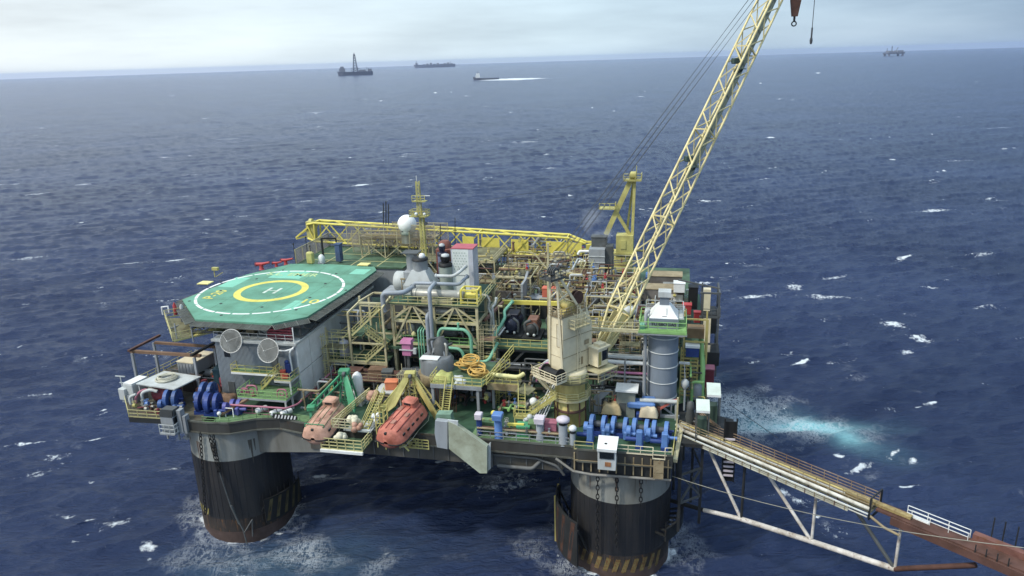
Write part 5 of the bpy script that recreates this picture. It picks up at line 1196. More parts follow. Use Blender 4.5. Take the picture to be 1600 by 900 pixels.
# the yellow framed module in the middle, with its stair tower
ym = thing('yellow_module', 'tall beige-yellow framed process module with triangular braces, right of the helideck', 'process module', (-1, 12, D))
frame_mod(ym, -7.0, 5.8, 10, 20, (24.6, 28.1, 30.7), BEIGE, 2, 2, .36)
mb = B(ym)
for x in (-7, -.6): mb.bar((x + .2, 9.9, 24.8), (x + 3.1, 9.9, 30.4), .26); mb.bar((x + 6.2, 9.9, 24.8), (x + 3.3, 9.9, 30.4), .26)
part('frame_brace', mb, BEIGE, ym)
for z in (24.6, 28.1): grating(ym, -7, 5.8, 10, 20, z, GRTG)
grating(ym, -7.4, 6.2, 9.6, 20.4, 30.75, DKGRN, 'top_floor')
rails(ym, [(-7.3, 9.7, 30.75), (6.1, 9.7, 30.75), (6.1, 20.2, 30.75)], YRAIL); rails(ym, [(-7, 10, 28.1), (5.8, 10, 28.1)], YRAIL); rails(ym, [(-7, 10, 24.6), (5.8, 10, 24.6)], GRNB)
for (p, q, r_, z, y, mt) in ((-4.6, 3.8, .72, 31.7, 11.6, GALV), (-4.4, 3.6, .65, 29.2, 11.4, GALV), (-3.6, 2.5, .7, 26.0, 11.6, DGREY), (-2.6, 3.2, .5, 29.2, 14.5, TAN)):
    mb = B(ym); mb.vessel((p, y, z), (q, y, z), r_, 18)
    for x in (p + .9, q - .9): mb.lathe([(r_ * 1.12, -.14), (r_ * 1.12, .14)], (x, y, z), 18, 'x')
    part('heat_exchanger', mb, mt, ym)
mb = B(ym); mb.box((-2.4, 9.9, 30.8), (2.2, 10.4, 31.0)); mb.box((-2.4, 10.0, 31.0), (-2.1, 12.4, 31.5)); mb.box((1.9, 10.0, 31.0), (2.2, 12.4, 31.5)); mb.box((-2.4, 9.92, 31.0), (2.2, 10.1, 31.5)); part('exchanger_saddle', mb, BEIGE, ym)
clutter(ym, -6.6, 5.4, 10.6, 16, 24.7, 27.8, 16, 21, rmax=.2, vess=2, small=8); clutter(ym, -6.6, 5.4, 11.5, 18, 18.7, 24.2, 18, 22, [DGREY, TAN, GREY, DARK, GALV], vess=2, small=4); clutter(ym, -6.6, 5.4, 12, 18, 28.2, 30.3, 10, 23, vess=0, small=6)
# grey pipe loops on its face
pipe(ym, [pb(668, 620, 8.8), pb(666, 452, 8.8), pb(690, 449, 9.5)], .32, GREY, 10, .7) if False else None
G1 = M('blue_grey_pipe', (146, 156, 166), .45, .3, .03)
pipe(ym, [(-8.0, 9.3, 29.4), (-8.0, 9.3, 32.3), (-4.9, 9.6, 32.4), (-4.4, 12.5, 32.4)], .36, G1, 12, .7)
pipe(ym, [(-.75, 9.0, 20.0), (-.75, 9.0, 33.2), (-.75, 11.5, 33.4)], .3, G1, 12, .6)
pipe(ym, [(-1.4, 9.1, 20.2), (-1.4, 9.1, 29.2), (-1.4, 11.0, 29.3)], .3, G1, 12, .6)
pipe(ym, [(-4.2, 12.2, 32.0), (-4.2, 12.2, 33.1), (.2, 12.0, 33.2), (2.6, 12.6, 33.0), (3.2, 15, 33.6)], .26, G1, 10, .6)
pipe(ym, [(-1.0, 12.6, 34.2), (1.8, 12.6, 34.2), (2.7, 13.4, 34.8), (2.9, 15.5, 35)], .24, LGREY, 10, .6)
for k, x in enumerate((-2.2, -2.6, -3.0)): pipe(ym, [(x, 9.3, 20), (x, 9.3, 26.8), (x, 11, 27)], .11, MINT, 8, .3)
# mint green loop
pipe(ym, [(5.0, 9.1, 22.0), (5.0, 9.1, 26.4), (4.2, 9.1, 27.4), (.6, 9.1, 27.4), (.15, 9.1, 26.6), (.15, 9.1, 25.2), (.8, 9.1, 24.5), (3.2, 9.1, 24.4), (3.8, 9.1, 23.6), (3.8, 9.1, 21.5)], .24, MINT, 10, .7, 'mint green pipe bent into a square loop')
pipe(ym, [(5.0, 8.6, 23.4), (6.2, 8.4, 22.7), (7.6, 8.6, 23.0), (8.4, 11, 24.9)], .26, MINT, 10, .8)
pipe(ym, [(3.2, 9.1, 27.4), (3.2, 9.1, 28.4)], .16, MINT, 8)
mb = B(ym); mb.bar((-4.2, 9.4, 28.0), (-4.0, 9.4, 26.6), .12); mb.lathe([(.1, 0), (.35, -.25), (.35, -.5)], (-3.7, 9.4, 26.6), 12); part('flood_lamp', mb, YRAIL, ym)
# yellow pump on the top right corner, stair tower on the left
t = thing('yellow_pump_skid', 'bright yellow pump frame on the top right corner of the beige-yellow module', 'pump', (4.6, 11.5, 30.8))
mb = MB()
for x in (-1.2, 1.2):
    for y in (-1, 1): mb.bar((x, y, 0), (x, y, 2.0), .24)
for z in (.2, 2.0): mb.bar((-1.2, -1, z), (1.2, -1, z), .2); mb.bar((-1.2, 1, z), (1.2, 1, z), .2); mb.bar((-1.2, -1, z), (-1.2, 1, z), .2); mb.bar((1.2, -1, z), (1.2, 1, z), .2)
part('frame', mb, YEL, t)
mb = MB(); mb.lathe([(.5, -.8), (.55, 0), (.5, .8)], (0, 0, .9), 16, 'x'); part('motor', mb, YEL, t)
mb = MB(); mb.tube([(.2, 0, 1.4), (.2, 0, 1.9), (1.4, -.3, 1.9)], .18, 8, bend=.3); part('outlet', mb, OCHRE, t)
st = thing('stair_tower', 'pale yellow stair tower of open frames left of the beige-yellow module', 'stair tower', (-10.5, 10, D))
mb = B(st); X0, X1, Y0, Y1 = -13.2, -7.8, 8.2, 12.6
for x, y, zt in ((X0, Y0, 29.4), (X1, Y0, 30.4), (X0, Y1, 30.6), (X1, Y1, 30.8), (-11.7, Y1, 30.6)): mb.bar((x, y, D), (x, y, zt), .28)
part('frame_post', mb, BEIGE, st)
mb = B(st); mb.bar((X0, Y0, 29.4), (-12.0, 9.6, 30.6), .26); mb.bar((-12.0, 9.6, 30.6), (X1, 9.6, 30.6), .26); mb.bar((-12.0, 9.6, 30.7), (-10.8, Y1, 31.2), .26); mb.bar((-10.8, Y1, 31.2), (X1, Y1, 31.2), .26); mb.bar((X1, Y0, 30.4), (X1, Y1, 31.2), .26); mb.bar((-12.0, 9.7, 30.2), (X1, 9.7, 30.1), .22)
for z in (21.9, 24.8): mb.bar((X0, Y0, z), (X1, Y0, z), .24); mb.bar((X0, Y0, z), (X0, Y1, z), .22); mb.bar((X0, Y1, z), (X1, Y1, z), .22)
part('frame_beam', mb, BEIGE, st)
mb = B(st); mb.stair((X0 + .4, Y0 + .3, 26.0), (X1 - .6, Y0 + .3, 30.0), .9, (0, 1, 0)); mb.stair((-11.4, Y0 + 1.6, 26.0), (X1, Y0 + 1.6, 23.6), .9, (0, 1, 0)); mb.stair((X1, Y0 + .2, 24.8), (-11.0, Y0 + .2, 21.9), .9, (0, 1, 0)); part('stair_flight', mb, YRAIL, st)
grating(st, X0, -11.3, Y0, Y1, 26.0, GRTG); grating(st, -9.6, X1, Y0, Y1, 24.6, GRTG); grating(st, X0 - 4, X1, Y0, Y1 + 3, 21.9, GRTG)
rails(st, [(X0 - 4, Y0, 21.9), (X1, Y0, 21.9)], YRAIL); rails(st, [(X0 - 4, Y0 + 2, 24.8), (X0, Y0 + 2, 24.8)], YRAIL)
mb = B(st); mb.box((X0 - 4, Y0 - .1, 21.5), (X1, Y0 + .1, 21.85)); mb.bar((X0 - 3.8, Y0, D), (X0 - 3.8, Y0, 27), .22); part('edge_beam', mb, BEIGE, st)
clutter(st, -16.6, -8, 10, 16, 18.6, 28, 16, 31, [TAN, DGREY, GREY, OCHRE, BEIGE], vess=1, small=4)
p = V((-14.9, 9.4, 22.0)); mb = MB(p); mb.lathe([(.2, 0), (.72, .1), (.75, .3), (.75, 2.2), (.6, 2.5), (.25, 2.65), (.22, 2.8)], p, 22); solo('grey_vessel', 'light grey upright vessel on the grating right of the living quarters wall', 'vessel', mb, M('lilac_grey', (170, 172, 186), .5, .25), p)
# big dark tank in front of the module, pink box beside it
t = thing('dark_tank', 'big dark grey cylindrical tank below the module, behind the yellow davit', 'tank', (1.3, 4.6, D))
mb = MB(); mb.lathe([(2.35, 0), (2.35, 6.2), (2.0, 6.6)], (0, 0, 0), 32); part('shell', mb, M('tank_grey', (112, 118, 122), .5, .5, .1, streak=True), t)
mb = MB(); mb.cbox((-.6, -1.2, 6.72), (2.6, 1.4, .1)); part('lid_plate', mb, WHITE, t)
mb = MB(); mb.lathe([(2.45, 3.0), (2.5, 3.1), (2.5, 4.3), (2.45, 4.4)], (-.2, -.2, 0), 32); part('band', mb, TAN, t)
mb = MB(); mb.cbox((-3.6, -.8, 3.3), (3.4, 2.4, 2.0)); mb.cbox((-3.6, -.8, 1.2), (3.2, 2.2, 2.2)); part('side_box', mb, DGREY, t)
for k in range(5): mb = MB(); a = random.Random(k); mb.tube([(a.uniform(-1.5, 1.5), .3, 6.6), (a.uniform(-1.5, 1.5), .3, 7.6 + .3 * k), (a.uniform(-1.5, 1.5) + 1, 1.5, 7.6 + .3 * k)], .2, 8, bend=.4); part('nozzle_pipe', mb, (GREY, DGREY, GALV)[k % 3], t)
mb = MB(); mb.lathe([(1.1, 6.6), (1.1, 8.2), (.6, 8.8), (.2, 9)], (.3, 1.0, 0), 18); part('dome', mb, DGREY, t)
t = thing('pink_cabinet', 'magenta-pink hooded cabinet in front of the beige-yellow module', 'cabinet', (-3.7, 6.6, 24.2))
mb = MB(); mb.cbox((0, 0, .9), (1.3, 1.2, 1.9), 0, .05); part('body', mb, PINK2, t)
mb = MB(); mb.frustum((-.85, -.8), (.85, .8), 1.85, (-.75, -.6), (.75, .6), 2.3); part('hood', mb, PINK2, t)
mb = MB(); mb.bar((-1.0, -.7, .9), (1.4, -.7, .9), .14); mb.cbox((1.3, -.6, .8), (.4, .5, .8)); part('clamp_bar', mb, LGREY, t)
mb = MB(); mb.bar((0, 0, -5.7), (0, 0, 0), .4); mb.bar((-.5, 0, -5.7), (-.5, 0, 0), .2); part('stand', mb, DGREY, t)
# small platforms and stores behind the lifeboats
t = thing('store_deck', 'low store deck with rusty plates and rails behind the pink lifeboat', 'platform', (-9, 4, D))
grating(t, -13, -3, 3.4, 7.6, D + 2.6, RUST); rails(t, [(-13, 3.5, D + 2.6), (-3, 3.5, D + 2.6)], TAN)
mb = B(t)
for x in (-12.8, -8, -3.2): mb.bar((x, 3.6, D), (x, 3.6, D + 2.6), .24); mb.bar((x, 7.4, D), (x, 7.4, D + 2.6), .24)
part('post', mb, DGREY, t)
clutter(t, -13, -3.2, 4, 7.4, D + .3, D + 2.4, 8, 41, [DGREY, TAN, RUST, GREY], vess=1, small=3)
for i, (x, y, d_, mt, lb) in enumerate(((-11.6, 5.4, (2.0, 1.6, .7), RUST, 'rusty flat crate on the store deck behind the green davit'), (-8.2, 5.8, (2.4, 1.5, .9), BROWN, 'brown crate on the store deck left of the pink cabinet'), (-6.2, 4.6, (1.5, 1.4, 1.2), DGREY, 'dark grey box on the store deck behind the orange crate'))):
    cargo('deck_crate', 'crate', lb, (x, y, D + 2.6), d_, mt, None, .1 * i)
# ladder platform with hoses
t = thing('hose_platform', 'raised yellow railed platform with a steep ladder, hoses piled on it', 'platform', (5.3, 2.0, D))
zt = 23.3
mb = B(t); mb.box((2.0, -.6, zt - .3), (9.0, 7.6, zt)); part('floor', mb, GRTG, t)
mb = B(t); mb.box((2.0, -.75, zt - .55), (9.0, -.6, zt - .02)); part('edge_beam', mb, GREY, t)
for x, y in ((2.2, -.4), (8.4, -.4), (2.2, 7.2), (8.4, 7.2), (9.6, 3)): mb = B(t); mb.bar((x, y, D), (x, y, zt - .3), .34); part('leg', mb, GREY, t)
mb = B(t); mb.rail([(2.0, 5, zt), (2.0, -.6, zt), (4.2, -.6, zt)], 1.1, .08, 1.2); mb.rail([(5.2, -.6, zt), (9.0, -.6, zt), (11.2, 6.5, zt)], 1.1, .08, 1.2); mb.rail([(9.6, -.4, zt + .2), (11.8, 6.5, zt + 2.2)], 1.1, .08, 1.2); part('railing', mb, YOLD, t)
mb = B(t); mb.ladder((4.3, -2.9, D + .2), (4.7, -.7, zt), .95, .3, (1, 0, 0), .12, 1.1); part('ladder', mb, YOLD, t)
mb = B(t); mb.ladder((3.1, -.2, D), (3.4, .2, zt), .5, .3, (1, 0, 0), .07, .8); part('ladder', mb, YOLD, t)
mb = B(t)
for k in range(9): mb.bar((2.4 + .3 * k, 1.0, D), (1.8 + .4 * k, 1.2, zt - .6), .1)
part('pipe_bundle', mb, RUST, t)
def hose_heap(c, r, n, mat, label, seed):
    c = V(c); q = random.Random(seed); mb = MB(c)
    for i in range(n):
        o = V((q.uniform(-.5, .5) * r, q.uniform(-.4, .4) * r, .12 + i * .1)); P = []; rr_ = r * q.uniform(.6, 1.0); tl = q.uniform(-.5, .5)
        for k in range(16): a = 2 * math.pi * k / 16; P.append(c + o + V((rr_ * math.cos(a), rr_ * math.sin(a) * .8, rr_ * tl * math.sin(a) * .7 + .3 * abs(tl))))
        mb.tube(P, .11, 6, closed=True)
    return solo('hose_heap', label, 'hose', mb, mat, c, 'hose heaps on the raised ladder platform')
hose_heap((5.8, 4.0, zt + .5), 1.3, 12, HOSE, 'orange-yellow hose heap at the back of the raised ladder platform', 2); hose_heap((7.9, 2.6, zt), 1.2, 10, HOSE, 'tangled yellow hose along the right side of the ladder platform', 5)
tarp('net_heap', 'net heap', 'yellow-green heap of netting at the left corner of the ladder platform', (3.4, .8, zt), (2.6, 2.0, 1.2), M('yellow_green_net', (182, 186, 88), .9, .5), 17)
for i, (x, y, lb) in enumerate(((5.2, 1.3, 'pale grey bag beside the yellow-green net heap'), (5.9, .2, 'grey bag lying at the top of the steep yellow ladder'))): tarp('grey_bag', 'bag', lb, (x, y, zt), (1.5, .9, .5), LGREY, 31 + i)
p = V((9.2, 5, zt)); mb = MB(p); mb.tube([(9.2, 2.4, 23.8), (13.2, 2.6, 23.5), (13.8, 3.4, 23.7)], .3, 10, bend=.4); solo('yellow_elbow_pipe', 'pale yellow pipe with an elbow end, right of the ladder platform', 'pipe', mb, M('pale_yellow_pipe', (222, 214, 132), .5, .25), p)
# yellow walkway and stairs between the ladder platform and the cream crane
t = thing('yellow_stairway', 'yellow walkway and stair flights left of the cream crane pedestal', 'stairway', (14, 4, D))
mb = B(t); mb.box((9.0, 2.4, 22.3), (13.4, 4.0, 22.42)); mb.prism([(13.0, 1.2), (15.0, .4), (15.6, 2.4), (13.6, 4.2)], 22.0, 22.1); part('walkway', mb, GRTY, t)
mb = B(t); mb.box((9.0, 2.2, 21.6), (13.2, 2.4, 22.5)); part('side_beam', mb, TAN, t)
mb = B(t); mb.stair((13.9, 1.4, 22.2), (14.4, -1.2, 20.0), .9, (1, 0, 0)); mb.stair((15.3, -1.4, 20.0), (19.0, -1.2, 23.0), .9, (0, 1, 0)); part('stair_flight', mb, YOLD, t)
mb = B(t); mb.box((13.6, -2.0, 19.8), (15.8, -.8, 20.0)); part('landing', mb, YOLD, t)
mb = B(t); mb.rail([(13.5, -.9, 20), (13.5, -2.0, 20), (15.8, -2.0, 20)], 1.1, .08, 1.0); mb.rail([(9, 2.4, 22.5), (13.2, 2.4, 22.5)], 1.1, .08, 1.1); part('railing', mb, YOLD, t)
for x, y in ((13.6, -1.9), (15.6, -1.9), (14.6, -.9)): mb = B(t); mb.bar((x, y, D), (x, y, 20), .14); part('leg', mb, YOLD, t)
t = thing('pipe_chute', 'bundle of pale pipes slanting down to the deck left of the cream crane pedestal', 'pipe bundle', (16.5, 0, D))
for k in range(5): mb = B(t); mb.tube([(15.2 + .35 * k, -4.4, D + .4), (15.6 + .35 * k, -3.6, D + .5), (17.6 + .3 * k, 1.6, D + 4.3), (18 + .3 * k, 5, D + 4.6)], .09, 6, bend=.5); part('pipe', mb, WHITE if k % 2 else LGREY, t)
mb = B(t); mb.sphere((15.6, .6, D + 2.6), .55, 12, 8); mb.cyl((15.6, .6, D), (15.6, .6, D + 2.6), .2, 8); part('white_tank', mb, WHITE, t)
# recessed bay under the process deck: pipes and machinery on the main deck
t = thing('deck_pipework', 'dense dark pipework on the main deck beneath the process deck', 'pipework', (14, 9, D))
clutter(t, 6.5, 19, 6.0, 11.5, D + .2, 23.0, 22, 51, [DGREY, GREY, TAN, GALV, DARK, LGREY], vess=2, small=6)
t = thing('deck_pipework', 'pipework under the process deck between the crane pedestal and the grey stack', 'pipework', (26, 9, D))
clutter(t, 22.4, 29.4, 5.6, 11.5, D + .2, 23.0, 20, 52, [DGREY, GREY, TAN, GALV, DARK, LGREY], vess=2, small=8)
t = thing('pink_pipe_arch', 'pink pipe arch over grey pipes, left of the cream crane house', 'pipe', (16, 9, 22))
for k, (mt, dy_) in enumerate(((PINK2, 0), (GREY, .6), (LGREY, 1.1))): mb = B(t); mb.tube([(14.6, 8 + dy_, 20.4), (14.9, 8 + dy_, 22.4), (16.2, 8 + dy_, 23.6), (21, 8 + dy_, 23.6)], .16, 8, bend=.7); part('pipe', mb, mt, t)
mb = B(t); mb.box((16.2, 8.6, 19.2), (16.6, 9, 23.4)); mb.box((19.6, 8.6, 19.2), (20, 9, 23.4)); mb.box((16.2, 8.7, 20.6), (20, 8.9, 20.9)); mb.box((16.2, 8.7, 22.0), (20, 8.9, 22.3)); part('rack', mb, DGREY, t)
# grey pipe rack between the crane and the stack
t = thing('pipe_rack', 'long pale grey pipe rack running between the cream crane and the grey stack', 'pipe rack', (25, 6.5, 22))
for k, (z, y, r_, mt) in enumerate(((25.4, 7.0, .26, LGREY), (24.9, 6.4, .26, WHITE), (25.4, 7.7, .2, GALV), (23.5, 6.3, .16, PINK2), (23.2, 6.8, .16, PINK), (22.9, 6.3, .18, GALV), (24.4, 8.0, .18, GREY), (22.2, 6.5, .14, TAN))): mb = B(t); mb.tube([(20.6, y, z), (30.4, y, z)], r_, 8); part('pipe', mb, mt, t)
mb = B(t)
for x in (21, 24, 27, 30): mb.bar((x, 6.2, D), (x, 6.2, 25.2), .2); mb.bar((x, 8.2, D), (x, 8.2, 25.2), .2); mb.bar((x, 6, 24.6), (x, 8.4, 24.6), .2); mb.bar((x, 6, 22.6), (x, 8.4, 22.6), .18)
part('rack_frame', mb, GREY, t)
mb = B(t)
for k in range(2): mb.tube([(29.4 + .5 * k, 7, 25.5), (29.4 + .5 * k, 7, 26.6), (30.6 + .3 * k, 7, 26.6)], .2, 8, bend=.4)
part('white_elbow', mb, WHITE, t)
# black compressors on the process deck
def compressor(c, label, m1, m2, s=1.0):
    t = thing('compressor', label, 'compressor', c, 'compressors behind the yellow railing')
    mb = MB(); mb.cbox((0, 0, .25), (3.0 * s, 4.6 * s, .5)); part('skid', mb, DARK, t)
    mb = MB(); mb.lathe([(.3, -2.0 * s), (.9 * s, -1.9 * s), (1.0 * s, -.6 * s), (.9 * s, .4 * s), (1.05 * s, .6 * s), (1.05 * s, 1.8 * s), (.5, 2.0 * s)], (0, 0, 1.6 * s), 20, 'y'); part('casing', mb, m1, t)
    mb = MB(); mb.cbox((0, .4 * s, 2.7 * s), (1.6 * s, 2.2 * s, .7), 0, .1); part('top_box', mb, m2, t)
    mb = MB(); mb.tube([(-.9 * s, -1.2 * s, 1.2), (-1.2 * s, -1.2 * s, 2.6 * s), (-.2 * s, -1.0 * s, 3.0 * s)], .24 * s, 10, bend=.5); mb.tube([(.9 * s, -1.6 * s, .9), (1.0 * s, -1.6 * s, 2.2 * s), (.3, -1.5 * s, 2.7 * s)], .2 * s, 10, bend=.4); part('suction_pipe', mb, DGREY, t)
    mb = MB(); mb.sphere((-.5 * s, -1.9 * s, 1.0), .22, 10, 6); mb.sphere((.5 * s, -2.0 * s, .9), .22, 10, 6); part('pale_valve', mb, LGREY, t)
    mb = MB()
    for k in range(6): mb.torus((0, (-1.2 + k * .5) * s, 1.6 * s), 1.03 * s, .07, 20, 5, 'y')
    part('casing_rib', mb, m2, t)
    return t
compressor((9.4, 17.5, U), 'black and navy compressor, left one behind the yellow railing', NAVY, M('dark_navy', (24, 28, 46), .4, .3), 1.1)
compressor((12.6, 16.6, U), 'dark compressor with a copper-brown end and grey hood', DARK, M('copper_brown', (130, 84, 60), .5, .4), .95)
compressor((15.8, 18.5, U), 'dark green-black compressor beside the tall crane post', M('green_black', (30, 48, 42), .45, .3), DARK, 1.05)
t = thing('gantry_beam', 'bright yellow lifting beam over the black compressors', 'lifting beam', (12, 21, U))
mb = B(t); mb.bar((6.8, 21.5, 27.6), (16.6, 21.5, 27.7), .5, .6); part('beam', mb, YEL, t)
for x in (7, 16.4): mb = B(t); mb.bar((x, 21.5, U), (x, 21.5, 27.4), .3); part('leg', mb, YOLD, t)
mb = B(t); mb.bar((6.9, 21.3, 27.6), (5.9, 14.0, 27.2), .3, .4); part('side_beam', mb, M('salmon_beam', (176, 124, 104), .6, .4), t)
t = thing('bare_pipe_stand', 'stand of bright bent pipes left of the black compressors', 'pipework', (6.4, 14, U))
pipe(t, [(4.8, 15, 30.6), (6.0, 14.6, 30.9), (6.6, 14.4, 30.2), (6.4, 14, 29), (7.0, 13.6, 28.2), (6.6, 13.4, 24)], .22, GALV, 10, .4); pipe(t, [(7.6, 14.6, 30.6), (7.4, 14.4, 29.6), (7.0, 14.2, 29.2), (7.2, 14, 24)], .18, LGREY, 10, .3)
for k in range(4): pipe(t, [(7.0 + .32 * k, 13.0 + .2 * k, 25.0), (8.6 + .32 * k, 19, 26.8)], .12, (LGREY, MINT, GALV, WHITE)[k], 8)
pipe(t, [(7.4, 12.6, 24.3), (7.6, 13.0, 25.4), (8.6, 15.4, 27.2), (8.2, 16.4, 27.8), (9, 19, 28.6)], .24, MINT, 10, .5)
p = V((8.0, 10.6, 23)); mb = MB(p); mb.tube([(6.3, 10.8, 25.6), (7.6, 10.6, 25.6), (7.9, 10.6, 25.0), (8.2, 10.4, 20.6)], .2, 8, bend=.4); mb.cyl((6.4, 10.2, 22.8), (8.2, 10.2, 22.9), .3, 10); solo('yellow_drop_pipe', 'dull yellow pipe bending down at the right end of the beige-yellow module', 'pipe', mb, YOLD, p)
# ------------------------------------------------------------------ lattice booms
def truss_boom(t, F, T, wside, w, h, n, mat, chord=.2, lace=.1, taper0=.35, taper1=.3, k0=.1, k1=.92, nm='boom'):
    """square lattice boom from F to T (platform coordinates); wside is the level side direction"""
    F = V(F); T = V(T); d = (T - F); s = V(wside).normalized(); u = s.cross(d.normalized()); 
    if u.z < 0: u = -u
    def pt(k, i, j):
        q = 1.0
        if k < k0: q = taper0 + (1 - taper0) * k / k0
        elif k > k1: q = 1 - (1 - taper1) * (k - k1) / (1 - k1)
        qs = max(q, .55) if k < k0 else q
        return F + d * k + s * (i * w / 2 * qs) + u * (j * h / 2 * q)
    ks = [0, k0] + [k0 + (k1 - k0) * i / n for i in range(1, n + 1)] + [1.0]
    for i in (-1, 1):
        for j in (-1, 1):
            mb = B(t); mb.tube([pt(k, i, j) for k in (0, k0, k1, 1.0)], chord / 2, 8); part('chord', mb, mat, t)
    for face in range(4):
        mb = B(t)
        for a in range(len(ks) - 1):
            k, k2 = ks[a], ks[a + 1]; A = ((-1, 1), (1, 1), (1, -1), (-1, -1))[face]; C = ((1, 1), (1, -1), (-1, -1), (-1, 1))[face]
            if a % 2: A, C = C, A
            mb.bar(pt(k, *A), pt(k2, *C), lace)
            if a % 5 == 0: mb.bar(pt(k2, *A), pt(k2, *C), lace * 1.2)
        part('lacing', mb, mat, t)
    return pt
# ------------------------------------------------------------------ the near cream crane
cr_o = (20.4, .9, D)
ck = thing('pedestal_crane', 'big cream crane on an ochre pedestal, its lattice boom rising out of the picture', 'crane', cr_o)
mb = MB(); mb.lathe([(1.95, 0), (1.95, 1.9), (2.02, 1.95), (2.02, 2.1), (1.95, 2.15), (1.95, 6.3)], (0, 0, 0), 36); part('pedestal', mb, OCHRE, ck)
mb = MB(); mb.lathe([(2.0, 6.3), (2.25, 6.9), (2.25, 7.4), (2.0, 7.6)], (0, 0, 0), 36); part('slewing_ring', mb, CREAM, ck)
mb = MB(); mb.lathe([(2.0, 2.0), (2.06, 2.05), (2.06, 2.35), (2.0, 2.4)], (0, 0, 0), 36)
for k in range(8): a = 2 * math.pi * k / 8; mb.bar((2.02 * math.cos(a), 2.02 * math.sin(a), 0), (2.02 * math.cos(a), 2.02 * math.sin(a), 3.4), .16)
part('pedestal_collar', mb, RUST, ck)
AZ = R(54); RX = Matrix.Rotation(AZ, 4, 'Z')
def cp8(r, z, a0, a1, n=7): return [(r * math.cos(R(a0 + (a1 - a0) * i / n)), r * math.sin(R(a0 + (a1 - a0) * i / n)), z) for i in range(n + 1)]
for (z, r, mt, a0, a1) in ((3.9, 2.6, BEIGE, 170, 400), (6.5, 2.9, GRTY, 150, 330)):
    P = cp8(r, z, a0, a1); I = cp8(1.96, z, a0, a1); mb = MB()
    for i in range(7): mb.plate([P[i], P[i + 1], I[i + 1], I[i]], .12); mb.bar(P[i], P[i + 1], .1, .26)
    g = part('gallery', mb, mt, ck)
    mb = MB(); mb.rail(P, 1.1, .08, 1.2, mids=3); part('gallery_railing', mb, YRAIL, g)
mb = MB(); mb.x = RX                             # tilted side gallery under the winch
mb.stair((-1.2, 2.6, 4.0), (-3.4, 3.2, 7.0), .9, (0, 1, 0)); mb.box((-4.2, -1.8, 7.0), (-2.4, 2.4, 7.15)); mb.rail([(-2.4, 2.4, 7.15), (-4.2, 2.4, 7.15), (-4.2, -1.8, 7.15), (-2.4, -1.8, 7.15)], 1.1, .08, 1.1, mids=3); part('rear_platform', mb, CREAM, ck)
mb = MB(); mb.x = RX; mb.lathe([(.62, -1.3), (.62, 1.3)], (-3.3, -.2, 7.9), 22, 'y'); mb.lathe([(.95, -1.35), (.95, -1.2)], (-3.3, -.2, 7.9), 22, 'y'); mb.lathe([(.95, 1.2), (.95, 1.35)], (-3.3, -.2, 7.9), 22, 'y'); part('winch_drum', mb, BLACK, ck)
HB, HT = 7.7, 16.0
mb = MB(); mb.x = RX; mb.prism([(-2.4, -1.15), (1.2, -1.15), (1.2, 1.15), (-2.4, 1.15)], HB, HT - .9)
mb.plate([(-2.4, -1.17, HB), (2.9, -1.17, HB), (2.8, -1.17, HT - 2.5), (1.9, -1.17, HT - .4), (.2, -1.17, HT - .7), (-2.4, -1.17, HT - .9)][::-1], .14)
mb.plate([(-2.4, 1.17, HB), (2.9, 1.17, HB), (2.8, 1.17, HT - 2.5), (1.9, 1.17, HT - .4), (.2, 1.17, HT - .7), (-2.4, 1.17, HT - .9)], .14)
mb.box((1.6, -1.1, HB), (2.4, 1.1, HB + 2.2)); hs = part('machinery_house', mb, CREAM, ck)
mb = MB(); mb.x = RX; mb.box((-2.43, -.9, HB + 3.6), (-2.4, -.2, HB + 6.4)); part('house_door', mb, M('cream_door', (206, 198, 170), .5, .4), hs)
mb = MB(); mb.x = RX; mb.bar((-2.42, -.95, HB + 3.5), (-2.42, -.95, HB + 6.5), .05); mb.bar((-2.42, -.15, HB + 3.5), (-2.42, -.15, HB + 6.5), .05); mb.bar((-2.42, -.95, HB + 6.5), (-2.42, -.15, HB + 6.5), .05); mb.bar((-2.42, -.95, HB + 3.5), (-2.42, -.15, HB + 3.5), .05); part('door_frame', mb, TAN, hs)
mb = MB(); mb.x = RX; mb.box((-2.6, -1.22, HT - .88), (1.7, 1.22, HT - .8)); mb.rail([(-2.6, 1.2, HT - .8), (-2.6, -1.2, HT - .8), (1.6, -1.2, HT - .8)], 1.1, .08, .9, mids=3); part('house_roof', mb, TAN, hs)
mb = MB(); mb.x = RX; mb.ladder((.2, -1.42, HB - 1), (.2, -1.42, HT - .6), .5, .32, (1, 0, 0), .07, .8); part('ladder', mb, CREAM, hs)
mb = MB(); mb.x = RX
for k in range(4): mb.ring((-.2, -1.9, 0), .75, .8, HT - 2.2 + k * .55, 20)
mb.box((-1.4, -2.3, HT - 2.4), (1.3, -1.3, HT - 2.3)); mb.rail([(-1.4, -1.3, HT - 2.3), (-1.4, -2.3, HT - 2.3), (1.3, -2.3, HT - 2.3), (1.3, -1.3, HT - 2.3)], 1.1, .07, .7); part('side_balcony', mb, BEIGE, hs)
mb = MB(); mb.x = RX                              # roof machinery
mb.lathe([(.5, -.9), (.5, .9)], (-.6, 0, HT + .2), 18, 'y'); mb.box((-1.6, -.7, HT - .8), (.6, .7, HT - .3)); mb.cbox((1.0, .3, HT - .2), (1.0, 1.2, 1.1)); part('roof_winch', mb, OCHRE, ck)
mb = MB(); mb.x = RX; mb.lathe([(.9, -.08), (.9, .08)], (.9, -.6, HT + .9), 22, 'y'); mb.lathe([(.9, -.08), (.9, .08)], (.9, -.1, HT + .9), 22, 'y'); part('sheave', mb, RUST, ck)
mb = MB(); mb.x = RX
for zz_ in (HB + 2.2, HB + 4.6): mb.bar((-2.4, -1.255, zz_), (2.7, -1.255, zz_), .05); mb.bar((-2.415, -1.1, zz_), (-2.415, 1.1, zz_), .04)
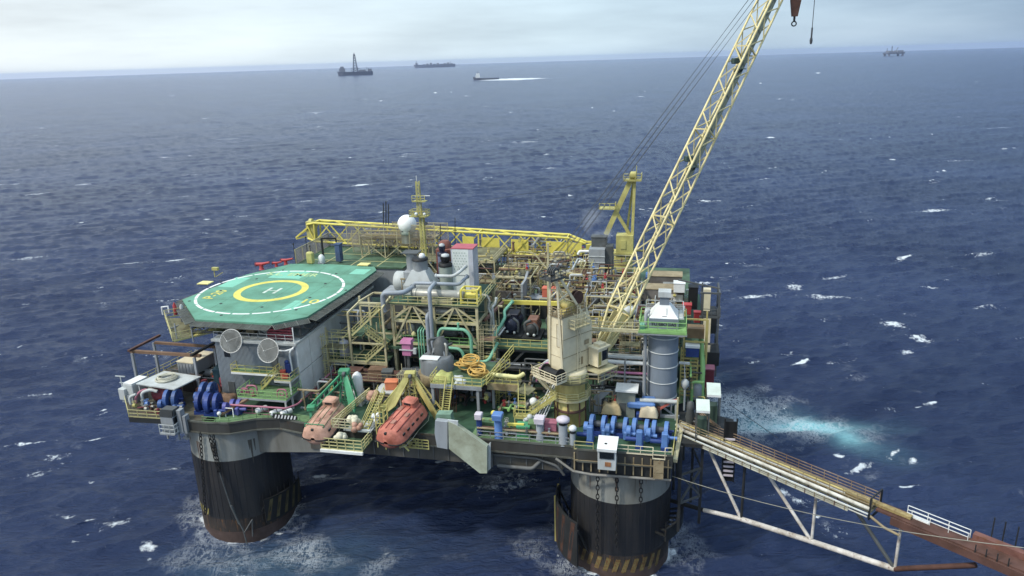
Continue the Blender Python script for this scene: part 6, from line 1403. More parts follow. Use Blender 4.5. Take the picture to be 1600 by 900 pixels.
mb.box((.5, -1.27, HB + .5), (1.1, -1.25, HB + 1.5)); mb.box((1.4, -1.27, HB + 3), (2.2, -1.25, HB + 3.6)); part('panel_seam', mb, TAN, hs)
# gantry
apx = pb(864, 424, -1.0) - V(cr_o)
mb = MB(); 
for s in (-1, 1):
    a = RX @ V((-2.5, s * 1.15, HB + .2)); b = RX @ V((.9, s * 1.15, HT - .8)); ap = apx + (RX @ V((0, s * .55, 0)))
    mb.bar(a, ap, .24); mb.bar(b, ap, .3); mb.bar(a.lerp(ap, .72), b.lerp(ap, .5), .16)
mb.bar(apx + (RX @ V((0, -.7, 0))), apx + (RX @ V((0, .7, 0))), .3)
for k in range(4): z = .25 + k * .2; mb.bar((RX @ V((.9, -1.15, HT - .8))).lerp(apx, z), (RX @ V((.9, 1.15, HT - .8))).lerp(apx, z), .12)
part('gantry', mb, CREAM, ck)
mb = MB(); q = apx; mb.x = Matrix.Translation(q) @ RX
for s in (-.45, -.15, .15, .45): mb.lathe([(.55, s - .06), (.55, s + .06)], (0, 0, 0), 18, 'y')
mb.box((-1.3, -1.0, -.9), (1.2, 1.0, -.8)); mb.rail([(-1.3, -1, -.8), (1.2, -1, -.8), (1.2, 1, -.8), (-1.3, 1, -.8), (-1.3, -1, -.8)], .9, .06, .9); part('gantry_head', mb, DGREY, ck)
# boom
F = pb(941, 541, 5.2); 
def at_depth(x, y, dd):
    r = ray(x, y); return L(C0 + r * (dd / r.dot(fwd)))
T = at_depth(1231, -58, 107.5)
bd = (T - F).normalized(); sd = V((bd.y, -bd.x, 0)).normalized()
bp = truss_boom(ck, F, T, sd, 2.3, 2.25, 19, BOOMC, .32, .15, .3, .45, .085, .93)
mb = B(ck)                                        # foot plates
for s in (-1, 1):
    o = sd * (s * .75); pu_ = bd.cross(sd) if bd.cross(sd).z > 0 else -bd.cross(sd); mb.plate([F + o - bd * .9 - pu_ * .5, F + o + bd * 1.2 - pu_ * 1.3, F + o + bd * 5.2 - pu_ * 1.25, F + o + bd * 5.0 + pu_ * .2, F + o - bd * .4 + pu_ * .5], .12)
part('foot_plate', mb, BOOMC, ck)
mb = B(ck)
for s in (-1, 1): mb.bar(V(cr_o) + (RX @ V((3.2, s * 1.2, HB + .9))), F + sd * s * .8, .5, .7)
part('foot_bracket', mb, CREAM, ck)
mb = B(ck); uu = bd.cross(sd); uu = uu if uu.z > 0 else -uu
for k in range(46): a = .42 + k * .0125; c = F + (T - F) * a - uu * .5 + sd * .35; mb.plate([c - sd * .35, c + sd * .35, c + sd * .35 + (T - F) * .0122, c - sd * .35 + (T - F) * .0122], .05)
mb.bar(F + (T - F) * .42 - uu * .5 + sd * .72 + uu * .6, F + (T - F) * .99 - uu * .5 + sd * .72 + uu * .6, .05); part('boom_walkway', mb, M('dark_green_walkway', (58, 76, 70), .7, .4), ck)
for a in (.46, .72):
    mb = B(ck); c = F + (T - F) * a; mb.cbox(c + uu * .4 - sd * .4, (1.1, .9, .8), .4, .1); mb.box(c + V((-.9, -.9, -.9)), c + V((.9, .9, -.8))); part('boom_box', mb, M('dark_green_box', (62, 84, 76), .6, .4), ck)
mb = B(ck); c = F + bd * 1.2; mb.sphere(c + V((-1.0, -.8, 1.3)), .36, 12, 8); part('horn_lamp', mb, WHITE, ck)
mb = B(ck); mb.lathe([(.5, -.5), (.5, .5)], F + V((-1.2, -.4, .1)), 16, 'x'); part('foot_motor', mb, DARK, ck)
# jib tip, sheaves, hook and whip line
J = at_depth(1264, -92, 108.5); mb = B(ck)
for s in (-1, 1): mb.bar(T + sd * s * .45, J + sd * s * .2, .18); mb.bar(T + sd * s * .45 - uu * .5, J + sd * s * .2, .14)
part('jib_tip', mb, CREAM, ck)
mb = B(ck)
for s in (-.4, 0, .4): mb.x = None; c = T + sd * s; mb.lathe([(.6, -.07), (.6, .07)], c, 16, 'x')
part('tip_sheave', mb, DGREY, ck)
G = V(cr_o) + apx
for k in range(6):
    o = (k - 2.5) * .52; mb = B(ck); mb.bar(G + sd * o * .75 + V((0, 0, .3 + .25 * (k % 2))), F + (T - F) * .965 + uu * (1.3 + .5 * (k % 2)) + sd * o * .9, .04); part('pendant_rope', mb, WIRE, ck)
hk = at_depth(1242.5, 12, 107.5)
ht = thing('hook_block', 'dark hook block hanging from the cream boom at the top edge of the picture', 'hook block', hk)
mb = MB(); mb.frustum((-.42, -.3), (.42, .3), -1.2, (-.75, -.4), (.75, .4), 1.1); mb.cbox((0, 0, 1.2), (1.3, .8, .3)); part('block', mb, RUST, ht)
mb = MB(); mb.cyl((0, 0, -1.2), (0, 0, -1.9), .16, 8); mb.torus((.0, 0, -2.2), .32, .1, 14, 6, 'y'); part('hook', mb, DARK, ht)
mb = MB()
for s in (-.4, .4): mb.bar((s, 0, 1.2), (s * .8, 0, T.z - hk.z - .2), .06)
part('fall_rope', mb, WIRE, ht)
wk = at_depth(1267, 68, 108.5); mb = MB(wk); mb.bar(wk, V((wk.x, wk.y, J.z)), .09); mb.cyl(wk + V((0, 0, -.1)), wk + V((0, 0, 2.2)), .12, 8); mb.lathe([(.16, 0), (.22, .4), (.16, .8)], wk, 10); solo('whip_line', 'thin dark whip line hanging right of the hook block, ending in a small weight', 'rope', mb, WIRE, wk)
# cab
cb_ = MB(); cab = None
mb = MB(); mb.x = RX; mb.prism([(2.0, -3.0), (3.7, -3.0), (4.1, -2.8), (4.1, -1.4), (2.0, -1.4)], HB + .2, HB + 2.5); mb.box((1.9, -3.1, HB + 2.5), (4.3, -1.3, HB + 2.68)); mb.cbox((3.2, -2.2, HB + 2.85), (1.2, 1.1, .35)); cab = part('cab', mb, CREAM, ck)
mb = MB(); mb.x = RX; mb.box((2.75, -3.03, HB + .9), (3.65, -3.0, HB + 2.2)); mb.box((4.11, -2.75, HB + .7), (4.14, -1.5, HB + 2.3)); mb.plate([(3.72, -3.02, HB + .8), (4.12, -2.82, HB + .8), (4.12, -2.82, HB + 2.25), (3.72, -3.02, HB + 2.25)], .03); part('cab_window', mb, GLASS, cab)
mb = MB(); mb.x = RX; mb.box((2.1, -3.03, HB + .4), (2.6, -3.0, HB + 2.2)); part('cab_door', mb, OCHRE, cab)
mb = MB(); mb.x = RX; mb.box((1.2, -3.9, HB - .3), (4.8, -1.3, HB - .18)); mb.rail([(1.2, -3.8, HB - 1.4), (4.7, -3.8, HB - 1.4), (4.7, -1.4, HB - 1.4)], 1.2, .08, 1.3); mb.bar((1.2, -3.9, HB - .25), (4.8, -3.9, HB - .25), .1, .2); part('cab_platform', mb, BEIGE, ck)
# tall thin post by the crane house
p = pb(857.5, 560, 3.0); q = pb(856, 380, 3.0); mb = MB(p); mb.bar(p, q, .26); mb.bar(p.lerp(q, .72), p.lerp(q, .78) + V((2.6, .5, -.4)), .14); mb.bar(p.lerp(q, .78), p.lerp(q, .85) + V((-1.8, 0, 1.0)), .12); mb.bar(p.lerp(q, .86), p.lerp(q, .86) + V((1.6, 0, .2)), .16); solo('tall_post', 'tall thin beige post rising just left of the cream crane house', 'post', mb, BEIGE, p)
# ------------------------------------------------------------------ the grey stack
sc0 = (31.9, 6.3, D)
sk = thing('exhaust_stack', 'thick grey exhaust stack with a green platform and white hood, right of the cream crane', 'exhaust stack', sc0)
mb = MB(); mb.lathe([(1.95, 1.2), (1.95, 12.2)], (0, 0, 0), 40); part('shell', mb, STACK, sk)
for z in (2.2, 4.4, 6.6, 8.6, 10.6): mb = MB(); mb.lathe([(1.96, z), (2.03, z + .03), (2.03, z + .12), (1.96, z + .15)], (0, 0, 0), 40); part('ring_band', mb, LGREY, sk)
mb = MB()
for k in range(8): a = 2 * math.pi * k / 8; mb.bar((1.85 * math.cos(a), 1.85 * math.sin(a), 0), (1.85 * math.cos(a), 1.85 * math.sin(a), 1.5), .24)
mb.bar((-1.8, -1.9, .1), (0, -1.9, 1.4), .2); mb.bar((1.8, -1.9, .1), (0, -1.9, 1.4), .2); mb.box((-2.4, -2.5, 0), (2.4, -2.1, .35)); part('support', mb, GREY, sk)
mb = MB(); mb.box((-3.1, -2.9, 11.9), (2.9, 2.9, 12.15)); mb.bar((-3.1, -2.95, 12.0), (2.9, -2.95, 12.0), .1, .4); gp = part('platform', mb, GRNB, sk)
mb = MB(); mb.rail([(-3.0, -2.85, 12.15), (2.8, -2.85, 12.15), (2.8, 2.8, 12.15), (-3.0, 2.8, 12.15), (-3.0, -2.85, 12.15)], 1.2, .08, 1.2); part('railing', mb, GRNB, gp)
mb = MB(); mb.box((-3.15, -3.0, 11.65), (2.95, -2.8, 11.9)); part('edge_sill', mb, GREY, gp)
mb = MB(); mb.box((-1.85, -1.85, 12.16), (1.85, 1.85, 13.5)); part('casing', mb, STACK, sk)
mb = MB(); mb.frustum((-1.8, -1.8), (1.8, 1.8), 13.5, (-.75, -.75), (.75, .75), 14.9); part('hood', mb, WHITE, sk)
mb = MB(); mb.bar((.35, -1.55, 13.9), (.35, -1.0, 14.6), .05); mb.bar((-.2, -1.65, 13.75), (.35, -1.65, 13.75), .05); part('hatch', mb, DGREY, sk)
mb = MB(); mb.box((-.6, -.6, 14.9), (.6, .6, 16.0)); part('neck', mb, STACK, sk)
mb = MB(); mb.box((-.8, -.8, 16.0), (.8, .8, 16.7)); part('cap', mb, LGREY, sk)
lettering('stack_lettering', 'TURBOGAS', .62, DARK, sk, (sc0[0], sc0[1] - 1.93, D + 12.75), (R(90), 0, 0), .01, .006, 1.0)
mb = MB(); mb.tube([(-2.25, -1.6, 1.2), (-2.25, -1.6, 12.6), (-2.25, -1.4, 13.9), (-1.9, -1.0, 14.2)], .24, 10); part('side_duct', mb, GREY, sk)
mb = MB(); mb.rail([(-2.4, 2.2, 13.5), (2.4, 2.2, 13.5), (2.4, -1.2, 13.5)], 1.1, .07, 1.3); mb.box((-2.5, -1.3, 13.3), (-1.9, 2.3, 13.48)); mb.box((1.9, -1.3, 13.3), (2.5, 2.3, 13.48)); part('upper_railing', mb, LGREY, sk)
mb = MB(); mb.rail([(-3.0, -2.9, 12.1), (-8, -2.9, 12.0), (-11, -2.4, 12.0)], 1.1, .08, 1.6); mb.box((-11, -2.9, 11.8), (-3.1, -1.8, 11.95)); part('side_walkway', mb, BEIGE, sk)
mb = MB(); mb.cbox((-2.7, -2.0, 12.2), (.7, .9, 1.2), 0, .05); part('green_box', mb, MINT, sk)
# ------------------------------------------------------------------ right winch deck
w3 = winch((24.3, -1.6, D + .05), 'bright blue winch at the left end of the right winch row', BLUE, BLUED, R(-4), 1.45, 1.5, 'bright blue mooring winches on the right winch deck')
copy_tree(w3, (27.0, -1.7, D + .05), 'bright blue winch behind the white control cabin, second in the right row')
copy_tree(w3, (29.6, -1.8, D + .05), 'bright blue winch right of the white control cabin, third in the right row')
copy_tree(w3, (32.0, -2.0, D + .05), 'bright blue winch at the right end of the right row, by the railing')
for i, (x, y, lb) in enumerate(((23.6, -4.3, 'upright blue brake case at the left front of the right winch row'), (29.6, -4.5, 'upright blue brake case in the middle front of the right winch row'), (32.6, -4.6, 'upright blue brake case at the right front of the winch row, by the square bay'))):
    t = thing('brake_case', lb, 'brake case', (x, y, D), 'blue brake cases in front of the right winches')
    mb = MB(); mb.cbox((0, 0, 1.35), (.75, .8, 1.9), 0, .1); part('case', mb, BLUE, t)
    mb = MB(); mb.cbox((0, .2, .25), (.9, 1.6, .5)); mb.lathe([(.28, -.9), (.28, .9)], (-.8, .5, .8), 14, 'x'); part('base', mb, BLUED, t)
t = thing('winch_control_cabin', 'white roofed winch control cabin overhanging the right column', 'cabin', (26.0, -6.4, D))
mb = MB(); mb.frustum((-1.05, -1.6), (1.05, .9), -1.4, (-1.1, -1.5), (1.1, 1.0), 1.3); part('body', mb, LGREY, t)
mb = MB(); mb.plate([(-1.15, -1.7, 1.35), (1.15, -1.7, 1.35), (1.2, .8, 1.85), (-1.2, .8, 1.85)], .16); mb.plate([(-1.15, -1.7, 1.05), (1.15, -1.7, 1.05), (1.15, -1.72, 1.4), (-1.15, -1.72, 1.4)], .1); part('roof', mb, WHITE, t)
mb = MB(); mb.box((-.85, -1.66, .1), (.85, -1.56, .9)); mb.box((1.06, -1.0, .1), (1.12, .6, .9)); part('window', mb, GLASS, t)
mb = MB(); mb.box((-.2, -1.66, -.9), (.5, -1.58, -.35)); part('rust_panel', mb, M('orange_rust_panel', (184, 120, 60), .7, .6), t)
mb = MB(); mb.cbox((-.2, -.7, 1.62), (.3, .16, .1)); part('roof_vent', mb, DARK, t)
tarp('canvas_cover', 'covered heap', 'tan canvas cover over gear behind the right winches, the left one', (25.6, 2.8, D + .8), (2.6, 1.6, 1.5), CANVAS, 23); tarp('canvas_cover', 'covered heap', 'pale canvas cover behind the right winches, nearer the orange crane arm', (30.4, 2.4, D + .9), (2.4, 1.5, 1.3), M('pale_canvas', (206, 190, 156), .9, .4), 29)
t = thing('drum_stand', 'rusty stand under the two canvas covers', 'stand', (28, 2.6, D)); mb = B(t)
for x in (25, 26.2, 29.8, 31): mb.bar((x, 2.6, D), (x, 2.6, D + 1.4), .5)
part('post', mb, RUST, t)
p = V((31.6, 3.5, D)); t = thing('deck_crane', 'orange-red folded deck crane left of the gangway head', 'crane', p)
mb = MB(); mb.bar((0, 0, 0), (0, 0, 1.7), .45); part('post', mb, RUST, t)
mb = MB(); mb.plate([(-2.6, 0, 1.9), (2.4, .1, 2.5), (2.5, .1, 2.8), (-.2, 0, 2.3), (-2.6, 0, 2.2)], .35); mb.bar((0, -.1, 1.3), (1.5, 0, 2.4), .25); part('arm', mb, M('salmon_red', (206, 96, 76), .6, .4), t)
# hut, blue tank skid, frames behind the winches
t = thing('white_roof_hut', 'small grey hut with a white roof between the crane and the stack', 'hut', (27.4, 4.0, D))
mb = MB(); mb.cbox((0, 0, 1.9), (2.4, 2.0, 3.8)); part('wall', mb, M('hut_grey_green', (134, 140, 128), .6, .4), t)
mb = MB(); mb.cbox((.1, -.1, 3.9), (2.9, 2.5, .22)); part('roof', mb, WHITE, t)
mb = MB(); mb.cbox((-.4, -1.02, 1.1), (.9, .05, 2.0)); part('door', mb, DGREY, t)
t = thing('blue_tank_skid', 'blue tank skid on low legs in front of the white roofed hut', 'tank', (29.4, 3.6, D))
mb = MB(); mb.cbox((0, 0, 1.9), (3.6, 1.7, .9), 0, .2); mb.cbox((.9, .5, 2.2), (1.8, 1.2, .8), 0, .15); part('tank', mb, BLUE, t)
for x in (-1.5, 1.5): 
    for y in (-.5, .5): mb = MB(); mb.bar((x, y, 0), (x, y, 1.5), .18); part('leg', mb, DGREY, t)
mb = MB(); mb.cbox((.4, -.9, .6), (2.0, .8, .9), 0, .05); part('pump', mb, BLUED, t)
t = thing('pipe_goalpost', 'thin rusty pipe goalpost frames over the right winches', 'frame', (26, 3.4, D))
for x0, x1, z in ((22.8, 25.6, 3.4), (26.0, 28.4, 3.0)):
    mb = B(t); mb.tube([(x0, 3.4, D), (x0, 3.4, D + z), (x1, 3.5, D + z), (x1, 3.5, D)], .11, 6); part('frame', mb, TAN, t)
p = V((23.2, 4.2, D)); mb = MB(p); mb.plate([p + V((.0, 0, 2.6)), p + V((1.6, 0, 3.4)), p + V((2.2, 0, 3.4)), p + V((1.0, 0, 2.2)), p + V((1.0, 0, 0)), p + V((.0, 0, 0))], .8); solo('grey_duct', 'grey bent duct between the crane pedestal and the white roofed hut', 'duct', mb, GREY, p)
p = V((31.0, 3.3, D + 2.4)); mb = MB(p); mb.cyl((29.2, 3.4, D + 2.5), (34, 3.4, D + 2.6), .28, 12); mb.bar((29.4, 3.4, D), (29.4, 3.4, D + 2.4), .2); mb.bar((33.8, 3.4, D), (33.8, 3.4, D + 2.4), .2); solo('pale_pipe', 'pale horizontal pipe at the foot of the grey stack', 'pipe', mb, LGREY, p)
p = V((34.0, 2.6, D)); mb = MB(p); mb.bar(p, p + V((0, 0, 3.6)), .22); mb.bar(p + V((.0, -4, 0)), p + V((0, -4, 2.6)), .14); solo('corner_post', 'pale yellow post at the gangway head, right of the orange arm', 'post', mb, BEIGE, p)
# ------------------------------------------------------------------ vents along the near deck edge
def vent(x, y, r, h, mat, cap, label, hood=False):
    t = thing('vent_post', label, 'vent', (x, y, D), 'vent posts along the near deck edge')
    mb = MB(); mb.lathe([(r * 1.15, 0), (r, .15), (r, h)], (0, 0, 0), 18); part('pipe', mb, mat, t)
    mb = MB()
    if hood: mb.cbox((0, -.1, h + .1), (r * 2.6, r * 2.6, .5), 0, .08); mb.cbox((0, -.2, h - .25), (r * 2.3, r * 2.2, .3))
    else: mb.lathe([(r * 1.1, h - .1), (r * 1.45, h), (r * 1.45, h + .3), (r * .9, h + .5), (.1, h + .58)], (0, 0, 0), 18)
    part('cap', mb, cap, t)
    mb = MB(); mb.lathe([(r * 1.04, h - .45), (r * 1.04, h - .12)], (0, 0, 0), 18); part('screen', mb, DARK, t)
    return t
LILAC = M('lilac_white', (206, 196, 206), .5, .3)
VG = M('vent_grey', (150, 158, 164), .55, .3, .1)
vent(9.6, -4.6, .36, 2.8, BLUED, LILAC, 'slim blue vent post with a lilac cap next to the grey plate wing', True); vent(12.2, -5.1, .5, 3.2, BLUE, BLUE, 'thick blue vent post with a square blue hood on the deck edge', True)
vent(17.4, -4.6, .5, 2.9, VG, LILAC, 'grey vent post with a square lilac hood left of the maroon-pink box', True); vent(20.4, -5.2, .56, 3.2, VG, LILAC, 'thick grey vent post with a round lilac cap'); vent(21.6, -5.4, .34, 2.2, VG, WHITE, 'short thin grey vent post with a white cap left of the right winches')
cargo('maroon_pink_box', 'equipment box', 'maroon-pink box between the two lilac capped grey vent posts', (18.7, -4.0, D + .7), (1.5, 1.1, 1.6), PINK, PINK)
p = V((11.2, -3.4, D)); mb = MB(p); mb.bar(p, p + V((0, 0, 2.4)), .1); mb.sphere(p + V((0, 0, 2.6)), .35, 12, 8); solo('yellow_lamp', 'yellow ball lamp on a thin post left of the thick blue vent post', 'lamp', mb, YEL, p)
for i, (x, y, d_, mt, lb) in enumerate(((10.6, -3.4, (1.9, 1.2, 1.4), LTGRN, 'green box frame on the deck between the two blue vent posts'), (15.2, -4.0, (1.6, 1.4, 1.5), GREEN, 'green cabinet on the deck edge below the pale pipe bundle'), (16.3, -3.4, (1.1, 1.2, 1.7), LTGRN, 'pale green cabinet left of the square hooded grey vent'), (19.3, -2.6, (2.2, 1.4, 1.2), MINT, 'mint green low casing behind the round capped vent'))):
    cargo('deck_cabinet', 'cabinet', lb, (x, y, D + .03), d_, mt, None, .05 * i, 2)
p = V((13.4, -4.2, D)); mb = MB(p); mb.bar(p + V((-.2, 0, 1.6)), p + V((1.9, 0, 1.7)), .3); mb.bar(p, p + V((0, 0, 1.5)), .14); mb.bar(p + V((1.6, 0, 0)), p + V((1.6, 0, 1.6)), .14); solo('yellow_bar', 'short bright yellow bar on posts right of the thick blue vent', 'bar', mb, YEL, p)
p = V((15.4, -2.2, D)); mb = MB(p); mb.cbox(p + V((0, 0, .8)), (1.2, .9, 1.1), .3, .1); mb.cyl(p + V((-.4, -.3, 1.4)), p + V((.8, .4, 1.6)), .3, 10); mb.sphere(p + V((.3, -.2, 1.9)), .4, 10, 6); mb.bar(p + V((.8, .5, 0)), p + V((.8, .5, 1.4)), .3); solo('pump_set', 'cluttered pale pump set at the foot of the yellow stairs', 'pump', mb, LGREY, p)
t = thing('deck_edge_pipework', 'low pipework and valves along the near deck edge behind the vents', 'pipework', (15, -3, D))
clutter(t, 9.4, 21.4, -5.2, -2.6, D + .1, D + 1.3, 12, 61, [RUST, GREY, LTGRN, TAN, YOLD, BROWN], rmax=.14, vess=0, small=12)
# ------------------------------------------------------------------ right edge of the platform
def shelter(c, d, label, mat, h):
    t = thing('edge_shelter', label, 'shelter', c, 'pale roofed shelters on the right edge')
    mb = MB(); mb.plate([(-d[0] / 2, -d[1] / 2, h), (d[0] / 2, -d[1] / 2, h), (d[0] / 2, d[1] / 2, h + .5), (-d[0] / 2, d[1] / 2, h + .5)], .12); part('roof', mb, mat, t)
    mb = MB(); mb.plate([(-d[0] / 2, -d[1] / 2, h - .3), (d[0] / 2, -d[1] / 2, h - .3), (d[0] / 2, -d[1] / 2, h - .02), (-d[0] / 2, -d[1] / 2, h - .02)], .06); part('front_panel', mb, WHITE, t)
    for x in (-1, 1):
        for y in (-1, 1): mb = MB(); mb.bar((x * d[0] * .46, y * d[1] * .46, 0), (x * d[0] * .46, y * d[1] * .46, h), .13); part('post', mb, DGREY, t)
    mb = MB(); mb.cbox((0, .3, 1.3), (d[0] * .7, d[1] * .5, 2.6)); part('locker', mb, M('dark_green_locker', (58, 82, 68), .6, .4), t)
shelter((37.0, -.8, D), (1.6, 2.2), 'shelter with a white sheet roof on the right edge, nearer the gangway', CHEM, 4.2); shelter((38.4, 3.2, D), (1.7, 2.6), 'shelter with a pale green-white roof, just behind the white roofed one', CHEM, 4.6)
mb = B(plat); mb.prism([(34.2, -2.6), (39.8, -2.6), (41.2, 4.8), (38, 6), (34.2, 6)], D - .5, D - .02); part('side_platform', mb, DARK, plat)
t = thing('escape_ladder_tower', 'dark ladder tower with white rungs on the outer right edge', 'ladder tower', (40.4, -1.2, D)); mb = B(t)
mb.bar((39.6, -2.2, 13.4), (39.6, -2.2, 22), .16); mb.bar((41.0, -2.0, 13.4), (41.0, -2.0, 22), .16); mb.box((39.7, -1.9, 13.4), (41, -1.7, 21.5)); part('frame', mb, BLACK, t)
for k in range(9): mb = B(t); mb.box((39.7, -2.2, 14.2 + k * .62), (40.9, -2.05, 14.42 + k * .62)); part('rung', mb, LILAC, t)
t = thing('edge_pipework', 'pipe risers and yellow rungs along the right edge beside the grey stack', 'pipework', (36, 12, D))
clutter(t, 34.4, 37.6, 6.5, 20, D + .1, 24, 16, 71, [OCHRE, DGREY, GRNB, TAN, RUST, YOLD], vess=1, small=8)
mb = B(t)
for k in range(13): mb.bar((34.3, 9 + k * .1, D + 1 + k * .5), (36.4, 9 + k * .1, D + 1 + k * .5), .14, .22)
part('yellow_rung', mb, OCHRE, t)
mb = B(t); mb.bar((36.5, 8.9, D), (36.5, 10.2, D + 7.5), .16); mb.bar((34.3, 8.9, D), (34.3, 10.2, D + 7.5), .16); part('rung_stile', mb, OCHRE, t)
mb = B(t); mb.tube([(37.2, 9, D), (37.2, 9.4, D + 5), (36.9, 12, D + 8.2)], .34, 10); part('green_riser', mb, GRNB, t)
p = V((34.9, 6.4, D)); mb = MB(p); mb.cyl(p, p + V((0, 0, 3.2)), .14, 8); mb.lathe([(.12, 3.0), (.5, 3.6), (.5, 4.2), (.2, 4.5)], p, 14); mb.cbox(p + V((-.2, 0, 6.8)), (1.4, .3, .25)); mb.bar(p + V((0, 0, 4)), p + V((-.2, 0, 7)), .12); solo('white_beacon', 'pale beacon on a post at the right foot of the grey stack', 'beacon', mb, LGREY, p)
cargo('maroon_housing', 'equipment box', 'maroon housing hanging on the right edge beyond the green side deck', (38.2, 12.4, D + .4), (1.3, 1.6, 3.4), MAROON, PINK)
t = thing('edge_tower', 'dark overhanging equipment tower on the far right edge', 'tower', (38, 17, D))
mb = B(t); mb.box((37.0, 14.8, 21.6), (39.6, 18.4, 23.6)); part('body', mb, DARK, t)
mb = B(t); mb.box((37.0, 16, 26.0), (39.0, 20, 28.8)); part('body', mb, DARK, t)
mb = B(t)
for x in (37, 39.2):
    for y in (15, 19.6): mb.bar((x, y, 20), (x, y, 32.4), .22)
for z in (24.8, 28.8, 32.3): mb.bar((36.6, 15, z), (39.4, 15, z), .22); mb.bar((39.2, 15, z), (39.2, 20, z), .22)
mb.bar((33.6, 22, 32.0), (39.3, 17, 32.4), .2); part('frame', mb, DGREY, t)
mb = B(t); mb.box((37.2, 14.9, 25.0), (38.2, 15.2, 28.6)); mb.box((37.4, 14.9, 21.9), (38.3, 15.1, 24.7)); mb.box((37.1, 17, 29.0), (38.1, 18, 32.2)); part('pale_panel', mb, CREAM, t)
mb = B(t); mb.rail([(37, 14.9, 28.9), (39.4, 14.9, 28.9), (39.4, 20, 28.9)], 1.1, .08, 1.2); part('railing', mb, DGREY, t)
t = thing('ochre_skid', 'ochre framed skid with blue box and white lid, right behind the stack platform', 'skid', (35.6, 11, 26))
mb = B(t); mb.box((35.0, 10.6, 27.2), (37.2, 12.4, 28.6)); part('tank', mb, M('ochre_tank', (124, 98, 58), .6, .6, .3), t)
mb = B(t)
for x in (34.6, 37.6):
    for y in (10.4, 13.8): mb.bar((x, y, 23.6), (x, y, 30.0), .22)
for z in (26.8, 30): mb.bar((34.6, 10.4, z), (37.6, 10.4, z), .2)
part('frame', mb, OCHRE, t)
mb = B(t); mb.box((34.9, 9.6, 24.9), (36.6, 10.6, 26.2)); part('blue_box', mb, BLUED, t)
mb = B(t); mb.box((34.8, 9.5, 26.2), (36.7, 10.7, 26.5)); part('white_lid', mb, WHITE, t)
# ------------------------------------------------------------------ top of the middle module
t = thing('intake_hood', 'pale grey pyramid hood with a dark round top, above the beige-yellow module', 'hood', (-4.2, 15.4, 30.75))
mb = MB(); mb.cbox((0, 0, .7), (4.6, 3.4, 1.4)); mb.frustum((-2.3, -1.7), (2.3, 1.7), 1.4, (-1.1, -1.0), (1.1, 1.0), 3.6); part('hood', mb, LGREY, t)
mb = MB(); mb.lathe([(1.15, 3.6), (1.15, 4.9), (1.25, 5.0)], (0, 0, 0), 24); part('collar', mb, GREY, t)
mb = MB(); mb.lathe([(1.25, 5.0), (1.2, 5.3), (1.0, 5.35)], (0, 0, 0), 24); part('dark_top', mb, BLACK, t)
mb = MB(); mb.sphere((.3, .2, 5.5), .5, 14, 8); part('white_cap', mb, WHITE, t)
t = thing('duct_drum', 'big grey drum fan with an upright duct, left of the pyramid hood', 'fan', (-8.4, 17.5, 30.2))
mb = MB(); mb.lathe([(1.35, -.9), (1.55, -.7), (1.55, .7), (1.35, .9)], (.2, 0, 1.5), 30, 'x'); part('drum', mb, LGREY, t)
mb = MB(); mb.cbox((1.9, .2, 1.8), (1.9, 2.4, 3.0), 0, .1); part('box', mb, GREY, t)
mb = MB(); mb.lathe([(.85, 3.0), (.85, 5.8), (.95, 5.9)], (1.9, .6, 0), 20); part('duct', mb, GREY, t)
mb = MB(); mb.cbox((1.9, .6, 6.0), (2.6, 2.2, .12)); mb.cbox((1.6, -1.6, .6), (1.6, .8, .8), 0, .1); part('cover', mb, DGREY, t)
mb = MB(); mb.cbox((0, 0, -.2), (4.8, 3.4, .8)); part('base', mb, GREY, t)
mb = MB(); mb.cbox((0, .5, -3.2), (5.4, 4.4, 5.4)); part('plinth', mb, DGREY, t)
def funnel(c, r, h, mat, top, label):
    t = thing('exhaust_funnel', label, 'funnel', c, 'exhaust funnels beside the white panelled housing')
    mb = MB(); mb.lathe([(r, 0), (r, h)], (0, 0, 0), 22); part('pipe', mb, mat, t)
    mb = MB(); mb.lathe([(r * 1.06, h), (r * 1.06, h + .5), (r * .7, h + .55)], (0, 0, 0), 22); mb.lathe([(r * .5, h + .5), (r * .75, h + 1.1), (r * .75, h + 1.5)], (0, .1, 0), 16); part('dark_top', mb, top, t)
    mb = MB(); mb.lathe([(r * .6, h + 1.5), (r * .6, h + 1.75), (.05, h + 1.9)], (0, .1, 0), 14); part('lid', mb, LGREY, t)
funnel((-.5, 16.2, 30.9), 1.0, 3.8, M('pale_grey_green', (152, 164, 152), .55, .35), BLACK, 'grey-green funnel with a black top just left of the white panelled housing'); funnel((-1.8, 18.8, 31.0), .7, 4.6, M('slate_violet', (110, 116, 146), .55, .3), NAVY, 'slim violet-grey funnel with a navy cone, behind the grey-green one')
p = V((-2.0, 21, 30)); mb = MB(p); mb.cbox(p + V((0, 0, 3.2)), (2.4, 2.2, 6.2), 0, .1); mb.lathe([(1.0, 6.3), (1.0, 7.0), (.6, 7.4)], p, 16); solo('rust_housing', 'rusty red-brown housing behind the two exhaust funnels', 'housing', mb, M('red_brown_paint', (138, 78, 62), .7, .5, .2), p)
t = thing('panelled_housing', 'tall white panelled housing with a red top and a pattern of small vents', 'housing', (2.1, 17.6, 30.75))
mb = MB(); mb.cbox((-.3, 0, 3.3), (2.6, 2.8, 6.6)); part('body', mb, M('panel_white', (222, 230, 224), .55, .25), t)
mb = MB(); mb.cbox((1.35, 0, 3.3), (.7, 2.8, 6.6)); mb.box((-1.65, -1.42, 0), (-1.5, -1.38, 6.6)); part('side_panel', mb, M('panel_shade_grey', (186, 190, 200), .55, .3), t)  # right side painted greyer for its shade; same grey on left edge strip
mb = MB(); mb.cbox((.1, 0, 6.68), (3.4, 2.9, .14)); part('red_top', mb, M('faded_red', (190, 84, 96), .7, .3), t)
mb = MB()
